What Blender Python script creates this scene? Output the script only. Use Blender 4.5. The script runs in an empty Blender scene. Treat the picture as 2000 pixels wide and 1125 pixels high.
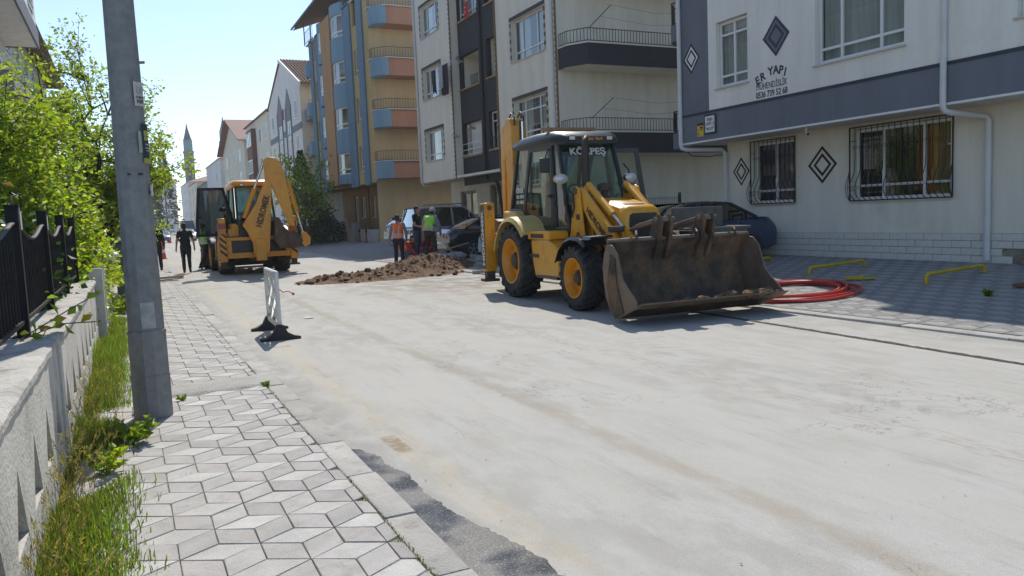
import bpy, bmesh, math, random
from math import sin, cos, pi, radians, sqrt, atan2
from mathutils import Vector, Matrix, Quaternion, noise as mnoise
random.seed(7)
scene = bpy.context.scene
C = scene.collection

# ---------------------------------------------------------------- camera
CAM_H = 1.6
yaw, pitch, roll = radians(25.864), radians(5.404), radians(2.415)
fwd = Vector((sin(yaw) * cos(pitch), cos(yaw) * cos(pitch), -sin(pitch)))
rt0 = Vector((cos(yaw), -sin(yaw), 0)); up0 = rt0.cross(fwd)
rt = rt0 * cos(roll) - up0 * sin(roll)
up = up0 * cos(roll) + rt0 * sin(roll)
cd = bpy.data.cameras.new('camera'); cam = bpy.data.objects.new('camera', cd); C.objects.link(cam)
M3 = Matrix((rt, up, -fwd)).transposed()
cam.matrix_world = Matrix.Translation((0, 0, CAM_H)) @ M3.to_4x4()
cd.sensor_width = 36; cd.lens = 1530 / 2000 * 36; cd.clip_start = 0.05; cd.clip_end = 3000
scene.camera = cam
# ---------------------------------------------------------------- sky and sun
SUN_AZ, SUN_EL = radians(20.5), radians(46)
world = bpy.data.worlds.new('World'); scene.world = world; world.use_nodes = True
wn = world.node_tree.nodes; wl = world.node_tree.links
sky = wn.new('ShaderNodeTexSky'); sky.sky_type = 'NISHITA'; sky.sun_disc = False
sky.sun_elevation = SUN_EL; sky.sun_rotation = SUN_AZ
sky.air_density = 1.0; sky.dust_density = 0.6; sky.ozone_density = 1.8; sky.altitude = 900
bg = wn['Background']; bg.inputs[1].default_value = 0.13
wl.new(sky.outputs[0], bg.inputs[0])
sd = bpy.data.lights.new('sun', 'SUN'); sd.energy = 3.5; sd.angle = radians(0.53); sd.color = (1.0, 0.94, 0.84)
sun = bpy.data.objects.new('sun', sd); C.objects.link(sun)
sdir = Vector((sin(SUN_AZ) * cos(SUN_EL), cos(SUN_AZ) * cos(SUN_EL), sin(SUN_EL)))
sun.rotation_euler = (-sdir).to_track_quat('-Z', 'Y').to_euler(); sun.location = (10, 20, 40)
vs = scene.view_settings
vs.view_transform = 'Standard'; vs.look = 'None'; vs.gamma = 1.0; vs.use_curve_mapping = False; vs.exposure = 0.5
scene.cycles.max_bounces = 8; scene.cycles.transparent_max_bounces = 16
scene.cycles.caustics_reflective = False; scene.cycles.caustics_refractive = False
scene.cycles.sample_clamp_indirect = 6
try:
    scene.cycles.use_denoising = True
except Exception:
    pass

# ---------------------------------------------------------------- materials
MATS = {}
def mat(name, col, rough=0.7, metal=0.0, var=0.12, vs=2.0, bump=0.0, bs=40.0, dirt=None, coord='Object', spec=0.5, coat=0.0, streak=None, rnd=0.0):
    """procedural paint / stone / metal. dirt=(colour, amount, scale)"""
    if name in MATS: return MATS[name]
    m = bpy.data.materials.new(name); m.use_nodes = True
    n = m.node_tree.nodes; l = m.node_tree.links
    b = n['Principled BSDF']
    b.inputs['Roughness'].default_value = rough; b.inputs['Metallic'].default_value = metal
    b.inputs['Specular IOR Level'].default_value = spec
    if coat: b.inputs['Coat Weight'].default_value = coat; b.inputs['Coat Roughness'].default_value = 0.08
    tc = n.new('ShaderNodeTexCoord'); src = tc.outputs[coord]
    c4 = (*col, 1); oi = None
    if rnd:   # every piece its own shade and its own part of the pattern
        oi = n.new('ShaderNodeObjectInfo'); va = n.new('ShaderNodeVectorMath'); va.operation = 'MULTIPLY_ADD'; l.new(oi.outputs['Random'], va.inputs[0]); va.inputs[1].default_value = (37, 53, 71); l.new(src, va.inputs[2]); src = va.outputs[0]
    nz = n.new('ShaderNodeTexNoise'); nz.inputs['Scale'].default_value = vs; nz.inputs['Detail'].default_value = 6; nz.inputs['Roughness'].default_value = 0.65
    if streak:
        mp = n.new('ShaderNodeMapping'); mp.inputs['Scale'].default_value = streak; l.new(src, mp.inputs[0]); l.new(mp.outputs[0], nz.inputs[0])
    else: l.new(src, nz.inputs[0])
    mr = n.new('ShaderNodeMapRange'); mr.inputs[1].default_value = 0.3; mr.inputs[2].default_value = 0.7
    mr.inputs[3].default_value = 1 - var; mr.inputs[4].default_value = 1 + var
    l.new(nz.outputs[0], mr.inputs[0])
    mx = n.new('ShaderNodeMix'); mx.data_type = 'RGBA'; mx.blend_type = 'MULTIPLY'; mx.inputs[0].default_value = 1
    mx.inputs[6].default_value = c4; l.new(mr.outputs[0], mx.inputs[7])
    out = mx.outputs[2]
    if rnd:
        rr_ = n.new('ShaderNodeMapRange'); rr_.inputs[3].default_value = 1 - rnd; rr_.inputs[4].default_value = 1 + rnd * .6; l.new(oi.outputs['Random'], rr_.inputs[0])
        m2 = n.new('ShaderNodeMix'); m2.data_type = 'RGBA'; m2.blend_type = 'MULTIPLY'; m2.inputs[0].default_value = 1; l.new(out, m2.inputs[6]); l.new(rr_.outputs[0], m2.inputs[7]); out = m2.outputs[2]
    if dirt:
        dc, da, ds = dirt
        dn = n.new('ShaderNodeTexNoise'); dn.inputs['Scale'].default_value = ds; dn.inputs['Detail'].default_value = 8; dn.inputs['Roughness'].default_value = 0.7
        l.new(src, dn.inputs[0])
        dr = n.new('ShaderNodeMapRange'); dr.inputs[1].default_value = 0.62 - 0.3 * da; dr.inputs[2].default_value = 0.78 - 0.2 * da; dr.inputs[4].default_value = min(1, 0.4 + da)
        l.new(dn.outputs[0], dr.inputs[0])
        dm = n.new('ShaderNodeMix'); dm.data_type = 'RGBA'; l.new(dr.outputs[0], dm.inputs[0]); l.new(out, dm.inputs[6]); dm.inputs[7].default_value = (*dc, 1)
        out = dm.outputs[2]
        rr = n.new('ShaderNodeMapRange'); rr.inputs[3].default_value = rough; rr.inputs[4].default_value = min(1, rough + 0.35); l.new(dr.outputs[0], rr.inputs[0]); l.new(rr.outputs[0], b.inputs['Roughness'])
    l.new(out, b.inputs['Base Color'])
    if bump:
        bn = n.new('ShaderNodeTexNoise'); bn.inputs['Scale'].default_value = bs; bn.inputs['Detail'].default_value = 4; l.new(src, bn.inputs[0])
        bp = n.new('ShaderNodeBump'); bp.inputs['Strength'].default_value = bump; bp.inputs['Distance'].default_value = 0.02; l.new(bn.outputs[0], bp.inputs['Height']); l.new(bp.outputs[0], b.inputs['Normal'])
    MATS[name] = m
    return m
def glass(name, tint=(0.6, 0.78, 0.72), refl=1.0):
    if name in MATS: return MATS[name]
    m = bpy.data.materials.new(name); m.use_nodes = True
    n = m.node_tree.nodes; l = m.node_tree.links; n.remove(n['Principled BSDF'])
    tr = n.new('ShaderNodeBsdfTransparent'); tr.inputs[0].default_value = (*tint, 1)
    gl = n.new('ShaderNodeBsdfGlossy'); gl.inputs['Roughness'].default_value = 0.015; gl.inputs[0].default_value = (1, 1, 1, 1)
    fr = n.new('ShaderNodeLayerWeight'); fr.inputs[0].default_value = 0.5
    pw = n.new('ShaderNodeMath'); pw.operation = 'POWER'; pw.inputs[1].default_value = 3.6; l.new(fr.outputs['Facing'], pw.inputs[0])
    ml = n.new('ShaderNodeMath'); ml.operation = 'MULTIPLY_ADD'; ml.inputs[1].default_value = 0.92 * refl; ml.inputs[2].default_value = 0.07 * refl; ml.use_clamp = True; l.new(pw.outputs[0], ml.inputs[0])
    ms = n.new('ShaderNodeMixShader'); l.new(ml.outputs[0], ms.inputs[0]); l.new(tr.outputs[0], ms.inputs[1]); l.new(gl.outputs[0], ms.inputs[2])
    l.new(ms.outputs[0], n['Material Output'].inputs[0]); MATS[name] = m
    return m
def leafmat(name, col, tr=0.45, var=0.35, rough=0.45):
    if name in MATS: return MATS[name]
    m = bpy.data.materials.new(name); m.use_nodes = True
    n = m.node_tree.nodes; l = m.node_tree.links; b = n['Principled BSDF']
    b.inputs['Roughness'].default_value = rough; b.inputs['Specular IOR Level'].default_value = 0.4
    g = n.new('ShaderNodeNewGeometry'); hs = n.new('ShaderNodeHueSaturation'); hs.inputs['Color'].default_value = (*col, 1)
    r1 = n.new('ShaderNodeMapRange'); r1.inputs[3].default_value = 1 - var; r1.inputs[4].default_value = 1 + var; l.new(g.outputs['Random Per Island'], r1.inputs[0]); l.new(r1.outputs[0], hs.inputs['Value'])
    r2 = n.new('ShaderNodeMapRange'); r2.inputs[3].default_value = 0.475; r2.inputs[4].default_value = 0.515; l.new(g.outputs['Random Per Island'], r2.inputs[0]); l.new(r2.outputs[0], hs.inputs['Hue'])
    l.new(hs.outputs[0], b.inputs['Base Color'])
    t = n.new('ShaderNodeBsdfTranslucent'); br = n.new('ShaderNodeMix'); br.data_type = 'RGBA'; br.blend_type = 'MULTIPLY'; br.inputs[0].default_value = 1; br.inputs[7].default_value = (1.5, 1.5, 0.6, 1); l.new(hs.outputs[0], br.inputs[6]); l.new(br.outputs[2], t.inputs[0])
    ms = n.new('ShaderNodeMixShader'); ms.inputs[0].default_value = tr; l.new(b.outputs[0], ms.inputs[1]); l.new(t.outputs[0], ms.inputs[2]); l.new(ms.outputs[0], n['Material Output'].inputs[0])
    MATS[name] = m
    return m

# ---------------------------------------------------------------- object helpers
ORG = {}
def tag(o, label=None, cat=None, group=None, kind=None):
    if label: o['label'] = label
    if cat: o['category'] = cat
    if group: o['group'] = group
    if kind: o['kind'] = kind
    return o
def thing(name, label, cat, loc=(0, 0, 0), rotz=0.0, group=None, kind=None):
    o = bpy.data.objects.new(name, None); C.objects.link(o); o.location = loc; o.rotation_euler = (0, 0, rotz); o.empty_display_size = 0.2
    ORG[o.name] = Vector(loc)
    return tag(o, label, cat, group, kind)
class MB:
    def __init__(s): s.v = []; s.f = []; s.mi = None
    def add(s, vs, fs):
        k = len(s.v); s.v += [tuple(p) for p in vs]; s.f += [tuple(i + k for i in f) for f in fs]; return s
    def box(s, x0, x1, y0, y1, z0, z1):
        return s.add([(x0, y0, z0), (x1, y0, z0), (x1, y1, z0), (x0, y1, z0), (x0, y0, z1), (x1, y0, z1), (x1, y1, z1), (x0, y1, z1)],
                     [(0, 3, 2, 1), (4, 5, 6, 7), (0, 1, 5, 4), (1, 2, 6, 5), (2, 3, 7, 6), (3, 0, 4, 7)])
    def quad(s, a, b, c, d): return s.add([a, b, c, d], [(0, 1, 2, 3)])
    def bar(s, p, q, w, h=None, upv=(0, 0, 1)):
        p = Vector(p); q = Vector(q); d = (q - p).normalized(); u = Vector(upv)
        if abs(d.dot(u)) > 0.95: u = Vector((1, 0, 0)) if abs(d.x) < 0.9 else Vector((0, 1, 0))
        r = d.cross(u).normalized(); u = r.cross(d).normalized(); h = h or w
        r = r * w / 2; u = u * h / 2
        return s.add([p - r - u, p + r - u, p + r + u, p - r + u, q - r - u, q + r - u, q + r + u, q - r + u],
                     [(0, 1, 2, 3), (7, 6, 5, 4), (0, 4, 5, 1), (1, 5, 6, 2), (2, 6, 7, 3), (3, 7, 4, 0)])
    def tube(s, pts, r, seg=8, caps=True, sq=1.0):
        pts = [Vector(p) for p in pts]; n = len(pts)
        rs = r if isinstance(r, (list, tuple)) else [r] * n
        rings = []; prev = None
        for i, p in enumerate(pts):
            d = (pts[min(i + 1, n - 1)] - pts[max(i - 1, 0)]).normalized()
            if prev is None:
                a = Vector((0, 0, 1)) if abs(d.z) < 0.9 else Vector((1, 0, 0)); x = d.cross(a).normalized()
            else:
                x = prev - d * prev.dot(d)
                x = x.normalized() if x.length > 1e-6 else d.orthogonal().normalized()
            prev = x; y = d.cross(x)
            rings.append([p + x * cos(2 * pi * k / seg) * rs[i] + y * sin(2 * pi * k / seg) * rs[i] * sq for k in range(seg)])
        k0 = len(s.v)
        for rg in rings: s.v += [tuple(p) for p in rg]
        for i in range(n - 1):
            for k in range(seg):
                a = k0 + i * seg + k; b = k0 + i * seg + (k + 1) % seg
                s.f.append((a, b, b + seg, a + seg))
        if caps:
            s.f.append(tuple(k0 + k for k in reversed(range(seg)))); s.f.append(tuple(k0 + (n - 1) * seg + k for k in range(seg)))
        return s
    def prism(s, poly, axis, a, b):
        """poly: 2-D outline in the two other axes (x: (y,z)  y: (x,z)  z: (x,y)); extruded from a to b"""
        def P(u, v, w): return {'x': (w, u, v), 'y': (u, w, v), 'z': (u, v, w)}[axis]
        n = len(poly); vs = [P(u, v, a) for u, v in poly] + [P(u, v, b) for u, v in poly]
        return s.add(vs, [tuple(range(n))[::-1], tuple(range(n, 2 * n))] + [(i, (i + 1) % n, n + (i + 1) % n, n + i) for i in range(n)])
    def lathe(s, prof, origin, axis=(0, 0, 1), seg=16, caps=True):
        o = Vector(origin); d = Vector(axis).normalized(); x = d.orthogonal().normalized(); y = d.cross(x); k0 = len(s.v)
        for r, h in prof:
            for k in range(seg):
                t = 2 * pi * k / seg; s.v.append(tuple(o + d * h + (x * cos(t) + y * sin(t)) * r))
        for i in range(len(prof) - 1):
            for k in range(seg):
                a = k0 + i * seg + k; b = k0 + i * seg + (k + 1) % seg; s.f.append((a, b, b + seg, a + seg))
        if caps and prof[0][0] > 1e-4: s.f.append(tuple(k0 + k for k in reversed(range(seg))))
        if caps and prof[-1][0] > 1e-4: s.f.append(tuple(k0 + (len(prof) - 1) * seg + k for k in range(seg)))
        return s
    def ball(s, c, r, seg=12, rings=8, sc=(1, 1, 1)):
        k0 = len(s.v); c = Vector(c)
        for i in range(rings + 1):
            t = pi * i / rings
            for k in range(seg):
                p = 2 * pi * k / seg; s.v.append((c.x + r * sc[0] * sin(t) * cos(p), c.y + r * sc[1] * sin(t) * sin(p), c.z + r * sc[2] * cos(t)))
        for i in range(rings):
            for k in range(seg):
                a = k0 + i * seg + k; b = k0 + i * seg + (k + 1) % seg; s.f.append((a, a + seg, b + seg, b))
        return s
    def loft(s, secs, closed=True, caps=True):
        k0 = len(s.v); n = len(secs[0])
        for sec in secs: s.v += [tuple(p) for p in sec]
        for i in range(len(secs) - 1):
            for k in range(n if closed else n - 1):
                a = k0 + i * n + k; b = k0 + i * n + (k + 1) % n; s.f.append((a, b, b + n, a + n))
        if caps and closed: s.f.append(tuple(k0 + k for k in reversed(range(n)))); s.f.append(tuple(k0 + (len(secs) - 1) * n + k for k in range(n)))
        return s
    def xf(s, m, i0=0):
        s.v[i0:] = [tuple(m @ Vector(p)) for p in s.v[i0:]]; return s
    def mesh(s, name, org=None, smooth=None, fix=True):
        me = bpy.data.meshes.new(name)
        v = s.v if org is None else [(a - org[0], b - org[1], c - org[2]) for a, b, c in s.v]
        me.from_pydata(v, [], s.f)
        if fix:
            bm = bmesh.new(); bm.from_mesh(me); bmesh.ops.remove_doubles(bm, verts=bm.verts, dist=1e-5)
            bmesh.ops.recalc_face_normals(bm, faces=bm.faces); bm.to_mesh(me); bm.free()
        if smooth:
            me.shade_smooth(); me.set_sharp_from_angle(angle=radians(smooth))
        me.update(); return me
    def build(s, name, m, parent=None, smooth=None, bevel=0, world=False, fix=True, seg=2, loc=None):
        org = None
        if world and parent is not None: org = ORG[parent.name]
        if loc is not None: org = loc
        me = s.mesh(name, org, smooth, fix)
        ms = m if isinstance(m, (list, tuple)) else [m]
        for q in ms: me.materials.append(q)
        o = bpy.data.objects.new(name, me); C.objects.link(o)
        if loc is not None: o.location = loc
        if parent is not None: o.parent = parent; ORG[o.name] = ORG.get(parent.name, Vector((0, 0, 0)))
        else: ORG[o.name] = Vector(loc) if loc is not None else Vector((0, 0, 0))
        if bevel:
            b = o.modifiers.new('bevel', 'BEVEL'); b.width = bevel; b.segments = seg; b.limit_method = 'ANGLE'; b.angle_limit = radians(35); b.harden_normals = False
            if not smooth: me.shade_smooth(); me.set_sharp_from_angle(angle=radians(45))
        return o
def share(src, name, parent, loc=(0, 0, 0), rot=None, scale=None):
    o = bpy.data.objects.new(name, src if isinstance(src, bpy.types.Mesh) else src.data); C.objects.link(o)
    if parent is not None: o.parent = parent; ORG[o.name] = ORG.get(parent.name, Vector((0, 0, 0)))
    o.location = loc
    if rot: o.rotation_euler = rot
    if scale: o.scale = scale
    return o
def copy_tree(o, parent=None):
    c = o.copy(); C.objects.link(c); c.parent = parent; ORG[c.name] = ORG.get(o.name, Vector((0, 0, 0)))
    for ch in list(o.children): copy_tree(ch, c)
    return c
def struct(o, label=None): o['kind'] = 'structure'; return o
def lettering(parent, txt, size, mtx, m, name='lettering', bold=0.02, width=None, shear=0.0, ext=0.0015, align='CENTER', world=False):
    """flat print: text lies in the local XY plane of mtx"""
    cu = bpy.data.curves.new('t', 'FONT'); cu.body = txt; cu.size = size; cu.align_x = align; cu.align_y = 'CENTER'; cu.extrude = ext; cu.offset = bold * size; cu.shear = shear; cu.resolution_u = 3
    t = bpy.data.objects.new('t', cu); C.objects.link(t)
    bpy.context.view_layer.update()
    dg = bpy.context.evaluated_depsgraph_get(); me = bpy.data.meshes.new_from_object(t.evaluated_get(dg))
    bpy.data.objects.remove(t); bpy.data.curves.remove(cu)
    if width:
        xs = [v.co.x for v in me.vertices]; k = width / max(1e-4, max(xs) - min(xs))
        for v in me.vertices: v.co.x *= k
    if world and parent is not None: mtx = Matrix.Translation(-ORG[parent.name]) @ mtx
    me.transform(mtx); me.materials.clear(); me.materials.append(m); me.name = name
    o = bpy.data.objects.new(name, me); C.objects.link(o)
    if parent is not None: o.parent = parent; ORG[o.name] = ORG.get(parent.name, Vector((0, 0, 0)))
    return o
def frame(o, xdir, ydir):
    x = Vector(xdir).normalized(); y = Vector(ydir).normalized(); z = x.cross(y).normalized()
    m = Matrix((x, y, z)).transposed().to_4x4(); m.translation = Vector(o); return m
def rpave(x): return 0.03 + 0.0595 * (min(max(x, 8.7), 14.1) - 8.7)
# ================================================================ ground, road, pavements
def road_material():
    m = bpy.data.materials.new('dusty_asphalt'); m.use_nodes = True
    n = m.node_tree.nodes; l = m.node_tree.links; b = n['Principled BSDF']; b.inputs['Roughness'].default_value = 0.93; b.inputs['Specular IOR Level'].default_value = 0.25
    tc = n.new('ShaderNodeTexCoord'); src = tc.outputs['Object']
    sx = n.new('ShaderNodeSeparateXYZ'); l.new(src, sx.inputs[0])
    def noise(scale, detail=5, mapping=None, rough=0.6):
        t = n.new('ShaderNodeTexNoise'); t.inputs['Scale'].default_value = scale; t.inputs['Detail'].default_value = detail; t.inputs['Roughness'].default_value = rough
        if mapping:
            mp = n.new('ShaderNodeMapping'); mp.inputs['Scale'].default_value = mapping; l.new(src, mp.inputs[0]); l.new(mp.outputs[0], t.inputs[0])
        else: l.new(src, t.inputs[0])
        return t.outputs[0]
    def rng(s, a, b_, c=0.0, d=1.0):
        r = n.new('ShaderNodeMapRange'); r.interpolation_type = 'SMOOTHSTEP'; r.inputs[1].default_value = a; r.inputs[2].default_value = b_; r.inputs[3].default_value = c; r.inputs[4].default_value = d; l.new(s, r.inputs[0]); return r.outputs[0]
    def math(op, a, b_):
        t = n.new('ShaderNodeMath'); t.operation = op
        for i, q in enumerate((a, b_)):
            if isinstance(q, (int, float)): t.inputs[i].default_value = q
            else: l.new(q, t.inputs[i])
        return t.outputs[0]
    def mix(f, a, b_, mode='MIX'):
        t = n.new('ShaderNodeMix'); t.data_type = 'RGBA'; t.blend_type = mode
        if isinstance(f, (int, float)): t.inputs[0].default_value = f
        else: l.new(f, t.inputs[0])
        for i, q in ((6, a), (7, b_)):
            if isinstance(q, tuple): t.inputs[i].default_value = (*q, 1)
            else: l.new(q, t.inputs[i])
        return t.outputs[2]
    def band(x0, w, wob=0.0, soft=0.5):
        """mask of a streak that runs along the street at x0"""
        xx = sx.outputs[0]
        if wob: xx = math('ADD', xx, math('MULTIPLY', math('SUBTRACT', noise(0.35, 3, (0.2, 1, 1)), 0.5), wob))
        return rng(math('ABSOLUTE', math('SUBTRACT', xx, x0), 0), w * soft, w, 1, 0)
    base = mix(rng(noise(0.9, 6, (1, 0.25, 1)), 0.38, 0.62), (0.37, 0.358, 0.325), (0.45, 0.437, 0.398))
    base = mix(rng(noise(3.5, 8, (1, 0.5, 1)), 0.42, 0.62), base, (0.44, 0.43, 0.40))
    # bare tar showing through the dust as fine specks
    specks = math('MULTIPLY', rng(noise(70, 3, None, 0.75), 0.60, 0.72), rng(noise(1.3, 4), 0.36, 0.54))
    base = mix(math('MULTIPLY', specks, 0.75), base, (0.19, 0.185, 0.175))
    grit = rng(noise(28, 2, None, 0.5), 0.70, 0.78)
    base = mix(math('MULTIPLY', grit, 0.5), base, (0.17, 0.16, 0.15))
    # worn yellow edge line, tyre tracks of tan mud and grey sweeps
    yl = math('MULTIPLY', band(1.68, 0.17, 0.25, 0.4), rng(noise(5, 6, (1, 0.5, 1)), 0.32, 0.62))
    base = mix(math('MULTIPLY', yl, 0.30), base, (0.52, 0.42, 0.25))
    tk = math('MULTIPLY', band(2.95, 0.13, 0.12, 0.25), rng(noise(6, 6, (1, 0.35, 1)), 0.30, 0.60))
    base = mix(math('MULTIPLY', tk, 0.62), base, (0.335, 0.295, 0.23))
    tk2 = math('MULTIPLY', band(4.75, 0.22, 0.5, 0.2), rng(noise(9, 5, (2.5, 0.6, 1)), 0.42, 0.66))
    base = mix(math('MULTIPLY', tk2, 0.85), base, (0.34, 0.315, 0.28))
    tk3 = math('MULTIPLY', band(5.9, 0.5, 0.8, 0.2), rng(noise(7, 5, (3, 0.5, 1)), 0.46, 0.68))
    base = mix(math('MULTIPLY', tk3, 0.75), base, (0.36, 0.335, 0.30))
    sw = rng(noise(2.6, 8, (2.6, 0.30, 1), 0.75), 0.52, 0.70)
    base = mix(math('MULTIPLY', sw, 0.5), base, (0.31, 0.295, 0.265))
    pale = rng(noise(0.7, 5, (1.0, 0.18, 1)), 0.5, 0.72)
    base = mix(math('MULTIPLY', math('MULTIPLY', pale, rng(sx.outputs[0], 3.0, 6.0)), 0.4), base, (0.52, 0.50, 0.46))
    fs = rng(noise(5.0, 8, (7.0, 0.35, 1), 0.8), 0.50, 0.72)
    base = mix(math('MULTIPLY', fs, 0.30), base, (0.32, 0.305, 0.275))
    ck = math('MULTIPLY', rng(math('ABSOLUTE', math('SUBTRACT', noise(0.55, 6, None, 0.7), 0.5), 0), 0.0, 0.006, 1, 0), rng(noise(0.4, 2), 0.5, 0.6))
    base = mix(math('MULTIPLY', ck, 0.55), base, (0.16, 0.155, 0.145))
    # churned wet mud around the dig
    dist = n.new('ShaderNodeVectorMath'); dist.operation = 'DISTANCE'; l.new(src, dist.inputs[0]); dist.inputs[1].default_value = (7.3, 17.8, 0)
    mud = math('MULTIPLY', rng(dist.outputs[1], 0.8, 4.2, 1, 0), rng(noise(2.2, 7, (1, 0.7, 1)), 0.40, 0.58))
    base = mix(math('MULTIPLY', mud, 0.8), base, (0.235, 0.205, 0.165))
    # oil-brown patch by the left kerb
    st = math('MULTIPLY', math('MULTIPLY', band(1.60, 0.075, 0.0, 0.6), rng(math('ABSOLUTE', math('SUBTRACT', sx.outputs[1], 5.3), 0), 0.16, 0.27, 1, 0)), rng(noise(14, 5), 0.30, 0.55))
    base = mix(math('MULTIPLY', st, 0.8), base, (0.25, 0.195, 0.12))
    gut = math('MULTIPLY', rng(sx.outputs[0], 1.62, 1.24), rng(noise(4, 6), 0.33, 0.56))
    base = mix(math('MULTIPLY', gut, 0.65), base, (0.29, 0.28, 0.26))
    # tread prints of the big tyres and fine mineral grain
    ax = math('ABSOLUTE', math('SUBTRACT', sx.outputs[0], 5.35), 0)
    tr_ = math('SINE', math('ADD', math('MULTIPLY', sx.outputs[1], 26.0), math('MULTIPLY', ax, 22.0)), 0)
    tr_ = math('MULTIPLY', math('MULTIPLY', rng(tr_, 0.1, 0.5), rng(ax, 0.16, 0.21, 1, 0)), rng(noise(0.8, 5, (1, 0.5, 1)), 0.44, 0.60))
    base = mix(math('MULTIPLY', tr_, 0.34), base, (0.29, 0.275, 0.245))
    gn = n.new('ShaderNodeMapRange'); gn.inputs[1].default_value = 0.30; gn.inputs[2].default_value = 0.70; gn.inputs[3].default_value = 0.80; gn.inputs[4].default_value = 1.14; l.new(noise(150, 3, None, 0.8), gn.inputs[0])
    base = mix(1.0, base, gn.outputs[0], 'MULTIPLY')
    l.new(base, b.inputs['Base Color'])
    bp = n.new('ShaderNodeBump'); bp.inputs['Strength'].default_value = 0.35; bp.inputs['Distance'].default_value = 0.012
    hh = math('ADD', math('MULTIPLY', noise(120, 3), 0.5), math('MULTIPLY', noise(14, 5), 0.7)); hh = math('ADD', hh, math('MULTIPLY', tk2, -0.6))
    l.new(hh, bp.inputs['Height']); l.new(bp.outputs[0], b.inputs['Normal'])
    MATS['road'] = m; return m
M_ROAD = road_material()
M_EARTH = mat('dry_earth', (0.26, 0.23, 0.18), 0.95, var=0.3, vs=0.6, bump=0.5, bs=20)
M_KERB = mat('kerb_concrete', (0.40, 0.385, 0.355), 0.9, var=0.16, vs=3, bump=0.4, bs=60, dirt=((0.24, 0.225, 0.19), 0.45, 6), rnd=.12)
M_JOINT = mat('joint_sand', (0.27, 0.25, 0.20), 0.98, var=0.35, vs=9, bump=0.6, bs=60, dirt=((0.13, 0.14, 0.06), 0.4, 7))
M_PWHITE = mat('paver_white', (0.53, 0.515, 0.48), 0.9, var=0.13, vs=6, bump=0.5, bs=160, dirt=((0.43, 0.415, 0.375), 0.35, 9), rnd=.10)
M_PGREY = mat('paver_grey', (0.41, 0.395, 0.37), 0.9, var=0.13, vs=5, bump=0.4, bs=120, dirt=((0.32, 0.305, 0.27), 0.4, 8), rnd=.13)
M_PPINK = mat('paver_pink', (0.405, 0.382, 0.362), 0.9, var=0.13, vs=5, bump=0.4, bs=120, dirt=((0.32, 0.295, 0.265), 0.4, 8), rnd=.13)

g = MB().add([(-1500, -600, -0.06), (1500, -600, -0.06), (1500, 2400, -0.06), (-1500, 2400, -0.06)], [(0, 1, 2, 3)]).build('ground', M_EARTH); struct(g)
# road: a finely divided sheet with a slight unevenness
rb = MB(); NX, NY = 24, 240
ys = [-6 + (i / NY) ** 2.2 * 620 for i in range(NY + 1)]
for y in ys:
    for i in range(NX + 1):
        x = 1.2 + (8.56 - 1.2) * i / NX
        rb.v.append((x, y, mnoise.noise(Vector((x * 0.5, y * 0.35, 0))) * 0.004))
for j in range(NY):
    for i in range(NX):
        a = j * (NX + 1) + i; rb.f.append((a, a + 1, a + NX + 2, a + NX + 1))
road = rb.build('road', M_ROAD, fix=False, smooth=60); struct(road)
# cross street beyond the yellow block
# ---------------------------------------------------------------- left kerb, right kerb
def kerb(name, x0, x1, y0, y1, step, ztop, gap=0.008, tilt=0.006):
    k = MB().box(x0 + 0.01, x1 - 0.01, y0, y1, -0.05, ztop - 0.035).build(name, M_JOINT); struct(k)
    y = y0; i = 0
    while y < y1 - 0.05:
        L = step * random.uniform(0.97, 1.03)
        b = MB(); c = 0.018
        b.prism([(x0, -0.05), (x1, -0.05), (x1, ztop - c * 1.4), (x1 - c, ztop), (x0 + c * 0.4, ztop), (x0, ztop - c * 0.4)], 'y', -L / 2 + gap / 2, L / 2 - gap / 2)
        b.v = [(vx - (x0 + x1) / 2, vy, vz) for vx, vy, vz in b.v]
        o = b.build('kerb_stone', M_KERB, k, bevel=0.006 if y < 14 else 0)
        o.location = ((x0 + x1) / 2 + random.uniform(-tilt, tilt), y + L / 2, random.uniform(-tilt, tilt)); o.rotation_euler = (random.uniform(-.004, .004), 0, random.uniform(-.006, .006))
        y += L; i += 1
    return k
kerb('kerb_left', 1.03, 1.21, 1.5, 62, 0.74, 0.12)
kerb('kerb_right', 8.5, 8.72, 2.5, 20.6, 1.35, 0.035)
kerb('kerb_right', 8.5, 8.72, 26.2, 90, 1.6, 0.035)
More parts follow.
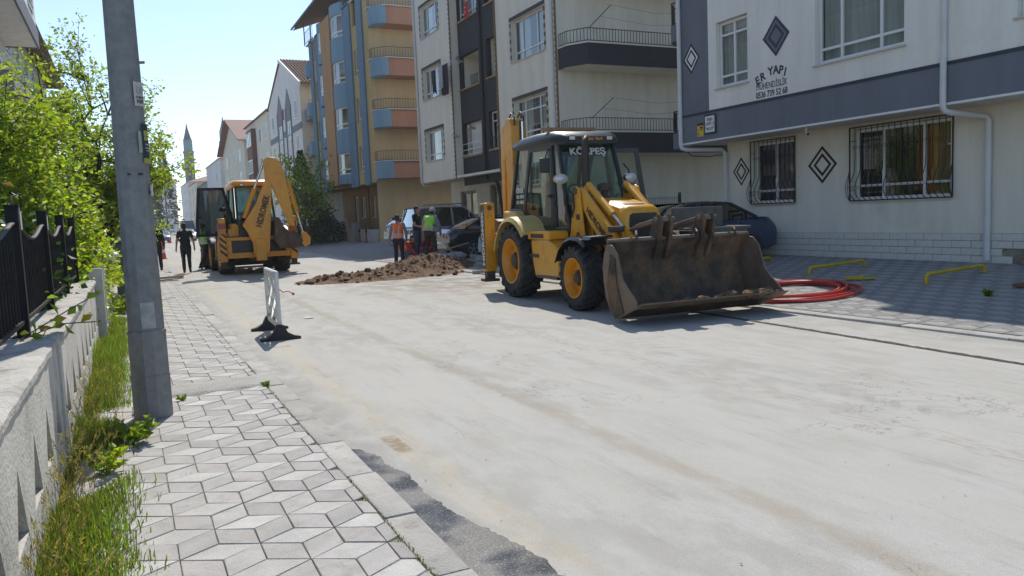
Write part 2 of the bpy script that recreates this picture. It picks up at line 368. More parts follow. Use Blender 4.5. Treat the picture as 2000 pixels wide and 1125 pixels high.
# ---------------------------------------------------------------- tumbling-block pavers
def pavers(struct_obj, inside, zfun, e, hero_key, cols, zoff=0.0, yr=(2, 20), xr=(-.5, 1.03), rot=0.0, nhero=300, clip=None, tol=0.002):
    """rhombic pavers of three shades laid as cubes; nearest ones are objects, the rest one joined mesh per shade"""
    d1 = Vector((cos(radians(30) + rot), sin(radians(30) + rot))); d2 = Vector((cos(radians(-30) + rot), sin(radians(-30) + rot))); d3 = Vector((cos(pi / 2 + rot), sin(pi / 2 + rot)))
    A = (d1 + d2) * e; Bv = (d1 + d3) * e
    cells = []
    n = int(max(yr[1] - yr[0], xr[1] - xr[0]) / e) + 8
    c0 = Vector(((xr[0] + xr[1]) / 2, yr[0]))
    for i in range(-n, n):
        for j in range(-n, n):
            o = c0 + A * i + Bv * j
            if not (xr[0] - 2 * e < o.x < xr[1] + 2 * e and yr[0] - 2 * e < o.y < yr[1] + 2 * e): continue
            for k, (a, b) in enumerate(((d1, d2), (d3 * -1, d2), (d3 * -1, d1))):
                q = o if k == 0 else (o if k == 1 else o + d2 * e)
                P4 = [q, q + a * e, q + (a + b) * e, q + b * e]
                c = sum(P4, Vector((0, 0))) / 4
                if not inside(c): continue
                if clip: P4 = clip(P4)
                if len(P4) < 3: continue
                ar = abs(sum(P4[t].x * P4[(t + 1) % len(P4)].y - P4[(t + 1) % len(P4)].x * P4[t].y for t in range(len(P4)))) / 2
                if ar < 0.06 * e * e: continue
                cells.append((hero_key(c), k, P4, c))
    cells.sort(key=lambda t: t[0])
    joined = [MB(), MB(), MB()]
    for idx, (_, k, P4, c) in enumerate(cells):
        c = sum(P4, Vector((0, 0))) / len(P4)
        g = 0.0016 + random.uniform(0, 0.0014)
        ins = [p + (c - p).normalized() * g * 1.7 for p in P4]
        dz = random.uniform(-tol, tol); tx, ty = random.uniform(-.009, .009), random.uniform(-.009, .009)
        def Z(p): return zfun(p.x, p.y) + dz + tx * (p.x - c.x) + ty * (p.y - c.y)
        nn = len(ins); ch = 0.004
        top = [p + (c - p).normalized() * ch for p in ins]
        vs = [(p.x, p.y, Z(p) - 0.035) for p in ins] + [(p.x, p.y, Z(p) - 0.004) for p in ins] + [(p.x, p.y, Z(p)) for p in top]
        fs = [tuple(range(2 * nn, 3 * nn))]
        for lv in (0, nn):
            for t in range(nn): fs.append((lv + t, lv + (t + 1) % nn, lv + nn + (t + 1) % nn, lv + nn + t))
        if idx < nhero:
            b = MB(); b.v = [(x - c.x, y - c.y, z) for x, y, z in vs]; b.f = fs
            o = b.build('paver', cols[k], struct_obj); o.location = (c.x, c.y, 0)
        else: joined[k].add(vs, fs)
    for k in range(3):
        if joined[k].v: tag(joined[k].build('pavers_beyond', cols[k], struct_obj), kind='stuff')
def clip_half(P, nx, ny, d):
    out = []
    for i in range(len(P)):
        a, b = P[i], P[(i + 1) % len(P)]; da = a.x * nx + a.y * ny - d; db = b.x * nx + b.y * ny - d
        if da <= 0: out.append(a)
        if da * db < 0: out.append(a + (b - a) * (da / (da - db)))
    return out
pl = MB().box(-0.62, 1.035, 1.0, 62, -0.05, 0.1155).build('pavement_left', M_JOINT); struct(pl)
def zl(x, y):  # a shallow sag and settled patches
    return 0.125 + 0.003 * mnoise.noise(Vector((x * 1.2, y * 0.6, 3)))
pavers(pl, lambda c: -0.5 < c.x < 1.12 and not (7.44 < c.y < 7.93), zl, 0.2, lambda c: c.length, (M_PWHITE, M_PPINK, M_PGREY), yr=(1.6, 36), xr=(-.5, 1.03),
       clip=lambda P: clip_half(clip_half(clip_half(P, 1, 0, 1.022), 0, 1, 7.42) if sum(p.y for p in P) / len(P) < 7.7 else clip_half(clip_half(P, 1, 0, 1.022), 0, -1, -7.95), -1, 0, 0.5))
# rough concrete strip poured across the pavement
cs = MB(); nx, ny = 26, 14
for j in range(ny + 1):
    for i in range(nx + 1):
        x = -0.45 + 1.66 * i / nx; e = mnoise.noise(Vector((x * 4, 2, 0))) * 0.05
        y = (7.40 + e) + (0.60 - e + mnoise.noise(Vector((x * 4, 9, 0))) * 0.06) * j / ny
        z = 0.128 + 0.012 * mnoise.noise(Vector((x * 6, y * 6, 0))) + 0.012 * sin(pi * j / ny) - (0.03 if j in (0, ny) else 0)
        if i > 23: z -= (i - 23) * 0.03
        cs.v.append((x, y, z))
for j in range(ny):
    for i in range(nx): a = j * (nx + 1) + i; cs.f.append((a, a + 1, a + nx + 2, a + nx + 1))
M_RCONC = mat('rough_concrete', (0.40, 0.385, 0.355), 0.95, var=0.18, vs=4, bump=0.9, bs=70)
cs.build('concrete_strip', M_RCONC, pl, smooth=60)
# ---------------------------------------------------------------- right pavement, rising to the buildings
prm = MB()
yy = [2.0, 22.0]
def slope_sheet(y0, y1, x0=8.71, x1=30, dz=0.0):
    b = MB(); xs = [x0, 9.5, 10.5, 11.5, 12.5, 13.3, 14.1, x1]
    n = max(1, int((y1 - y0) / 3))
    for j in range(n + 1):
        for x in xs: b.v.append((x, y0 + (y1 - y0) * j / n, rpave(x) + dz))
    for j in range(n):
        for i in range(len(xs) - 1): a = j * len(xs) + i; b.f.append((a, a + 1, a + len(xs) + 1, a + len(xs)))
    return b
M_PAVR = mat('worn_pavement', (0.27, 0.262, 0.25), 0.92, var=0.2, vs=1.2, bump=0.35, bs=40, dirt=((0.33, 0.31, 0.27), 0.4, 2.5))
pr = slope_sheet(2.0, 130, dz=-0.012).build('pavement_right', M_JOINT); struct(pr)
M_PW2 = mat('paver_light_worn', (0.33, 0.322, 0.305), 0.9, var=0.12, vs=5, bump=0.4, bs=120)
M_PG2 = mat('paver_grey_worn', (0.255, 0.248, 0.24), 0.9, var=0.14, vs=5, bump=0.4, bs=120, dirt=((0.30, 0.28, 0.25), 0.35, 6))
M_PP2 = mat('paver_dark_worn', (0.232, 0.226, 0.218), 0.9, var=0.14, vs=5, bump=0.4, bs=120, dirt=((0.28, 0.26, 0.23), 0.35, 6))
pavers(pr, lambda c: 8.7 < c.x < 14.05 and c.y < 20.8, lambda x, y: rpave(x) + 0.004 * mnoise.noise(Vector((x, y, 1))), 0.21,
       lambda c: abs(c.x - 9.2) * 2.2 + c.y, (M_PW2, M_PP2, M_PG2), yr=(3.6, 20.6), xr=(8.72, 14.06), rot=radians(90),
       clip=lambda P: clip_half(clip_half(P, -1, 0, -8.73), 1, 0, 14.04))
ps = slope_sheet(20.7, 92, x0=8.73, dz=0.004); ps.build('paved_apron', M_PAVR, pr)
# cut groove filled with crumbled asphalt beside the right kerb
gb = MB(); n = 130
for j in range(n + 1):
    y = 2.5 + 9.0 * j / n; xc = 7.40 + 0.045 * (y - 4.4) + mnoise.noise(Vector((0, y * 1.3, 0))) * 0.01
    w = 0.036 + 0.014 * mnoise.noise(Vector((3, y * 6, 0)))
    for i in range(7):
        t = i / 6 - 0.5; gb.v.append((xc + 2 * t * w, y, 0.011 + (0.012 * mnoise.noise(Vector((t * 9, y * 22, 5))) if 0 < i < 6 else -0.012)))
for j in range(n):
    for i in range(6): a = j * 7 + i; gb.f.append((a, a + 1, a + 8, a + 7))
M_TAR = mat('crumbled_tar', (0.085, 0.078, 0.07), 0.95, var=0.5, vs=30, bump=0.9, bs=90)
gb.build('cut_groove', M_TAR, road, smooth=70)
# puddle and wet asphalt along the left kerb
pR = [(1.225, 5.40), (1.33, 5.30), (1.385, 5.12), (1.40, 4.86), (1.455, 4.55), (1.43, 4.2), (1.455, 3.95), (1.50, 3.65), (1.56, 3.4), (1.60, 3.1), (1.60, 2.7), (1.57, 2.2), (1.5, 1.7)]
pts = []
for i in range(len(pR) - 1):
    for k in range(16):
        t = k / 16; x = pR[i][0] * (1 - t) + pR[i + 1][0] * t; y = pR[i][1] * (1 - t) + pR[i + 1][1] * t
        pts.append((x + 0.02 * mnoise.noise(Vector((x * 9, y * 9, 0))) + .012 * mnoise.noise(Vector((1, y * 34, 0))) + .007 * random.uniform(-1, 1), y))
wb = MB()
for x, y in pts: wb.v += [(1.2, y, 0.0085), (1.2 + (x - 1.2) * 0.6, y, 0.0088), (x, y, 0.0078)]
for j in range(len(pts) - 1):
    for i in range(2): a = j * 3 + i; wb.f.append((a, a + 1, a + 4, a + 3))
def wet_mat():
    m = bpy.data.materials.new('wet_asphalt'); m.use_nodes = True; n = m.node_tree.nodes; l = m.node_tree.links; b = n['Principled BSDF']
    tc = n.new('ShaderNodeTexCoord'); a = n.new('ShaderNodeTexNoise'); a.inputs['Scale'].default_value = 95; a.inputs['Detail'].default_value = 3; l.new(tc.outputs['Object'], a.inputs[0])
    c = n.new('ShaderNodeValToRGB'); c.color_ramp.elements[0].position = 0.52; c.color_ramp.elements[0].color = (0.045, 0.046, 0.049, 1); c.color_ramp.elements[1].position = 0.68; c.color_ramp.elements[1].color = (0.20, 0.195, 0.185, 1); l.new(a.outputs[0], c.inputs[0]); l.new(c.outputs[0], b.inputs['Base Color'])
    d = n.new('ShaderNodeTexNoise'); d.inputs['Scale'].default_value = 2.2; d.inputs['Detail'].default_value = 3; l.new(tc.outputs['Object'], d.inputs[0])
    r = n.new('ShaderNodeMapRange'); r.inputs[1].default_value = 0.40; r.inputs[2].default_value = 0.6; r.inputs[3].default_value = 0.16; r.inputs[4].default_value = 0.5; b.inputs['Specular IOR Level'].default_value = 0.22; l.new(d.outputs[0], r.inputs[0]); l.new(r.outputs[0], b.inputs['Roughness'])
    bp = n.new('ShaderNodeBump'); bp.inputs['Strength'].default_value = 0.10; bp.inputs['Distance'].default_value = 0.006; l.new(a.outputs[0], bp.inputs['Height']); l.new(bp.outputs[0], b.inputs['Normal'])
    return m
tag(wb.build('puddle', wet_mat(), smooth=60), 'dark wet puddle lying along the left kerb on the dusty road', 'puddle', kind='structure')
# ================================================================ buildings
M_GLASS = glass('window_glass', (0.70, 0.76, 0.75), 1.2)
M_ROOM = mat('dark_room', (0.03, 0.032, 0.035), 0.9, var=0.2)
M_PVC = mat('white_pvc', (0.72, 0.72, 0.71), 0.35, var=0.04)
M_CURT = mat('net_curtain', (0.52, 0.52, 0.49), 0.9, var=0.22, vs=1.5, streak=(9, 9, 0.4))
M_CURT2 = mat('ochre_curtain', (0.38, 0.27, 0.09), 0.9, var=0.25, vs=1.5, streak=(9, 9, 0.4))
M_SILL = mat('sill_stone', (0.52, 0.51, 0.48), 0.7, var=0.1)
M_IRON = mat('black_iron', (0.022, 0.022, 0.024), 0.5, metal=0.3, var=0.2)
M_PIPEW = mat('downpipe_white', (0.60, 0.61, 0.62), 0.45, var=0.08, vs=3, dirt=((0.36, 0.34, 0.31), 0.2, 3))
def TX(X, sgn=-1):   # plane facing -X: a = y
    return lambda a, z, d: (X + d * -sgn, a, z)
def TY(Y):           # plane facing -Y: a = x
    return lambda a, z, d: (a, Y + d, z)
def wallpanel(T, a0, a1, z0, z1, ops=(), depth=0.16):
    """front faces round rectangular openings, with reveals"""
    A = sorted({a0, a1, *[o[0] for o in ops], *[o[1] for o in ops]}); Z = sorted({z0, z1, *[o[2] for o in ops], *[o[3] for o in ops]})
    A = [a for a in A if a0 <= a <= a1]; Z = [z for z in Z if z0 <= z <= z1]
    b = MB()
    for i in range(len(A) - 1):
        for j in range(len(Z) - 1):
            am, zm = (A[i] + A[i + 1]) / 2, (Z[j] + Z[j + 1]) / 2
            if any(o[0] < am < o[1] and o[2] < zm < o[3] for o in ops): continue
            b.quad(T(A[i], Z[j], 0), T(A[i + 1], Z[j], 0), T(A[i + 1], Z[j + 1], 0), T(A[i], Z[j + 1], 0))
    for o in ops:
        l, r, bt, tp = o[:4]
        for (p, q) in (((l, bt), (l, tp)), ((l, tp), (r, tp)), ((r, tp), (r, bt)), ((r, bt), (l, bt))):
            b.quad(T(p[0], p[1], 0), T(q[0], q[1], 0), T(q[0], q[1], depth), T(p[0], p[1], depth))
    return b
def tbox(b, T, a0, a1, z0, z1, d0, d1):
    p = [T(a, z, d) for d in (d0, d1) for z in (z0, z1) for a in (a0, a1)]
    return b.add(p, [(0, 1, 3, 2), (4, 6, 7, 5), (0, 4, 5, 1), (2, 3, 7, 6), (0, 2, 6, 4), (1, 5, 7, 3)])
def window(parent, T, a0, a1, z0, z1, cols=(0.5,), rows=(), depth=0.10, fw=0.06, curt=None, sill=True, fm=None, world=True, split=True, room=True, gm=None, inset=0.012):
    fm = fm or M_PVC; gm = gm or M_GLASS
    a0 += inset; a1 -= inset; z0 += inset; z1 -= inset
    f = MB(); W, H = a1 - a0, z1 - z0
    d0, d1 = depth, depth + 0.05
    tbox(f, T, a0, a1, z0, z0 + fw, d0, d1); tbox(f, T, a0, a1, z1 - fw, z1, d0, d1)
    tbox(f, T, a0, a0 + fw, z0 + fw, z1 - fw, d0, d1); tbox(f, T, a1 - fw, a1, z0 + fw, z1 - fw, d0, d1)
    xs = [a0 + fw] + [a0 + W * c for c in cols] + [a1 - fw]; zs = [z0 + fw] + [z0 + H * r for r in rows] + [z1 - fw]
    for c in cols: tbox(f, T, a0 + W * c - fw * .45, a0 + W * c + fw * .45, z0 + fw, z1 - fw, d0 - .004, d1 - .004)
    for r in rows: tbox(f, T, a0 + fw, a1 - fw, z0 + H * r - fw * .4, z0 + H * r + fw * .4, d0 + .003, d1 + .003)
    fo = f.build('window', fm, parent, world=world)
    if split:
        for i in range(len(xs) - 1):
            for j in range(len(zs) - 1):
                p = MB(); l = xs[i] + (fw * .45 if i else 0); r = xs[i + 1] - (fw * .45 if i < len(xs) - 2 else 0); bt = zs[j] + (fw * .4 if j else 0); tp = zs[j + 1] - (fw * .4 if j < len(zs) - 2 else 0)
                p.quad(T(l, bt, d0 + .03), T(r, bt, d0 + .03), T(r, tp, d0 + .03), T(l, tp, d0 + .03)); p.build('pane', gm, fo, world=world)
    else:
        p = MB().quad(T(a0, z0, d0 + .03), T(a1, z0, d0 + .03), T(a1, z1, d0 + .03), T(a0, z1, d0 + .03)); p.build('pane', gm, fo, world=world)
    if curt:
        cm, parts = curt
        for (s, e) in parts:
            c = MB(); n = max(4, int(W * (e - s) / 0.05)); 
            for k in range(n + 1):
                a = a0 + W * (s + (e - s) * k / n); dd = d0 + .13 + .02 * sin(k * 1.9) + .01 * sin(k * 0.7)
                c.v += [T(a, z0 + .02, dd), T(a, z1 - .02, dd)]
            for k in range(n): c.f.append((2 * k, 2 * k + 2, 2 * k + 3, 2 * k + 1))
            c.build('curtain', cm, fo, world=world, smooth=80)
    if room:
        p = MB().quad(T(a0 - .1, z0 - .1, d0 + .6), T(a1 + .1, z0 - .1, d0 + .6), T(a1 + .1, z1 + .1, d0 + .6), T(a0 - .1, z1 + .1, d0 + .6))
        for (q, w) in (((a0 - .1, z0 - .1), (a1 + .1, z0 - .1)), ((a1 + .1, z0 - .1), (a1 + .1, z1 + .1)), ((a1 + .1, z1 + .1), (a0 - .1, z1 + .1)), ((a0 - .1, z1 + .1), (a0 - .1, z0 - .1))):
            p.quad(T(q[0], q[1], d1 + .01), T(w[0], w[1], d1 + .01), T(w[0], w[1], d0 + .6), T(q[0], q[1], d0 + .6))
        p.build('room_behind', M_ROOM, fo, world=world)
    if sill:
        s = MB(); tbox(s, T, a0 - .06, a1 + .06, z0 - .045, z0 - .013, -.05, depth + .02); s.build('sill', M_SILL, fo, world=world)
    return fo
def railing(parent, pts, z0, z1, m, step=0.12, name='railing', world=True, r=0.008, each=True, mid=()):
    """rails along a polyline of (x,y); balusters are sub-parts"""
    b = MB()
    for i in range(len(pts) - 1):
        for z in (z1, z0 + .04, *mid): b.bar((*pts[i], z), (*pts[i + 1], z), 0.035, 0.022)
    ro = b.build(name, m, parent, world=world)
    me = None; j = None
    for i in range(len(pts) - 1):
        p, q = Vector(pts[i]), Vector(pts[i + 1]); n = max(1, int((q - p).length / step))
        for k in range(n + (1 if i == len(pts) - 2 else 0)):
            c = p.lerp(q, k / n)
            if me is None:
                me = MB().box(-r, r, -r, r, z0 + .05, z1 - .012).mesh('baluster'); me.materials.append(m)
            o = share(me, 'baluster', ro); g = ORG[parent.name] if world else Vector((0, 0, 0)); o.location = (c.x - g.x, c.y - g.y, -g.z)
    return ro
def downpipe(parent, pts, m=None, r=0.055, world=True, brackets=()):
    o = MB().tube(pts, r, 12).build('downpipe', m or M_PIPEW, parent, smooth=50, world=world)
    for p in brackets: MB().lathe([(r + .012, -.015), (r + .012, .015)], p, seg=12).build('bracket', m or M_PIPEW, o, world=world)
    return o
def stucco(name, col, dirtcol=None, da=0.2, ds=0.9, var=0.06):
    return mat(name, col, 0.93, var=var + .03, vs=1.5, bump=0.25, bs=90, dirt=(dirtcol or tuple(c * 0.78 for c in col), da + .06, ds), spec=0.2, streak=(1.6, 1.6, .22))
M_W29 = stucco('white_render', (0.77, 0.75, 0.69), (0.64, 0.62, 0.565), 0.15, 0.8)
M_CRM29 = stucco('cream_render', (0.71, 0.68, 0.585), (0.57, 0.545, 0.47), 0.25, 0.7)
M_SLATE = stucco('slate_blue_render', (0.168, 0.182, 0.212), (0.145, 0.158, 0.185), 0.25, 0.8)
M_NAVY = mat('dark_navy_paint', (0.035, 0.045, 0.068), 0.8, var=0.1)
M_BLKP = mat('black_paint', (0.018, 0.019, 0.022), 0.75, var=0.15)
M_WTRIM = mat('white_trim', (0.72, 0.72, 0.71), 0.7, var=0.05)

def diamond(parent, T, a, z, hw, hh, w, m, fill=None, world=True, d=-0.006, name='diamond_motif'):
    """two nested painted lozenge outlines"""
    b = MB()
    def ring(k0, k1):
        o = [(0, hh * k0), (hw * k0, 0), (0, -hh * k0), (-hw * k0, 0)]; i = [(0, hh * k1), (hw * k1, 0), (0, -hh * k1), (-hw * k1, 0)]
        for t in range(4):
            u = (t + 1) % 4
            b.quad(T(a + o[t][0], z + o[t][1], d), T(a + o[u][0], z + o[u][1], d), T(a + i[u][0], z + i[u][1], d), T(a + i[t][0], z + i[t][1], d))
    ring(1, 1 - w); ring(1 - 2 * w, 1 - 3 * w)
    do = b.build(name, m, parent, world=world)
    if fill:
        k = 1 - w
        f = MB().add([T(a, z + hh * k, d / 2), T(a + hw * k, z, d / 2), T(a, z - hh * k, d / 2), T(a - hw * k, z, d / 2)], [(0, 1, 2, 3)]); f.build('fill', fill, do, world=world)
    return do

# ---------------------------------------------------------------- building with slate band, number 29
def building29():
    r = thing('apartment_building', 'white apartment block with slate blue band, barred ground floor windows and painted diamonds', 'building', (14.05, 9, 0.35))
    XL, XU = 14.05, 13.1; Tl, Tu = TX(XL), TX(XU)
    zs, zb = 3.19, 3.9; zr = 10.4
    lw = [(9.77, 12.01, 1.57, 3.08), (13.65, 14.99, 1.59, 3.08), (4.2, 6.3, 1.57, 3.08)]
    wallpanel(Tl, 1.0, 15.9, 0.885, zs, lw, 0.18).build('ground_floor_wall', M_CRM29, r, world=True)
    MB().quad((XL, 15.9, .3), (XL + 9, 15.9, .3), (XL + 9, 15.9, zs), (XL, 15.9, zs)).build('end_wall', M_CRM29, r, world=True)
    # painted block plinth: each block its own piece
    pb = MB().box(XL - .002, XL + .25, 1.0, 15.9, 0.2, 0.885).build('plinth', M_JOINT, r, world=True)
    M_BLOCK = mat('painted_block', (0.66, 0.64, 0.58), 0.92, var=0.1, vs=2.5, bump=0.4, bs=60, dirt=((0.36, 0.34, 0.30), 0.3, 2.2))
    M_RAWB = mat('bare_block', (0.22, 0.17, 0.135), 0.95, var=0.3, vs=6, bump=0.6, bs=50)
    zc = 0.34; ch = 0.136
    meshes = {}
    for c in range(4):
        y = 15.88 - (0.19 if c % 2 else 0)
        while y > 4.2:
            L = 0.385
            bare = (y < 8.85 and c < 2 and y > 7.9)
            key = (bare,)
            if key not in meshes:
                me = MB().box(-.028, .02, -L / 2 + .005, L / 2 - .005, -ch / 2 + .005, ch / 2 - .005).mesh('block'); me.materials.append(M_RAWB if bare else M_BLOCK); meshes[key] = me
            if not (bare and random.random() < .25):
                o = share(meshes[key], 'block', pb); o.location = Vector((XL + random.uniform(-.003, .003), y - L / 2, zc + ch * (c + .5))) - ORG[r.name]
            y -= L
    # overhanging upper floors
    uw = [(14.11, 15.17, 4.41, 5.96), (10.05, 12.13, 4.40, 5.96), (6.2, 8.0, 4.40, 5.96)]
    uw2 = [(a, b, c + 2.83, d + 2.75) for a, b, c, d in uw]
    wallpanel(Tu, 1.0, 15.46, zb + .03, zr, uw + uw2, 0.16).build('upper_wall', M_W29, r, world=True)
    wallpanel(Tu, 15.46, 16.6, zb + .03, zr).build('corner_panel', M_SLATE, r, world=True)
    MB().box(XU - .006, XU + .1, 1.0, 16.6, zs + .03, zb - .03).build('band', M_SLATE, r, world=True)
    MB().box(XU - .022, XU + .1, .99, 16.61, zb - .03, zb + .03).build('band_line', M_NAVY, r, world=True)
    MB().box(XU - .03, XU + .1, .98, 16.62, zs - .01, zs + .03).build('drip_edge', M_WTRIM, r, world=True)
    MB().box(XU + .001, XU + 9, 1.0, 16.59, zs - .004, zs + .2).build('soffit', M_CRM29, r, world=True)
    MB().box(XU + .1, XU + 9, 1.02, 16.58, zs + .2, zr).build('core', M_SLATE, r, world=True) if False else None
    MB().quad((XU, 16.6, zs), (XU + 9, 16.6, zs), (XU + 9, 16.6, zr), (XU, 16.6, zr)).quad((XU, 1, zs), (XU + 9, 1, zs), (XU + 9, 1, zr), (XU, 1, zr)).build('side_wall', M_SLATE, r, world=True)
    MB().box(XU - .32, XU + 9.4, .6, 16.9, zr, zr + .22).build('roof_slab', M_W29, r, world=True)
    for i, (a, b, c, d) in enumerate(lw):
        Wc = (M_CURT2, [(0.0, .27)]) if i == 0 else ((M_CURT, [(0, .2)]) if i == 2 else None)
        window(r, Tl, a, b, c, d, (0.28, 0.70) if b - a > 1.6 else (0.5,), (0.2,), depth=.12, curt=Wc)
    for i, (a, b, c, d) in enumerate(uw + uw2):
        big = b - a > 1.6
        window(r, Tu, a, b, c, d, (0.27, 0.72) if big else (0.5,), (0.17, 0.80) if not big else (0.19,), depth=.11, curt=(M_CURT, [(0.02, .98)]), fw=.065)
    # wrought-iron belly grilles on the ground floor
    for (a, b, c, d) in lw[:2]:
        a -= .07; b += .03; d += .03
        gr = MB()
        for (p, q) in (((a, c), (a, d)), ((b, c), (b, d)), ((a, c), (b, c)), ((a, d), (b, d))): gr.bar(Tl(p[0], p[1], -.05), Tl(q[0], q[1], -.05), .022)
        for z in (c + .22, d - .28): gr.bar(Tl(b, z, -.05), Tl(b, z, .1), .014); gr.bar(Tl(b - .02, z, -.052), Tl(b - .16, z, -.052), .012)
        go = gr.build('window_grille', M_IRON, r, world=True)
        n = int((b - a) / .145); H = d - c
        prof = [(0, 0), (.05, .10), (.11, .16), (.17, .17), (.25, .14), (.34, .06), (.42, .01), (.55, 0), (1, 0)]
        bm_ = MB().tube([(-q[1] - .05, 0, q[0] * H) for q in prof], .0085, 6).mesh('bar', smooth=60); bm_.materials.append(M_IRON)
        for k in range(1, n + 1):
            o = share(bm_, 'bar', go); o.location = Vector((XL, a + (b - a) * k / (n + 1), c)) - ORG[r.name]
        sb = MB()   # belly returns at the sides and scroll rows
        for aa in (b, a):
            for off in (.05, .1): sb.tube([Tl(aa, c + q[0] * H, -.05 - q[1] * (off * 8)) for q in prof[:7]], .007, 6)
        for zz in (c + .28, d - .42):
            dd = -.05 - (.15 if zz < c + .4 else 0)
            k = 0; yy = a + .08
            while yy < b - .05:
                sb.tube([Tl(yy + .028 * cos(t * pi / 4), zz + .028 * sin(t * pi / 4), dd - .004) for t in range(7)], .004, 5, caps=False); yy += .07
        sb.build('scrollwork', M_IRON, go, world=True)
    for (a, z, hw, hh) in ((12.82, 2.40, .41, .42), (15.40, 2.42, .30, .36)): diamond(r, Tl, a, z, hw, hh, .19, M_BLKP)
    diamond(r, Tu, 13.22, 5.24, .40, .44, .19, M_NAVY, M_SLATE)
    diamond(r, Tu, 16.10, 5.30, .32, .38, .19, M_BLKP, M_WTRIM)
    # painted sign writing
    def put(s, size, y, z, width=None, tilt=0.0, bold=.006):
        xd = Vector((0, -cos(tilt), sin(tilt))); yd = Vector((0, sin(tilt), cos(tilt)))
        return lettering(r, s, size, frame((XU - .005, y, z), xd, yd), M_NAVY, width=width, world=True, bold=bold)
    arc = [('E', .42, -.10, .36), ('R', .26, -.035, .25), ('Y', .02, .045, .06), ('A', -.14, .05, -.03), ('P', -.29, .02, -.17), ('I', -.41, -.04, -.3)]
    for ch_, dy, dz, tl in arc: put(ch_, .25, 13.37 + dy, 4.46 + dz, tilt=tl, bold=.03)
    put('MÜHENDİSLİK', .2, 13.37, 4.215, .93, bold=0.0); put('0536 739 52 68', .19, 13.37, 4.03, .95, bold=.016)
    # name plate and camera-warning plate on the band
    pl_ = MB().box(XU - .045, XU - .007, 15.19, 15.60, 3.36, 3.83).build('name_plate', M_NAVY, r, world=True)
    MB().box(XU - .05, XU - .044, 15.225, 15.565, 3.40, 3.79).build('plate_face', M_WTRIM, pl_, world=True)
    for s, z in (('ÖREN', 3.70), ('APT.', 3.60), ('NO:29', 3.475)): lettering(pl_, s, .1, frame((XU - .052, 15.395, z), (0, -1, 0), (0, 0, 1)), M_BLKP, world=True, width=.2 if s != 'NO:29' else .22, bold=.012)
    M_PINK = mat('rose_print', (0.55, 0.25, 0.24), 0.6); M_GRN = mat('leaf_print', (0.08, 0.2, 0.06), 0.6)
    fb = MB(); fg = MB()
    for y in (15.53, 15.26): fb.ball((XU - .051, y, 3.61), .028, 8, 6, (.1, .8, 1.4)); fg.box(XU - .053, XU - .0505, y - .006, y + .006, 3.48, 3.58); fg.box(XU - .053, XU - .0505, y - .02, y + .02, 3.50, 3.515)
    fb.build('rose_print', M_PINK, pl_, world=True, smooth=60); fg.build('stem_print', M_GRN, pl_, world=True)
    M_YSIGN = mat('yellow_sign', (0.62, 0.42, 0.03), 0.5, var=.05)
    yp = MB().box(XU - .02, XU - .007, 15.66, 15.90, 3.33, 3.66).build('warning_plate', M_YSIGN, r, world=True)
    MB().box(XU - .023, XU - .0195, 15.66, 15.90, 3.60, 3.66).box(XU - .023, XU - .0195, 15.69, 15.79, 3.53, 3.57).box(XU - .023, XU - .0195, 15.71, 15.74, 3.47, 3.53).box(XU - .023, XU - .0195, 15.78, 15.87, 3.50, 3.51).box(XU - .023, XU - .0195, 15.80, 15.87, 3.47, 3.48).box(XU - .023, XU - .0195, 15.83, 15.86, 3.37, 3.42).build('pictogram', M_BLKP, yp, world=True)
    # downpipes
    downpipe(r, [(XU - .07, 9.22, zr), (XU - .07, 9.22, 3.16), (XU - .05, 9.2, 3.08), (XU + .05, 9.16, 3.05), (XL - .12, 9.02, 2.98), (XL - .08, 9.0, 2.9), (XL - .08, 9.0, .4)], brackets=[(XU - .07, 9.22, 4.0), (XU - .07, 9.22, 6.4), (XL - .08, 9.0, 2.5), (XL - .08, 9.0, 1.4)])
    downpipe(r, [(XU - .05, 16.52, zr), (XU - .05, 16.52, 3.2), (XU - .04, 16.5, 3.1), (XU + .06, 16.44, 3.06), (XL - .15, 15.95, 3.02), (XL - .08, 15.9, 2.94), (XL - .08, 15.9, .4)], brackets=[(XU - .05, 16.52, 5), (XU - .05, 16.52, 7)])
    MB().tube([(XU - .04, 16.5, 3.12), (XU + .2, 16.4, 2.9), (XU + .6, 16.2, 2.86), (XL - .1, 15.95, 2.9)], .012, 6).build('cable', M_IRON, r, world=True, smooth=60)
    MB().tube([(XU - .06, 9.26, 3.15), (XU + .1, 9.2, 2.98), (XU + .4, 9.1, 3.05)], .01, 6).build('cable', M_IRON, r, world=True, smooth=60)
    # side balconies beyond the corner
    for z in (3.15, 5.98):
        MB().prism([(XU + .35, 16.6), (XU + .35, 17.35), (XU + .75, 17.75), (XU + 4, 17.75), (XU + 4, 16.6)], 'z', z, z + .42).build('balcony', M_SLATE, r, world=True)
        railing(r, [(XU + .37, 16.65), (XU + .37, 17.33), (XU + .77, 17.72), (XU + 3.9, 17.72)], z + .42, z + 1.0, M_IRON, .11)
    c = thing('security_camera', 'small white security camera under the slate band of the white block', 'camera', (XU + .25, 12.62, 3.185))
    MB().lathe([(.05, 0), (.05, -.02), (.02, -.03), (.02, -.09)], (0, 0, 0), seg=12).build('mount', M_PVC, c, smooth=40)
    MB().tube([(0, 0, -.09), (-.06, -.1, -.14)], .034, 12).build('housing', M_PVC, c, smooth=40)
    MB().tube([(-.056, -.095, -.138), (-.068, -.115, -.147)], .026, 12).build('lens', M_BLKP, c, smooth=40)
    return r
building29()

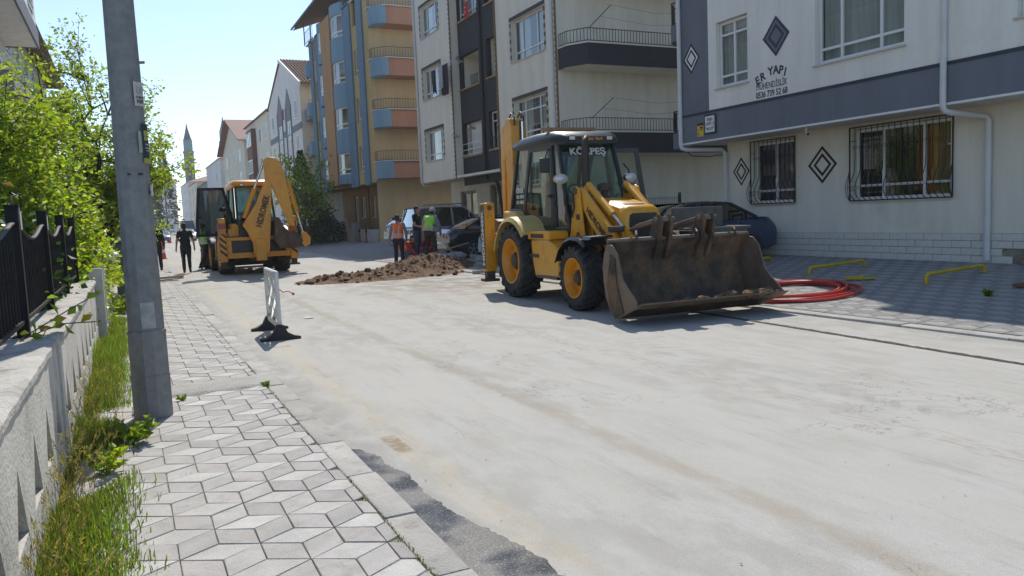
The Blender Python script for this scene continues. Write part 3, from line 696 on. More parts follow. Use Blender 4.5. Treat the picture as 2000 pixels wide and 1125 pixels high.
# ---------------------------------------------------------------- cream and anthracite building
M_CRM2 = stucco('pale_cream_render', (0.74, 0.70, 0.595), (0.61, 0.575, 0.49), 0.18, 0.6)
M_ANTH = stucco('anthracite_render', (0.060, 0.060, 0.064), (0.075, 0.075, 0.078), 0.2, 0.8)
M_BRICKT = mat('brick_trim', (0.21, 0.135, 0.065), 0.9, var=0.35, vs=14, bump=0.4, bs=30)
M_WOODS = mat('tan_sill', (0.36, 0.24, 0.115), 0.8, var=0.15)
M_RAILG = mat('grey_rail', (0.09, 0.09, 0.09), 0.55, var=0.1)
def building2():
    r = thing('apartment_building', 'cream apartment block with anthracite balcony section and patterned window surrounds', 'building', (13, 29, 0.3))
    X = 13.0; T = TX(X); Tr = TX(X + .35); zb = 3.25; zt = 12.1; F = [3.25 + 2.83 * k for k in range(3)]
    ya, yb, yc, yd = 22.7, 27.4, 31.85, 36.3
    w1 = [(23.56, 26.0, f + .95, f + 2.42) for f in F]; w2 = [(33.2, 35.46, f + .95, f + 2.35) for f in F]
    wallpanel(T, ya, yb, zb, zt, w1, .2).build('bay_wall', M_CRM2, r, world=True)
    wallpanel(T, yc, yd, zb, zt, w2, .2).build('bay_wall', M_CRM2, r, world=True)
    lo = [(29.75, 31.8, f + .9, f + 2.3) for f in F]; ro = [(27.55, 29.0, f + .95, f + 2.45) for f in F]
    wallpanel(Tr, yb, yc, zb - .35, zt, lo + ro, .22).build('recess_wall', M_ANTH, r, world=True)
    b = MB()
    for y in (yb, yc): b.quad((X, y, zb), (X + .36, y, zb), (X + .36, y, zt), (X, y, zt))
    b.build('bay_return', M_CRM2, r, world=True)
    # loggia boxes
    for i, f in enumerate(F):
        for (l, rr_, z0, z1), dp in ((lo[i], 1.3), (ro[i], 1.2)):
            if i in (0, 3) and l < 29: continue
            q = MB(); xb = X + .35 + dp; xf = X + .56
            q.quad((xb, l - .3, z0 - .9), (xb, rr_ + .3, z0 - .9), (xb, rr_ + .3, z1 + .05), (xb, l - .3, z1 + .05))
            q.quad((xf, l - .02, z1 + .003), (xb, l - .02, z1 + .003), (xb, rr_ + .02, z1 + .003), (xf, rr_ + .02, z1 + .003))
            q.quad((xf, l - .02, z0 - .9), (xb, l - .02, z0 - .9), (xb, rr_ + .02, z0 - .9), (xf, rr_ + .02, z0 - .9))
            for y in (l - .02, rr_ + .02): q.quad((xf, y, z0 - .9), (xb, y, z0 - .9), (xb, y, z1), (xf, y, z1))
            q.build('loggia', M_CRM2, r, world=True)
        if i != 3:
            for q_ in (lo[i], ro[i]): tbox(MB(), Tr, q_[0] - .05, q_[1] + .02, q_[2] - .06, q_[2], -.06, .22).build('ledge', M_WOODS, r, world=True)
    window(r, Tr, *ro[0], cols=(.5,), rows=(.75,), depth=.14, curt=(M_CURT, [(.1, .5)]), sill=False)
    window(r, Tr, *lo[2], cols=(.33, .66), rows=(.2,), depth=.14, sill=False, curt=(M_CURT, [(.3, .6)]))
    # white curtain and white rail on the first loggia, iron rails on the others
    cu = MB(); n = 30
    for k in range(n + 1):
        y = 29.8 + 1.6 * k / n; cu.v += [(X + .62 + .03 * sin(k * 1.7), y, F[0] + .95), (X + .6 + .02 * sin(k * 1.7), y, F[0] + 2.28)]
    for k in range(n): cu.f.append((2 * k, 2 * k + 2, 2 * k + 3, 2 * k + 1))
    cu.build('curtain', mat('white_curtain', (.62, .62, .61), .9, var=.1), r, world=True, smooth=80)
    railing(r, [(X + .3, 29.8), (X + .3, 31.75)], F[0] + .9, F[0] + 1.4, M_PVC, .5, mid=(F[0] + 1.15,))
    railing(r, [(X + .3, 27.6), (X + .3, 28.95)], F[0] + .95, F[0] + 1.42, M_IRON, .12)
    railing(r, [(X + .3, 29.8), (X + .3, 30.5)], F[1] + .9, F[1] + 1.3, M_RAILG, .1)
    downpipe(r, [(X + .28, 29.4, zt), (X + .28, 29.4, 3.3), (X + .3, 29.35, 3.1), (X + .7, 29.2, 2.9), (X + 1.1, 29.2, .4)], M_ANTH, .06)
    downpipe(r, [(X - .06, 36.2, zt), (X - .06, 36.2, 3.3), (X, 36.15, 3.15), (X + .5, 36.0, 3.12)], r=.05); downpipe(r, [(X - .05, 22.95, zt), (X - .05, 22.95, .5)], r=.05)
    # patterned trim round the bay windows and brick strips at the bay edges
    M_DK = mat('dark_window_trim', (0.055, 0.05, 0.048), .8); M_TN = mat('tan_window_trim', (0.40, 0.37, 0.30), .8)
    for (a, bb, z0, z1) in w1 + w2:
        s = MB(); s2 = MB()
        tbox(s, T, a - .12, bb + .12, z1 + .01, z1 + .13, -.02, .01)
        for aa in (a - .12, bb + .02):
            z = z0; k = 0
            while z < z1: tbox(s if k % 2 else s2, T, aa, aa + .1, z, min(z + .14, z1), -.015, .01); z += .14; k += 1
        so = s.build('window_surround', M_DK, r, world=True); s2.build('surround_inlay', M_TN, so, world=True)
        big = True
        window(r, T, a, bb, z0, z1, (.28, .74), (.22,) if z0 > 5 or a > 30 else (.2, .72), depth=.15, curt=(M_CURT, [(.02, .3), (.6, .98)]))
    for y0, y1 in ((22.705, 22.82), (27.28, 27.41), (31.83, 31.93)):
        b = MB(); z = zb
        me = None
        tbox(b, T, y0, y1, zb, zt, -.012, .01); bo = b.build('brick_strip', M_BRICKT, r, world=True)
        m1 = MB().box(-.022, 0, -(y1 - y0) / 2, (y1 - y0) / 2, 0, .075).mesh('brick'); m1.materials.append(M_BRICKT)
        m2 = MB().box(-.022, 0, -(y1 - y0) / 2, 0, 0, .075).mesh('brick'); m2.materials.append(M_BRICKT)
        k = 0
        while z < 11.5:
            o = share(m1 if k % 2 else m2, 'brick', bo); o.location = Vector((X - .012, (y0 + y1) / 2, z)) - ORG[r.name]; z += .1; k += 1
    MB().box(X - .01, X + .05, yc, yd, zb - .06, zb).box(X - .01, X + .05, ya, yb, zb - .06, zb).build('drip_edge', M_WOODS, r, world=True)
    MB().box(X + .002, X + 12, ya + .002, yd - .002, zb - .004, zb + .1).build('soffit', M_CRM2, r, world=True)
    # recessed ground floor with barred windows
    XG = X + 1.5; Tg = TX(XG)
    gw = [(24.2, 26.2, 1.2, 2.75), (28.0, 29.3, 1.0, 2.9), (30.3, 31.6, 1.0, 2.9), (33.2, 35.0, 1.2, 2.75)]
    wallpanel(Tg, ya, yd, .2, zb, gw, .15).build('ground_floor_wall', M_CRM2, r, world=True)
    for g_ in gw:
        window(r, Tg, *g_, cols=(.5,), rows=(), depth=.1)
        gb_ = MB()
        for z in (g_[2] + .1, g_[3] - .1): gb_.bar(Tg(g_[0], z, -.04), Tg(g_[1], z, -.04), .02)
        go = gb_.build('window_grille', M_RAILG, r, world=True); me = MB().box(-.009, .009, -.009, .009, g_[2], g_[3]).mesh('bar'); me.materials.append(M_RAILG)
        n = int((g_[1] - g_[0]) / .12)
        for k in range(n + 1): o = share(me, 'bar', go); o.location = Vector((XG - .04, g_[0] + (g_[1] - g_[0]) * k / n, 0)) - ORG[r.name]
    # end wall with deep balconies
    Y = ya; Te = TY(Y)
    wallpanel(Te, X, X + 12, .2, zt).build('end_wall', M_CRM2, r, world=True)
    MB().quad((X, yd, zb), (X + 12, yd, zb), (X + 12, yd, zt), (X, yd, zt)).build('far_wall', M_CRM2, r, world=True)
    for k, z in enumerate((3.42, 6.20, 9.02)):
        bo = MB().prism([(X + .02, Y + .01), (X + .02, Y - .55), (X + .42, Y - 1.2), (X + 8, Y - 1.2), (X + 8, Y + .01)], 'z', z, z + .66).build('balcony', M_ANTH, r, world=True)
        MB().prism([(X + .0, Y + .0), (X + .0, Y - .57), (X + .41, Y - 1.22), (X + 8.02, Y - 1.22), (X + 8.02, Y + .0)], 'z', z + .66, z + .70).build('coping', M_CRM2, bo, world=True)
        MB().prism([(X + .05, Y + .005), (X + .05, Y - .53), (X + .44, Y - 1.17), (X + 7.9, Y - 1.17), (X + 7.9, Y + .005)], 'z', z - .006, z + .01).build('underside', M_CRM2, bo, world=True)
        railing(r, [(X + .05, Y - .05), (X + .05, Y - .55), (X + .44, Y - 1.17), (X + 7.9, Y - 1.17)], z + .70, z + 1.12, M_RAILG, .115)
    ar = MB()
    for z in (4.5, 7.3):
        ar.tube([(X + .5, Y - 1.15, z), (X + .85, Y - 1.9, z + .55)], .014, 6); ar.tube([(X + 4.2, Y - 1.15, z), (X + 4.6, Y - 1.9, z + .5)], .014, 6)
        for q in (.0, .3): ar.tube([(X + .7 + q * .1, Y - 1.55 - q, z + .28 + q), (X + 2.5, Y - 1.6 - q, z + .12 + q), (X + 4.4, Y - 1.55 - q, z + .26 + q)], .004, 4)
    ar.build('clothes_line', M_RAILG, r, world=True)
    MB().box(X - .02, X + 12.3, ya - .02, yd + .02, zt, zt + .15).build('roof_slab', M_CRM2, r, world=True)
    # awning boxes and lamps on the recess
    for (y, z, L) in ((31.2, F[1] + 2.05, 1.5), (29.9, F[0] + 1.9, .6), (31.6, F[0] + 1.75, .5)): MB().bar((X + .1, y, z), (X - .25, y - L * .3, z + .05), .1, .09).build('awning_arm', mat('pale_metal', (.45, .46, .46), .4, var=.1), r, world=True)
    return r
B2 = building2()
# washing on the loggia
def washing():
    r = thing('hanging_laundry', 'dark and grey clothes hanging from a loggia of the anthracite block', 'laundry', (12.80, 32.55, 8.05)); r.scale = (1.2, 1.3, 1.35)
    rk = MB()
    for x in (-.1, .1, .3): rk.tube([(x, -1.2, 0), (x, .75, 0)], .008, 5)
    rk.tube([(-.1, -.6, 0), (.6, -.6, .15)], .008, 5).tube([(-.1, .3, 0), (.6, .3, .15)], .008, 5); rk.build('drying_rack', M_PVC, r)
    cols = [(.015, .016, .02), (.02, .022, .03), (.36, .36, .38), (.012, .013, .018), (.015, .016, .025), (.5, .5, .5)]
    for i, (y, w, h, c) in enumerate(((.45, .42, .75, 0), (.08, .3, .82, 1), (-.22, .34, .7, 2), (-.62, .5, .95, 3), (-.3, .3, .8, 4), (0.2, .2, .55, 5))):
        b = MB(); n = 10; m = 8; x = (-.1, .1, -.11, -.1, .3, .12)[i]
        for j in range(m + 1):
            for k in range(n + 1):
                t = k / n; b.v.append((x - .02 + .03 * sin(t * 9 + i) * j / m, y - w / 2 + w * t * (1 - .1 * j / m) + .03 * mnoise.noise(Vector((i, j * .6, 1))), -h * j / m * (1 + .12 * mnoise.noise(Vector((t * 3, i, 0))))))
        for j in range(m):
            for k in range(n): a = j * (n + 1) + k; b.f.append((a, a + 1, a + n + 2, a + n + 1))
        b.build('garment', mat('cloth%d' % i, cols[c], .95, var=.2), r, smooth=80)
washing()
fl = MB()
for j in range(5):
    for k in range(7): fl.v.append((13.25 - .02 * sin(k), 30.8 - .42 * k / 6, 9.75 + .62 * j / 4))
for j in range(4):
    for k in range(6): a = j * 7 + k; fl.f.append((a, a + 1, a + 8, a + 7))
M_FLAG = mat('flag_red', (.45, .015, .02), .8, var=.1)
fo = thing('flag', 'small red flag with white crescent hung below a window of the anthracite block', 'flag', (13.24, 30.6, 9.75)); fl.build('cloth', M_FLAG, fo, world=True, smooth=80)
cr = MB()
for k in range(12):
    t0, t1 = [radians(40 + 280 * q / 12) for q in (k, k + 1)]
    def P_(t, r_, o): return (13.215, 30.62 - o - r_ * cos(t), 10.06 + r_ * sin(t))
    cr.quad(P_(t0, .12, 0), P_(t1, .12, 0), P_(t1, .095, -.03), P_(t0, .095, -.03))
cr.build('crescent', M_WTRIM, fo, world=True)
M_DGLASS = mat('dark_pane', (0.06, 0.075, 0.09), .08, var=.3, vs=.8, spec=.8)
# ---------------------------------------------------------------- yellow, blue and orange building
M_YEL = stucco('ochre_render', (0.46, 0.34, 0.16), (0.38, 0.285, 0.14), 0.2, 0.6)
M_YEL2 = stucco('pale_ochre_render', (0.50, 0.385, 0.23), (0.42, 0.325, 0.195), 0.2, 0.6)
M_BLU = stucco('blue_render', (0.145, 0.225, 0.30), (0.125, 0.19, 0.25), 0.2, 0.6)
M_LBLU = stucco('light_blue_render', (0.21, 0.32, 0.41), (0.18, 0.275, 0.35), 0.2, 0.6)
M_ORG = stucco('orange_render', (0.44, 0.26, 0.135), (0.37, 0.22, 0.12), 0.2, 0.6)
M_RED = stucco('salmon_render', (0.42, 0.225, 0.155), (0.35, 0.19, 0.135), 0.2, 0.6)
M_BRN = stucco('brown_render', (0.255, 0.165, 0.08), (0.205, 0.135, 0.07), 0.25, 0.6)
M_EAVE = mat('eave_wood', (0.145, 0.088, 0.055), .8, var=.25, vs=1.5, streak=(1, 8, 1))
M_RTILE = mat('roof_tile', (0.235, 0.125, 0.095), .85, var=.25, vs=6, bump=.3, bs=12, dirt=((.15, .08, .06), .3, 3))
M_GCONC = mat('grey_concrete', (0.27, 0.265, 0.25), .95, var=.2, vs=1.5, bump=.4, bs=30, dirt=((.17, .16, .145), .3, 1.5))
def arcbay(T, a0, a1, z0, z1, bulge, n=8, flat=0.0):
    b = MB()
    for k in range(n + 1):
        t = k / n; d = -bulge * sin(pi * t) ** .8; a = a0 + (a1 - a0) * t
        b.v += [T(a, z0, d), T(a, z1, d)]
    for k in range(n): b.f.append((2 * k, 2 * k + 2, 2 * k + 3, 2 * k + 1))
    for z, o in ((z0, 0), (z1, 1)):
        b.v.append(T(a0, z, .05)); b.v.append(T(a1, z, .05)); m_ = len(b.v)
        b.f.append(tuple([2 * k + o for k in range(n + 1)] + [m_ - 1, m_ - 2]))
    return b
def baywindow(parent, T, a0, a1, z0, z1, bulge, cols=4):
    f = MB(); n = cols; P = []
    for k in range(n + 1):
        t = k / n; P.append(Vector(T(a0 + (a1 - a0) * t, 0, -bulge * sin(pi * t) ** .8 + .06)))
    for k in range(n):
        for z in (z0 + .04, z0 + (z1 - z0) * .24, z1 - .04): f.bar((P[k].x, P[k].y, z), (P[k + 1].x, P[k + 1].y, z), .06, .08)
    for p in P: f.bar((p.x, p.y, z0), (p.x, p.y, z1), .07)
    fo = f.build('window', M_PVC, parent, world=True)
    for k in range(n):
        a, b = P[k], P[k + 1]; MB().quad((a.x, a.y, z0), (b.x, b.y, z0), (b.x, b.y, z1), (a.x, a.y, z1)).build('pane', M_GLASS, fo, world=True)
    a, b = Vector(T(a0, 0, .3)), Vector(T(a1, 0, .3)); MB().quad((a.x, a.y, z0), (b.x, b.y, z0), (b.x, b.y, z1), (a.x, a.y, z1)).build('curtain', M_CURT, fo, world=True)
    return fo
def building3():
    r = thing('apartment_building', 'tall apartment block with yellow, blue and orange stripes and rounded bay windows', 'building', (13, 52, 0.3))
    X = 13.0; T = TX(X); zb = 3.75; F = [3.75 + 2.84 * k for k in range(4)]; zt = 14.55
    Y0, Y1 = 43.9, 59.9
    def strip(a, b, m, d0=0.0, z0=zb, z1=zt, nm='wall_strip'):
        q = MB(); tbox(q, T, a, b, z0, z1, -d0, .3); return q.build(nm, m, r, world=True)
    # stripes from near to far
    strip(43.9, 44.95, M_YEL, 0, zb, zt)
    strip(44.95, 46.05, M_BLU, .10, zb - .1, zt + .15, 'pilaster')
    w = [(46.3, 47.2, f + .75, f + 2.25) for f in F]
    wallpanel(T, 46.05, 47.5, zb, zt, w, .15).build('wall_strip', M_YEL, r, world=True)
    strip(47.5, 49.1, M_BLU, .10, zb - .1, zt + .15, 'pilaster')
    strip(51.9, 54.4, M_ORG, .26, zb + .2, zt + .4, 'column')
    strip(54.4, 55.9, M_YEL, -.1)
    strip(55.95, 57.0, M_BLU, .10, zb - .1, zt + .15, 'pilaster')
    w2 = [(57.2, 57.8, f + .75, f + 2.25) for f in F]
    wallpanel(T, 57.0, 58.0, zb, zt, w2, .15).build('wall_strip', M_YEL, r, world=True)
    strip(58.0, 59.0, M_BLU, .10, zb - .1, zt + .15, 'pilaster')
    for i, f in enumerate(F):
        window(r, T, *w[i], cols=(.5,), rows=(.22,), depth=.1, curt=(M_CURT, [(.1, .9)]), fm=M_BRN if i == 3 else M_PVC, split=True)
        window(r, T, *w2[i], cols=(.5,), rows=(.22,), depth=.1, room=True, split=False)
        # rounded bays: spandrel + window ring
        arcbay(T, 49.1, 51.9, f - .02 + (.2 if i == 0 else 0), f + .78, .48).build('bay_spandrel', M_LBLU, r, world=True, smooth=50)
        baywindow(r, T, 49.15, 51.85, f + .78, f + 2.12, .42)
        arcbay(T, 49.1, 51.9, f + 2.12, f + 2.84 - .02, .48).build('bay_spandrel', M_LBLU, r, world=True, smooth=50)
        arcbay(T, 54.4, 55.95, f + .1, f + .78, .3).build('bay_spandrel', M_LBLU, r, world=True, smooth=50)
        baywindow(r, T, 54.45, 55.9, f + .78, f + 2.2, .25, 3)
        arcbay(T, 54.4, 55.95, f + 2.2, f + 2.82, .3).build('bay_spandrel', M_LBLU, r, world=True, smooth=50)
        # far-end balcony
        MB().prism([(X - .1, 59.0), (X - .3, 59.2), (X - .3, 59.8), (X - .1, 60.0), (X + 1, 60.0), (X + 1, 59.0)], 'z', f + .0, f + .95).build('balcony', M_LBLU, r, world=True)
        strip(59.0, 59.9, M_YEL2, -.3, f + .95, f + 2.84)
    s = MB(); tbox(s, T, 43.9, 59.9, zt - .03, zt + .06, -.1, .3)
    s.build('cornice', M_SILL, r, world=True)
    MB().box(X + .28, X + 11, Y0 + .02, Y1, zb, zt).build('core', M_YEL2, r, world=True)
    # near side: plain wall with salmon balconies and blue rounded corners
    Te = TY(Y0 - .006)
    wallpanel(Te, X - .006, X + 11, .3, zt + 1.2).build('side_wall', M_YEL2, r, world=True)
    for i, f in enumerate((3.88, 6.72, 9.53, 12.33)):
        z1 = f + .92
        bo = MB().prism([(X + .45, Y0), (X + .45, Y0 - 1.3), (X + 9, Y0 - 1.3), (X + 9, Y0)], 'z', f, z1).build('balcony', M_RED, r, world=True)
        c = MB(); pts = [(X - .02, Y0), (X - .12, Y0 - .5)] + [(X - .12 + .75 * (1 - cos(t * pi / 10)), Y0 - .6 - .8 * sin(t * pi / 10)) for t in range(6)] + [(X + .63, Y0 - .1)]
        c.prism(pts, 'z', f - .01, z1 + .01).build('rounded_corner', M_LBLU, bo, world=True, smooth=40)
        MB().prism([(X - .16, Y0), (X - .18, Y0 - .6), (X + .5, Y0 - 1.45), (X + 9, Y0 - 1.36), (X + 9, Y0)], 'z', z1 + .01, z1 + .07).build('coping', M_SILL, bo, world=True)
        railing(r, [(X - .05, Y0 - .1), (X - .05, Y0 - .6), (X + .55, Y0 - 1.3), (X + 6, Y0 - 1.3)], z1 + .07, z1 + .62, mat('maroon_rail', (.08, .03, .03), .6), .16)
    # attic floor, terrace and roof
    MB().box(X + .8, X + 10, 52.5, 59, zt + .06, zt + 1.6).build('attic', M_EAVE, r, world=True)
    for y in (53.2, 54.6, 56, 57.4): tbox(MB(), TX(X + .8), y, y + 1.1, zt + .45, zt + 1.45, -.03, .05).build('attic_window', M_DGLASS, r, world=True)
    for k in range(7): tbox(MB(), TX(X + .35), 46.0 + k * .72, 46.68 + k * .72, zt + .55, zt + 2.0, 0, .03).build('glass_screen', glass('screen_glass', (.45, .75, .8), 1.2), r, world=True)
    railing(r, [(X - .05, 44.2), (X - .05, 49), (X - .45, 50.5), (X - .05, 51.8)], zt + .06, zt + .6, M_RAILG, .22)
    railing(r, [(X - .2, 57), (X - .2, 59.8)], zt + .06, zt + .9, M_BLU, .3)
    for y in (57.6, 59.7): MB().bar((X - .2, y, zt), (X - .2, y, zt + 1.7), .07).build('terrace_post', M_BLU, r, world=True)
    rf = MB(); ze = 16.15
    P = [(X - 1.0, 44.0 + 7.5, ze + .05), (X - 1.0, 63.2, ze - .1), (X + 12, 63.2, ze - .1), (X + 12, 44 + 7.5, ze + .05)]
    rf.add([(X - .8, 50.6, ze), (X - .8, 60.9, ze - .1), (X + 4.5, 60.9, ze + 1.9), (X + 4.5, 50.6, ze + 1.9), (X + 10, 60.9, ze - .1), (X + 10, 50.6, ze)], [(0, 1, 2, 3), (3, 2, 4, 5)])
    rf.add([(X - .8, 50.6, ze - .18), (X - .8, 60.9, ze - .28), (X + 4.5, 60.9, ze + 1.7), (X + 4.5, 50.6, ze + 1.7), (X + 10, 60.9, ze - .28), (X + 10, 50.6, ze - .18)], [(3, 2, 1, 0), (5, 4, 2, 3)])
    rf.build('roof', M_EAVE, r, world=True)
    MB().tube([(X - .85, 50.5, ze - .06), (X - .85, 61.0, ze - .16)], .07, 8).build('gutter', M_BLU, r, world=True)
    # ground floor and the grey plinth
    XG = X + 1.1; Tg = TX(XG)
    gw = [(45.9, 46.9, 1.35, 3.1), (48.2, 48.9, 1.75, 3.1), (50.6, 51.5, 1.75, 3.1), (52.3, 53.2, 1.35, 3.2)]
    wallpanel(Tg, 43.9, 56.5, .95, zb, gw, .15).build('ground_floor_wall', M_BRN, r, world=True)
    MB().box(X + .01, X + 11, 43.92, 59.8, zb - .02, zb + .1).build('soffit', M_BRN, r, world=True)
    for g_ in gw: window(r, Tg, *g_, cols=(.5,), rows=(.25,), depth=.1, curt=(M_CURT, [(.3, .7)]))
    MB().box(XG - .06, XG + .2, 43.8, 56.5, .25, .95).build('plinth', M_GCONC, r, world=True)
    MB().box(XG + .1, XG + 6, 56.5, 59.5, .2, zb).build('entrance_wall', M_GCONC, r, world=True)
    downpipe(r, [(XG - .05, 49.6, zb), (XG - .05, 49.6, .5)], M_BRN, .05)
    return r
building3()
lw_ = thing('garden_wall', 'weathered grey concrete garden wall with square pillars before the striped block', 'wall', (12.7, 52, .3))
MB().box(12.55, 13.1, 52.0, 52.8, .2, 1.55).build('pillar', M_GCONC, lw_, world=True, bevel=.03)
MB().box(12.75, 13.2, 48.7, 49.3, .2, 1.45).build('pillar', M_GCONC, lw_, world=True, bevel=.03)
MB().box(12.8, 13.0, 49.3, 52.0, .2, 1.1).build('wall_panel', M_GCONC, lw_, world=True)
MB().box(13.1, 13.25, 44.5, 48.7, .2, 1.02).build('wall_panel', mat('pale_grey_wall', (.36, .37, .37), .95, var=.2, vs=1.5), lw_, world=True)

# ---------------------------------------------------------------- white gabled building with grey bands
M_WHT = stucco('white_facade', (0.74, 0.73, 0.70), (0.63, 0.62, 0.59), 0.15, .4)
M_GRT = mat('grey_trim_render', (0.215, 0.23, 0.255), .9, var=.1)
M_CREAM = stucco('cream_facade', (0.70, 0.655, 0.54), (0.59, 0.55, 0.455), 0.15, .4)
def gable_front(T, y0, y1, ze, ya, za, z0=.2):
    b = MB(); b.add([T(y0, z0, 0), T(y1, z0, 0), T(y1, ze, 0), T(ya, za, 0), T(y0, ze, 0)], [(0, 1, 2, 3, 4)]); return b
def simple_windows(r, T, lst, cols=(.5,), fm=None, curt=True):
    for (a, b, z0, z1) in lst:
        window(r, T, a, b, z0, z1, cols=cols, rows=(.2,), depth=-.04, fw=.07, curt=None, sill=True, fm=fm, split=True, room=False, gm=M_DGLASS)
def building4():
    r = thing('apartment_building', 'white gabled apartment block with grey bands and pointed window surrounds', 'building', (13, 71, .3))
    X = 13.; T = TX(X); y0, y1, ya, ze, za = 63.6, 78.5, 71., 12.6, 15.5
    gable_front(T, y0, y1, ze, ya, za).build('gable_wall', M_WHT, r, world=True)
    b = MB()
    for z in (9.05, 6.2, 3.4):
        for (a, c) in ((y0, 67.4), (70.2, 71.4), (74.2, y1)): tbox(b, T, a, c, z, z + .5, -.04, .02)
    b.build('band', M_GRT, r, world=True)
    b = MB()
    for yc in (68.8, 72.8):
        for s in (-1.15, 1.15): tbox(b, T, yc + s - .11, yc + s + .11, .5, 11.4, -.08, .02)
        b.prism([(yc - 1.26, 10.2), (yc + 1.26, 10.2), (yc + 1.26, 11.4), (yc, 12.9), (yc - 1.26, 11.4)], 'x', X - .05, X + .01)
        for z in (6.2, 9.05): tbox(b, T, yc - 1.1, yc + 1.1, z - .15, z + .05, -.03, .02)
    b.build('pointed_surround', M_GRT, r, world=True)
    ws = [(64.8, 65.9, z, z + 1.5) for z in (10.0, 7.2, 4.4)] + [(75.9, 77, z, z + 1.5) for z in (10., 7.2, 4.4)] + [(yc - .75, yc + .75, z, z + 1.6) for yc in (68.8, 72.8) for z in (8.6, 5.7, 2.9)]
    simple_windows(r, T, ws)
    Te = TY(y0); MB().quad((X, y0, .2), (X + 12, y0, .2), (X + 12, y0, ze), (X, y0, ze)).build('side_wall', M_CREAM, r, world=True)
    for z in (9.55, 6.7, 3.85):
        bo = MB().box(X + .3, X + 7, y0 - 1.4, y0 + .01, z, z + .9).build('balcony', M_GRT, r, world=True)
        railing(r, [(X + .35, y0 - 1.35), (X + 6.9, y0 - 1.35)], z + .9, z + 1.5, M_RAILG, .2)
    simple_windows(r, TY(y0), [(15.2, 16.4, z, z + 1.9) for z in (10.3, 7.5, 4.7)], fm=mat('brown_frame', (.2, .1, .05), .6))
    rf = MB()
    for sgn, ye in ((-1, y0 - .9), (1, y1 + .5)):
        zz = ze - .2; d = .07
        rf.add([(X - .12, ye, zz), (X + 13, ye, zz), (X + 13, ya, za + .25), (X - .12, ya, za + .25), (X - .12, ye, zz - d), (X + 13, ye, zz - d), (X + 13, ya, za + .25 - d), (X - .12, ya, za + .25 - d)],
               [(0, 1, 2, 3), (4, 7, 6, 5), (0, 3, 7, 4), (0, 4, 5, 1)])
    ro = rf.build('roof', M_RTILE, r, world=True)
    # courses of barrel tiles on the visible slope, joined: single tiles are only a few pixels wide
    t = MB(); n = 26; v0 = Vector((0, y0 - .9, ze - .2)); v1 = Vector((0, ya, za + .25))
    for k in range(44):
        x = X + .05 + k * .26
        for c in range(14):
            p = v0.lerp(v1, c / 14); q = v0.lerp(v1, (c + 1) / 14)
            t.tube([(x, p.y, p.z + .05), (x, q.y, q.z + .02)], [.085, .065], 5, caps=False)
    tag(t.build('roof_tiles', M_RTILE, ro, world=True), kind='stuff')
    MB().add([(X - .22, y0 - .95, ze - .45), (X - .22, ya, za), (X - .22, ya, za + .3), (X - .22, y0 - .95, ze - .1), (X - .1, y0 - .95, ze - .45), (X - .1, ya, za), (X - .1, ya, za + .3), (X - .1, y0 - .95, ze - .1)], [(0, 1, 2, 3), (7, 6, 5, 4), (3, 2, 6, 7), (0, 4, 5, 1), (0, 3, 7, 4)]).build('verge_board', M_WTRIM, r, world=True)
    MB().box(X - .07, X - .01, 70.9, 71.2, 10.6, 11.5).build('red_banner', mat('banner_red', (.4, .06, .08), .7), r, world=True)
    return r
building4()
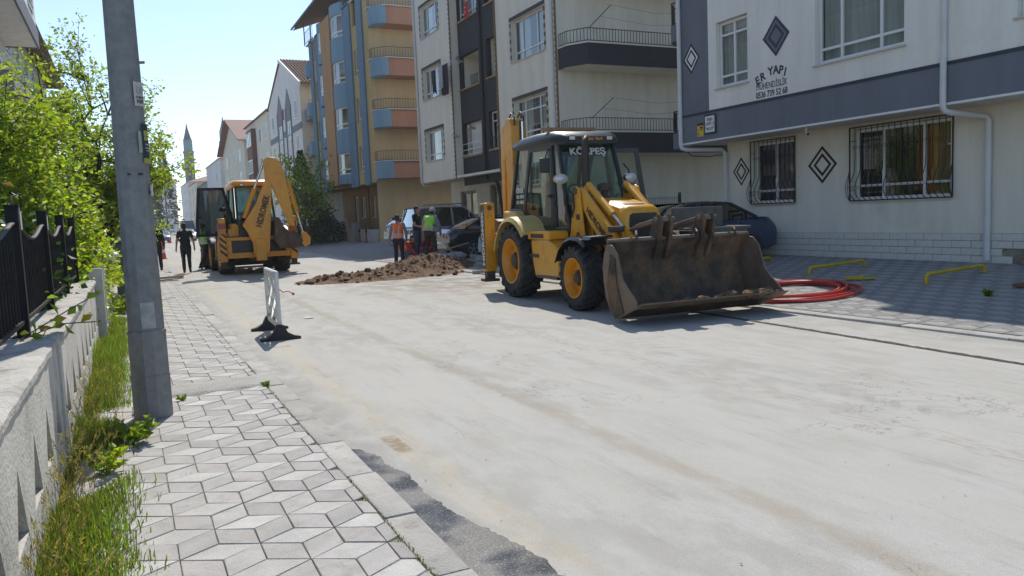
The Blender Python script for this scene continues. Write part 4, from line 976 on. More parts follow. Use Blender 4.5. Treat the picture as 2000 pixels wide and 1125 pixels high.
def far_block(label, X, y0, y1, zt, wallm, floors, roof=None, gable=None, wins=None, xd=10, trim=None, side=True, panel=None, group=None, wcols=(.5,), z_first=1.3, roofm=None, ev=.22):
    r = thing('apartment_building', label, 'building', (X, (y0 + y1) / 2, .2), group=group); T = TX(X)
    b = MB()
    if gable: b = gable_front(T, y0, y1, zt, (y0 + y1) / 2, gable)
    else: b.quad(T(y0, .2, 0), T(y1, .2, 0), T(y1, zt, 0), T(y0, zt, 0))
    b.quad((X, y0, .2), (X + xd, y0, .2), (X + xd, y0, zt), (X, y0, zt)); b.build('wall', wallm, r, world=True)
    ym = (y0 + y1) / 2; rm = roofm or M_RTILE; q = MB()
    if gable:
        for ye in (y0 - .7, y1 + .7):
            q.add([(X - .8, ye, zt - .25), (X + xd, ye, zt - .25), (X + xd, ym, gable + .25), (X - .8, ym, gable + .25), (X - .8, ye, zt - .36), (X + xd, ye, zt - .36), (X + xd, ym, gable + .14), (X - .8, ym, gable + .14)], [(0, 1, 2, 3), (4, 7, 6, 5), (0, 3, 7, 4), (0, 4, 5, 1)])
    else:
        q.add([(X - ev, y0 - .7, zt), (X + xd, y0 - .7, zt), (X + xd, y1 + .7, zt), (X - ev, y1 + .7, zt), (X + xd * .5, ym - (y1 - y0) * .2, zt + (roof or 1.6)), (X + xd * .5, ym + (y1 - y0) * .2, zt + (roof or 1.6))],
              [(0, 1, 4), (1, 2, 5, 4), (2, 3, 5), (3, 0, 4, 5), (3, 2, 1, 0)])
    q.build('roof', rm, r, world=True)
    fh = (zt - 1.0) / floors
    for k in range(floors):
        z = z_first + fh * k
        for (a, w) in wins or ((.15, 1.6), (.5, 1.6), (.85, 1.6)):
            c = y0 + (y1 - y0) * a; window(r, T, c - w / 2, c + w / 2, z, z + 1.5, cols=wcols, rows=(), depth=-.04, fw=.08, room=False, gm=M_DGLASS, sill=False)
        if side:
            MB().box(X + .6, X + 5, y0 - 1.2, y0, z - .3, z + .5).build('balcony', trim or wallm, r, world=True)
            window(r, TY(y0), X + 1.6, X + 2.8, z, z + 1.5, cols=(.5,), rows=(), depth=-.04, fw=.08, room=False, gm=M_DGLASS, sill=False)
    if panel:
        p = MB(); tbox(p, T, y0 + (y1 - y0) * .55, y0 + (y1 - y0) * .8, 3.0, zt - .8, -.5, .02); po = p.build('panel_bay', panel, r, world=True)
        for k in range(floors):
            z = z_first + fh * k
            if z > 3: window(r, TX(X - .52), y0 + (y1 - y0) * .57, y0 + (y1 - y0) * .78, z, z + 1.5, cols=(.33, .66), rows=(), depth=-.03, fw=.1, room=False, gm=M_DGLASS, sill=False)
    return r
M_BRP = mat('brown_panel', (.17, .085, .06), .8)
far_block('cream block with brown bay panel and shallow red roof beyond the white gable', 13.2, 80, 96, 12.7, M_CREAM, 4, 1.2, wins=((.12, 1.5), (.35, 1.6)), panel=M_BRP, ev=.3)
far_block('pale block with steep red gable roof and dark wooden eaves', 13.2, 98.5, 121, 11.9, M_CREAM, 4, gable=15.2, wins=((.2, 2.0), (.42, 1.6), (.62, 1.6), (.82, 2.0)), roofm=mat('dark_red_roof', (.20, .095, .075), .85, var=.25, vs=3), side=False)
far_block('plain white block with few windows beyond the red gable roof', 13.0, 124, 146, 11.6, M_WHT, 3, 1.6, wins=((.25, 1.6),), roofm=mat('grey_roof', (.28, .26, .24), .9))
far_block('low grey and red topped house below the minaret', 13.4, 150, 172, 9.6, M_GRT, 3, 2.6, side=False)
for i, (y0, y1, h, x) in enumerate(((176, 200, 11, 13.6), (204, 232, 12.5, 13.8))): far_block(('cream four storey block with balconies far down the street', 'grey striped block with balconies at the far bend')[i], x, y0, y1, h, (M_CREAM, M_WHT)[i], 4, 1.8, trim=M_GRT)
def cross_block(label, x0, x1, y, zt, m, n, roofm, zr, floors=4):
    r = thing('apartment_building', label, 'building', ((x0 + x1) / 2, y, 0)); T = TY(y)
    MB().box(x0, x1, y, y + 14, -.1, zt).build('wall', m, r, world=True)
    MB().add([(x0 - .8, y - .8, zt), (x1 + .8, y - .8, zt), (x1 + .8, y + 15, zt), (x0 - .8, y + 15, zt), (x0 + 3, y + 7, zr), (x1 - 3, y + 7, zr)], [(0, 1, 5, 4), (1, 2, 5), (2, 3, 4, 5), (3, 0, 4), (3, 2, 1, 0)]).build('roof', roofm, r, world=True)
    for k in range(floors):
        for i in range(n):
            a = x0 + (x1 - x0) * (i + .5) / n; z = 1.4 + (zt - 1) / floors * k
            window(r, T, a - .9, a + .9, z, z + 1.6, cols=(.5,), rows=(), depth=-.05, fw=.1, room=False, gm=M_DGLASS, sill=False, split=False)
    return r
cross_block('long pale block with red roof closing the far end of the street', 1.5, 18, 330, 19.5, M_CREAM, 4, M_RTILE, 22.5, 5)
cross_block('grey block with red roof stepping forward at the far end', 8.5, 15.5, 300, 18.0, M_WHT, 2, M_RTILE, 20.5, 5)
# ---------------------------------------------------------------- minarets
def minaret(label, x, y, top, s=1.0):
    r = thing('minaret', label, 'minaret', (x, y, 0)); m = mat('minaret_stone', (.30, .275, .26), .9, var=.12, vs=.5); md = mat('lead_cone', (.12, .13, .15), .6)
    z1 = top - 4.0 * s; z2 = z1 - 2.9 * s; w = 1.75 * s
    MB().box(x - w * .62, x + w * .62, y - w * .62, y + w * .62, 0, z2 - .2).build('shaft', m, r, world=True)
    MB().box(x - w * .70, x + w * .70, y - w * .70, y + w * .70, z2 - .2, z2 + .2).build('gallery', m, r, world=True)
    MB().box(x - w * .55, x + w * .55, y - w * .55, y + w * .55, z2 + .2, z1).build('lantern', m, r, world=True)
    T = TY(y - w * .55)
    for a in (-.45, .45): tbox(MB(), T, x + a * w * .6 - .34, x + a * w * .6 + .34, z2 + .6, z1 - .6, -.04, .02).build('lantern_window', mat('teal_pane', (.1, .36, .36), .15, var=.1), r, world=True)
    g = MB(); tbox(g, TY(y - w * .62), x - .5, x + .5, 4, z2 - 2.2, -.05, .02); g.build('slot_window', mat('dark_slot', (.07, .08, .09), .3), r, world=True)
    MB().lathe([(w * .62, z1), (w * .5, z1 + .3), (w * .16, z1 + 2.6 * s), (.03, top + .1), (0.001, top + .3)], (x, y, 0), seg=8).build('spire', md, r, world=True)
minaret('stone minaret with teal lantern windows and lead spire above the far roofs', 16.2, 228, 29.2, 1.1)
minaret('distant grey minaret spire rising behind the red gable', 25.4, 228, 31.2, 1.0)
# ---------------------------------------------------------------- left-hand buildings behind the trees
def left_block():
    r = thing('apartment_building', 'white block with slate edged overhang behind the leafy trees', 'building', (-4.2, 30, 0))
    X = -3.0; T = TX(X, 1); y0, y1 = 12, 42
    MB().box(-14, -4.2, y0, y1 - .6, -.05, 10.0).build('wall', M_WHT, r, world=True)
    MB().box(-14, X, y0, y1, 10.0, 14.2).build('overhang', M_WHT, r, world=True)
    MB().box(X - .02, X + .06, y0 - .02, y1 + .05, 9.95, 10.75).box(-13, X, y1, y1 + .06, 9.95, 10.75).build('fascia', M_SLATE, r, world=True)
    TL = TX(-4.2, 1)
    for f in range(3):
        for y in range(14, 40, 4):
            window(r, TL, y, y + 1.8, 1.6 + 2.9 * f, 3.1 + 2.9 * f, cols=(.5,), rows=(.2,), depth=-.05, room=False, gm=M_DGLASS)
        MB().box(-4.2, -3.2, 33, 38, .6 + 2.9 * f + .2, 1.6 + 2.9 * f).build('balcony', M_GRT, r, world=True)
    for y in range(14, 40, 5): window(r, T, y, y + 1.8, 11.2, 12.8, cols=(.5,), rows=(.2,), depth=-.05, room=False, gm=M_DGLASS)
    return r
left_block()
def left_block2():
    r = thing('apartment_building', 'block with brown projecting eaves beyond the slate edged white block', 'building', (-5, 55, 0))
    MB().box(-15, -4.6, 44, 68, -.05, 12.6).build('wall', M_CREAM, r, world=True)
    MB().add([(-3.4, 43.2, 12.4), (-3.4, 69, 12.4), (-9.5, 69, 15.2), (-9.5, 43.2, 15.2), (-15.5, 43.2, 12.4), (-15.5, 69, 12.4)], [(0, 1, 2, 3), (3, 2, 5, 4), (0, 3, 4), (1, 5, 2)]).build('roof', M_EAVE, r, world=True)
    for f in range(4):
        for y in range(45, 66, 4): window(r, TX(-4.6, 1), y, y + 1.8, 1.6 + 2.9 * f, 3.1 + 2.9 * f, cols=(.5,), rows=(.2,), depth=-.05, room=False, gm=M_DGLASS, split=False)
left_block2()
# ================================================================ backhoe loaders (x forward from the rear axle, y left, z up)
RUSTY = (0.16, 0.085, 0.04)
M_CATY = mat('machine_yellow', (0.68, 0.31, 0.012), .38, var=.10, vs=2.2, dirt=((0.33, 0.19, 0.06), .26, 5.5), coat=.15)
M_CATO = mat('machine_amber', (0.68, 0.285, 0.010), .38, var=.12, vs=2.2, dirt=((0.27, 0.135, 0.045), .28, 5.5), coat=.15)
M_CREAMY = mat('faded_yellow', (0.56, 0.40, 0.13), .5, var=.10, vs=2.2, dirt=((0.36, 0.26, 0.12), .25, 3.0))
M_FRAME = mat('machine_black', (0.014, 0.016, 0.02), .38, var=.2, vs=4, dirt=((.09, .08, .065), .12, 4))
M_TYRE = mat('tyre_rubber', (0.030, 0.031, 0.033), .85, var=.25, vs=6, dirt=((.15, .135, .11), .26, 5), bump=.2, bs=30)
M_HUB = mat('hub_dirt', (0.085, 0.065, 0.05), .85, var=.35, vs=12, bump=.4, bs=40)
M_CHROME = mat('chrome_rod', (0.62, 0.63, 0.65), .2, metal=1, var=.08)
M_STEELB = mat('bucket_steel', (0.050, 0.038, 0.030), .66, metal=.15, var=.45, vs=2.2, bump=.35, bs=18, dirt=((.20, .120, .070), .62, 2.6))
M_STEELL = mat('worn_steel', (0.19, 0.135, 0.098), .6, metal=.25, var=.25, vs=4, bump=.2, bs=20, dirt=((.23, .175, .125), .4, 4))
M_HOSE = mat('hydraulic_hose', (0.02, 0.02, 0.02), .5)
M_CGLASS = glass('cab_glass', (0.40, 0.58, 0.51), 1.2)
M_CGLASSD = glass('tinted_cab_glass', (0.12, 0.15, 0.15), 1.0)
M_AMB = mat('amber_lens', (0.55, 0.16, 0.02), .25); M_REDL = mat('red_lens', (0.30, 0.015, 0.012), .22)
M_LAMP = mat('lamp_reflector', (0.55, 0.56, 0.57), .3, metal=.3)
M_SEAT = mat('seat_vinyl', (0.03, 0.03, 0.032), .6)
M_WDEC = mat('white_decal', (0.62, 0.62, 0.61), .6, var=.08, vs=8); M_BDEC = mat('dark_decal', (0.055, 0.03, 0.015), .6)
M_HOODG = mat('hood_grey_panel', (0.33, 0.32, 0.30), .75, var=.12, vs=3)
M_SOIL = mat('clod_soil', (0.16, 0.095, 0.052), .97, var=.4, vs=10, bump=.8, bs=40)

def wheel(root, x, y, R, W, side, rimm):
    """tyre with chevron lugs; rim and hub are sub-parts. side=-1: outer face towards -y"""
    t = MB(); S = 40; k = R * .60; hw = W / 2
    prof = [(k, -hw * .75), (k * 1.12, -hw * .92), (R * .84, -hw), (R * .90, -hw * .88), (R * .915, -hw * .62), (R * .92, 0), (R * .915, hw * .62), (R * .90, hw * .88), (R * .84, hw), (k * 1.12, hw * .92), (k, hw * .75)]
    t.lathe(prof, (0, 0, 0), (0, 1, 0), S, caps=False)
    n = 19
    for i in range(n):
        for s, ph in ((-1, 0), (1, .5)):
            a0 = 2 * pi * (i + ph) / n
            c = []
            for (yy, da, rr) in ((-.04, .16, 1.0), (.30, .07, 1.0), (.66, -.035, .995), (.97, -.085, .965), (1.04, -.09, .84)):
                aw = .062 if yy < .9 else .05
                for (aa, r_) in ((a0 + da - aw, rr), (a0 + da + aw, rr), (a0 + da + aw * 1.25, min(rr, .93) - .035), (a0 + da - aw * 1.25, min(rr, .93) - .035)):
                    c.append((R * r_ * cos(aa), s * yy * hw, R * r_ * sin(aa)))
            t.loft([c[4 * q:4 * q + 4] for q in range(5)])
    o = t.build('wheel', M_TYRE, root, smooth=35); o.location = (x, y, R); o.rotation_euler = (0, random.random() * 6, 0)
    d = side
    prof = [(k * 1.02, d * hw * .80), (k * 1.03, d * hw * .95), (k * .97, d * hw * .97), (k * .93, d * hw * .7), (k * .88, d * hw * .55), (k * .84, d * hw * .1), (k * .55, d * hw * .02), (k * .34, d * hw * .18), (k * .3, d * hw * .20)]
    MB().lathe(prof, (0, 0, 0), (0, 1, 0), 32, caps=False).build('rim', rimm, o, smooth=35)
    h = MB().lathe([(k * .40, d * hw * .05), (k * .40, d * hw * .32), (k * .33, d * hw * .40), (k * .30, d * hw * .62), (k * .2, d * hw * .70), (.001, d * hw * .70)], (0, 0, 0), (0, 1, 0), 16)
    for i in range(10):
        a = 2 * pi * i / 10; h.lathe([(.018, d * hw * .2), (.018, d * hw * .48)], (k * .36 * cos(a), 0, k * .36 * sin(a)), (0, 1, 0), 6)
    h.build('hub', M_HUB, o, smooth=35)
    return o
def slab(poly, y0, y1): return MB().prism(poly, 'y', y0, y1)
def cyl2(b1, b2, p, q, r, split=.55):
    p = Vector(p); q = Vector(q); m = p.lerp(q, split)
    b1.tube([p, m], r, 12); b2.tube([m - (m - p) * .05, q], r * .55, 10)
def backhoe(label, loc, rotz, roofm, bodym, near=True, door_open=1):
    R = thing('backhoe_loader', label, 'backhoe loader', loc, rotz)
    # --- running gear
    for s in (-1, 1):
        wheel(R, 0, s * .90, .70, .44, s, M_CATO); wheel(R, 2.66, s * .93, .53, .37, s, M_CATO)
    ch = MB().box(-1.0, 3.2, -.36, .36, .62, 1.05).box(-.12, .12, -.8, .8, .58, .84).box(2.56, 2.76, -.8, .8, .45, .66).box(-1.15, -.7, -.95, .95, .55, 1.25)
    ch.build('chassis', M_FRAME, R, bevel=.02)
    for s in (-1, 1):
        # body side tanks with step
        b = slab([(.78, 1.12), (1.5, 1.12), (1.95, .95), (1.9, .48), (.92, .45), (.80, .8)], s * .42, s * 1.0).build('side_tank', M_CATY, R, bevel=.035)
        MB().box(1.0, 1.85, s * .88 - .12, s * .88 + .15, .44, .50).build('step', M_FRAME, b); MB().box(.72, 1.12, s * 1.005 - .01, s * 1.005 + .01, .80, .86).build('trim', M_FRAME, b)
        # rear mudguard: flat arch with skirt
        f = MB(); n = 10; arc = [(cos(t) * .86, .72 + sin(t) * .84) for t in [radians(40 + 122 * k / n) for k in range(n + 1)]]
        top = [(p[0] * 1.0, p[1]) for p in arc]
        secs = [[(px, s * .62, pz), (px, s * 1.10, pz - .02), (px, s * 1.14, pz - .10), (px * .97, s * 1.12, pz - .10), (px * .97, s * 1.07, pz - .06), (px * .97, s * .62, pz - .04)] for px, pz in top]
        f.loft(secs); f.build('rear_mudguard', bodym, R, smooth=40)
        slab([(-1.02, 1.24), (-1.04, 1.66), (-.46, 1.65), (.0, 1.30), (-.02, 1.16), (-.95, 1.16)], s * .52, s * .80).build('wing_panel', bodym, R, bevel=.04)
        f = MB(); secs = []
        for k in range(9):
            t = radians(-8 + 165 * (1 - k / 8)); px = 2.66 + cos(t) * .72; pz = .55 + sin(t) * .66
            if k > 5: px = 2.66 + .2 + (k - 5) * .14; pz = 1.21
            secs.append([(px, s * .70, pz), (px, s * 1.08, pz - .01), (px, s * 1.11, pz - .06), (px, s * 1.09, pz - .06), (px, s * 1.06, pz - .035), (px, s * .70, pz - .03)])
        f.loft(secs[:9]).build('front_mudguard', M_FRAME, R, smooth=40)
    for s in (-1, 1): MB().box(.62, 1.55, s * .795 - .195, s * .795 + .195, 1.12, 1.27).build('cab_step', M_CATY, R, bevel=.02)
    MB().box(.78, 1.32, -1.0, -.98, 1.15, 1.22).build('step_slot', M_FRAME, R)
    # --- cab frame (narrow cab set over the rear axle)
    CAB = Matrix.Translation((-.38, 0, 0)) @ Matrix.Diagonal((1, .75, 1, 1)); HOOD = Matrix.Translation((-.42, 0, 0)) @ Matrix.Diagonal((1, .78, 1, 1)); CG = M_CGLASS
    yb, yt = .80, .72
    def side(s, q): return [(x, s * (yb + (yt - yb) * (z - 1.3) / 1.6), z) for x, z in q]
    fr = MB()
    posts = [[(1.98, 1.28), (1.86, 1.75), (1.50, 2.84)], [(1.43, 1.28), (1.40, 1.75), (1.24, 2.84)], [(-.04, 1.64), (.27, 2.84)], [(-.70, 1.66), (-.36, 2.88)], [(-.04, 1.64), (.42, 1.28)], [(.42, 1.28), (1.98, 1.28)], [(-.70, 1.66), (-.04, 1.64)]]
    for s in (-1, 1):
        for q in posts:
            p = side(s, q)
            for i in range(len(p) - 1): fr.bar(p[i], p[i + 1], .085, .09, (1, 0, 0) if abs(p[i + 1][2] - p[i][2]) > .5 else (0, 0, 1))
    fr.bar((-.36, -.72, 2.86), (-.36, .72, 2.86), .08); fr.bar((-.70, -.8, 1.66), (-.70, .8, 1.66), .1); fr.bar((1.98, -.8, 1.3), (1.98, .8, 1.3), .1); fr.bar((1.5, -.72, 2.84), (1.5, .72, 2.84), .1)
    fr.box(-.66, 1.95, -.76, .76, 1.12, 1.28)
    fr.box(1.86, 1.99, -.74, .74, 1.28, 1.72)
    fr.box(-.72, -.64, -.76, .76, 1.2, 1.66)
    fr.xf(CAB).build('cab_frame', M_FRAME, R, bevel=.018)
    # glazing
    def pane(pts, nm='cab_window'): return MB().add(pts, [tuple(range(len(pts)))]).xf(CAB).build(nm, CG, R)
    for s in (-1, 1):
        pane(side(s, [(1.43, 1.28), (1.98, 1.28), (1.86, 1.75), (1.50, 2.84), (1.24, 2.84), (1.40, 1.75)]))
        pane(side(s, [(-.70, 1.66), (-.04, 1.64), (.27, 2.84), (-.36, 2.88)]))
        dpoly = [(.42, 1.28), (1.41, 1.28), (1.38, 1.75), (1.22, 2.82), (.27, 2.84), (-.04, 1.64)]
        opened = (s == door_open)
        d = MB(); p = side(s, dpoly); ins = [(a[0] * .84 + .11, a[1], (a[2] - 2.05) * .89 + 2.05) for a in p]
        d.loft([[Vector(a) + Vector((0, s * .045, 0)) for a in p] + [], ], True, False) if False else None
        n = len(p)
        for i in range(n):
            j = (i + 1) % n
            for oy, rev in ((s * .05, 0), (s * .012, 1)):
                q = [Vector(p[i]) + Vector((0, oy, 0)), Vector(p[j]) + Vector((0, oy, 0)), Vector(ins[j]) + Vector((0, oy, 0)), Vector(ins[i]) + Vector((0, oy, 0))]
                d.quad(*q)
            d.quad(Vector(p[i]) + Vector((0, s * .05, 0)), Vector(p[j]) + Vector((0, s * .05, 0)), Vector(p[j]) + Vector((0, s * .012, 0)), Vector(p[i]) + Vector((0, s * .012, 0)))
            d.quad(Vector(ins[i]) + Vector((0, s * .05, 0)), Vector(ins[j]) + Vector((0, s * .05, 0)), Vector(ins[j]) + Vector((0, s * .012, 0)), Vector(ins[i]) + Vector((0, s * .012, 0)))
        do = d.xf(CAB).build('door', M_FRAME, R)
        g_ = MB().add([Vector(a) + Vector((0, s * .03, 0)) for a in ins], [tuple(range(n))]).xf(CAB).build('door_glass', M_CGLASS if near or not opened else M_CGLASSD, do)
        MB().box(1.20, 1.30, s * .80, s * .88, 1.86, 1.92).xf(CAB).build('door_handle', M_FRAME, do)
        if opened:
            hx, hy = (-.40, s * .60); ang = radians(71 if near else 118) * (1 if s > 0 else -1)
            # hinged at the rear post, swung out
            Mx = Matrix.Translation((hx, hy, 0)) @ Matrix.Rotation(ang, 4, 'Z') @ Matrix.Translation((-hx, -hy, 0))
            do.matrix_local = Mx
    pane([(1.88, -.76, 1.74), (1.88, .76, 1.74), (1.52, .71, 2.80), (1.52, -.71, 2.80)], 'windscreen')
    pane([(-.69, -.78, 1.7), (-.69, .78, 1.7), (-.37, .71, 2.84), (-.37, -.71, 2.84)], 'rear_window')
    # roof shell
    ro = MB(); secs = []
    for x, hw, z0, z1 in ((-.60, .70, 2.88, 2.94), (-.54, .80, 2.86, 3.01), (-.2, .84, 2.84, 3.07), (.6, .85, 2.82, 3.08), (1.3, .84, 2.80, 3.05), (1.62, .80, 2.78, 2.99), (1.72, .70, 2.80, 2.92)):
        secs.append([(x, -hw + .06, z0), (x, -hw, z0 + (z1 - z0) * .35), (x, -hw + .03, z0 + (z1 - z0) * .75), (x, -hw + .16, z1), (x, hw - .16, z1), (x, hw - .03, z0 + (z1 - z0) * .75), (x, hw, z0 + (z1 - z0) * .35), (x, hw - .06, z0)])
    ro.loft(secs); rf = ro.xf(CAB).build('roof', roofm, R, smooth=50)
    for s in (-1, 1):
        for x, d in ((1.69, 1), (-.57, -1)):
            l_ = MB().box(x - .04, x + .04, s * .50 - .085, s * .50 + .085, 2.845, 2.935).xf(CAB).build('work_lamp', M_FRAME, rf, bevel=.01)
            MB().box(x + d * .035, x + d * .05, s * .50 - .07, s * .50 + .07, 2.86, 2.92).xf(CAB).build('lens', M_LAMP, l_)
    MB().box(.96, 1.06, -.85, .62, 3.10, 3.15).box(.98, 1.04, -.6, -.5, 3.04, 3.10).box(.98, 1.04, .4, .5, 3.04, 3.10).xf(CAB).build('light_bar', mat('wooden_lath', (.36, .2, .09), .7, var=.2), rf) if near else None
    # interior
    st = MB().box(.15, .65, -.26, .26, 1.28, 1.55).box(.05, .22, -.26, .26, 1.55, 2.2).xf(CAB).build('seat', M_SEAT, R, bevel=.05)
    sw = MB().tube([(1.45, 0, 1.28), (1.32, 0, 1.9)], .05, 8).box(1.35, 1.75, -.3, .3, 1.28, 1.62)
    ringp = [(1.30 - .07 * cos(t), .21 * sin(t), 1.93 + .20 * cos(t) * .8) for t in [2 * pi * k / 20 for k in range(21)]]
    sw.tube(ringp, .016, 6, caps=False)
    for t in (0.5, 2.6, 4.7): sw.bar((1.31, 0, 1.92), (1.30 - .07 * cos(t), .2 * sin(t), 1.93 + .16 * cos(t)), .02)
    sw.xf(CAB).build('steering_wheel', M_FRAME, R, smooth=40)
    # --- hood
    hd = MB(); secs = []
    for x, hw, zt in ((1.98, .46, 1.82), (2.4, .46, 1.80), (2.8, .455, 1.755), (3.1, .45, 1.70), (3.28, .44, 1.655)):
        secs.append([(x, -hw, 1.05), (x, -hw, zt - .16), (x, -hw + .045, zt - .05), (x, -hw + .14, zt), (x, hw - .14, zt), (x, hw - .045, zt - .05), (x, hw, zt - .16), (x, hw, 1.05)])
    hd.loft(secs); ho = hd.xf(HOOD).build('hood', M_CATY, R, smooth=38)
    nose = MB(); secs = []
    for x, hw, zt in ((2.866, .360, 1.665), (2.95, .358, 1.655), (3.005, .350, 1.630), (3.04, .338, 1.59), (3.055, .325, 1.555)):
        secs.append([(x, -hw, .92), (x, -hw, zt - .16), (x, -hw + .045, zt - .05), (x, -hw + .12, zt), (x, hw - .12, zt), (x, hw - .045, zt - .05), (x, hw, zt - .16), (x, hw, .92)])
    nose.loft(secs); no = nose.build('nose_cowl', M_CATY, R, smooth=45)
    gl = MB(); gx = lambda z: 3.052
    gl.loft([[(3.03, -w, z), (3.07, -w, z), (3.07, w, z), (3.03, w, z)] for z, w in ((.93, .235), (1.2, .262), (1.42, .268), (1.50, .255), (1.53, .215))])
    go = gl.build('grille', M_FRAME, no)
    for k in range(14):
        z = .96 + k * .038; w = .228 if z < 1.2 else (.25 if z < 1.44 else .235)
        MB().box(3.066, 3.082, -w, w, z - .006, z + .010).build('slat', M_FRAME, go)
    bd = MB().box(3.07, 3.095, -.095, .095, 1.30, 1.375).build('badge', M_CATO, go, bevel=.012)
    lettering(bd, 'HMK', .075, frame((3.0965, 0, 1.3375), (0, 1, 0), (0, 0, 1)), M_BDEC, bold=.03, width=.135)
    MB().add([(2.02, -.27, 1.826), (3.22, -.25, 1.685), (3.22, .25, 1.685), (2.02, .27, 1.826)], [(0, 1, 2, 3)]).add([(2.02, -.27, 1.80), (3.22, -.25, 1.66), (3.22, .25, 1.66), (2.02, .27, 1.80)], [(3, 2, 1, 0)]).xf(HOOD).build('hood_panel', M_HOODG, ho)
    MB().lathe([(.11, 0), (.10, .03), (.065, .05), (.065, .13), (.12, .14), (.125, .23), (.10, .265), (.03, .28), (.001, .28)], (1.74, .03, 1.80), seg=18).build('air_precleaner', M_HUB, R, smooth=40)
    MB().tube([(1.80, -.36, 1.45), (1.80, -.36, 2.50), (1.795, -.355, 2.66), (1.77, -.335, 2.78), (1.72, -.30, 2.84), (1.66, -.26, 2.86)], [.068, .068, .062, .052, .045, .042], 14).build('exhaust_pipe', mat('exhaust_brown', (.045, .036, .03), .6, metal=.3, var=.25), R, smooth=40)
    # headlamps, mirrors on brackets
    LX = Matrix.Translation((-.50, 0, 0)) @ Matrix.Diagonal((1, .72, 1, 1))
    for s in (-1, 1):
        br = MB().tube([(1.96, s * .86, 1.70), (1.99, s * .90, 2.02), (1.98, s * .92, 2.12)] if s < 0 else [(1.98, s * .86, 1.5), (2.0, s * .92, 1.8), (1.99, s * .94, 2.3), (1.9, s * .86, 2.42)], .016, 6).xf(LX).build('lamp_bracket', M_FRAME, R, smooth=50)
        hl = MB().loft([[(x - .5, s * .70 + r_ * cos(t) * 1.5, 2.17 + r_ * sin(t)) for t in [2 * pi * k / 12 for k in range(12)]] for x, r_ in ((1.84, .025), (1.88, .06), (1.95, .082), (2.03, .088))]).build('headlamp', M_CREAMY if s < 0 else M_FRAME, br, smooth=50)
        MB().loft([[(x - .5, s * .70 + r_ * cos(t) * 1.5, 2.17 + r_ * sin(t)) for t in [2 * pi * k / 12 for k in range(12)]] for x, r_ in ((2.03, .08), (2.045, .06), (2.05, .01))]).build('lens', M_LAMP, hl, smooth=50)
    mi = MB().box(1.12, 1.18, -.93, -.74, 2.30, 2.56).build('mirror', M_FRAME, R, bevel=.02)
    MB().tube([(1.0, -.63, 2.7), (1.12, -.74, 2.72), (1.15, -.83, 2.54)], .013, 6).build('mirror_arm', M_FRAME, R, smooth=50)
    # --- loader: tower plates, arms, tilt cylinders, links
    TW = [(1.56, 1.10), (2.14, 1.10), (2.06, 1.55), (1.98, 1.98), (1.86, 2.03), (1.74, 1.93), (1.70, 1.6)]
    for s in (-1, 1):
        y = s * .50
        for q in (-.10, .06): slab(TW, y + q, y + q + .04).build('loader_tower', M_CATY, R, bevel=.015)
        slab([(1.6, .92), (2.4, .92), (2.36, 1.14), (1.6, 1.2)], y - .09, y + .09).build('tower_foot', M_CATO, R, bevel=.02)
        slab([(1.84, 1.97), (1.94, 2.00), (2.10, 1.87), (2.95, 1.27), (3.20, 1.02), (3.55, .70), (3.86, .48), (3.92, .38), (3.88, .29), (3.70, .33), (3.14, .62), (2.88, .84), (2.68, 1.02), (2.20, 1.42), (1.88, 1.80)], y - .055, y + .055).build('loader_arm', M_CATY, R, bevel=.02)
        a1, a2 = MB(), MB(); cyl2(a1, a2, (1.90, y + s * -.135, 2.04), (3.04, y + s * -.135, 1.31), .062, .72)
        cy = a1.build('tilt_cylinder', M_CATY, R, smooth=40); a2.build('rod', M_CHROME, cy, smooth=40)
        for (px, pz, r_) in ((1.86, 1.94, .06), (1.94, 1.50, .05), (1.92, 1.20, .04), (3.05, 1.29, .05), (2.98, 1.10, .045), (3.84, .40, .05)): MB().lathe([(r_, -.125), (r_, .125)], (px, y, pz), (0, 1, 0), 14).build('pivot_pin', M_HUB, R, smooth=40)
        MB().tube([(1.60, y + s * .14, 1.55), (1.58, y + s * .16, 1.85), (1.66, y + s * .14, 1.97), (1.80, y + s * .12, 1.88), (1.84, y + s * .13, 1.66), (1.74, y + s * .13, 1.5)], .017, 7).build('hose', M_HOSE, R, smooth=50)
        MB().tube([(1.55, y + s * .10, 1.5), (1.54, y + s * .13, 1.88), (1.66, y + s * .1, 2.04), (1.82, y + s * .09, 2.06)], .014, 7).build('hose', M_HOSE, R, smooth=50)
        for xx in (2.98, 3.12):
            slab([(xx - .06, .90), (xx + .05, .88), (xx + .07, 1.05), (xx + .055, 1.32), (xx - .03, 1.38), (xx - .07, 1.28)] if xx < 3.0 else [(xx - .05, 1.28), (xx + .02, 1.36), (xx + .10, 1.25), (xx + .66, .86), (xx + .60, .78), (xx - .01, 1.18)], y - s * .15 - .03, y - s * .15 + .03).build('bucket_link', M_CATY, R, bevel=.012)
    MB().tube([(2.9, -.5, 1.0), (2.9, .5, 1.0)], .06, 12).build('cross_tube', M_CATO, R, smooth=40)
    lettering(R, 'HIDROMEK', .155, frame((2.52, -.562, 1.365), (.80, 0, -.60), (.60, 0, .80)), M_BDEC, bold=.025, width=.86)
    lettering(R, 'HIDROMEK', .155, frame((2.52, .562, 1.365), (-.80, 0, .60), (.60, 0, .80)), M_BDEC, bold=.025, width=.86)
    # front bucket, curled a little off the ground
    W = 1.225
    back = [(4.06, 1.13), (3.96, .98), (3.90, .78), (3.92, .55), (3.98, .33), (4.08, .16), (4.22, .055), (4.36, .07), (4.88, .29)]
    inn = [(p[0] + d[0] * .045, p[1] + d[1] * .045) for p, d in zip(back, ((1, .1), (1, -.1), (1, 0), (1, .1), (.9, .4), (.7, .7), (.2, 1), (-.3, 1), (-.4, .9)))]
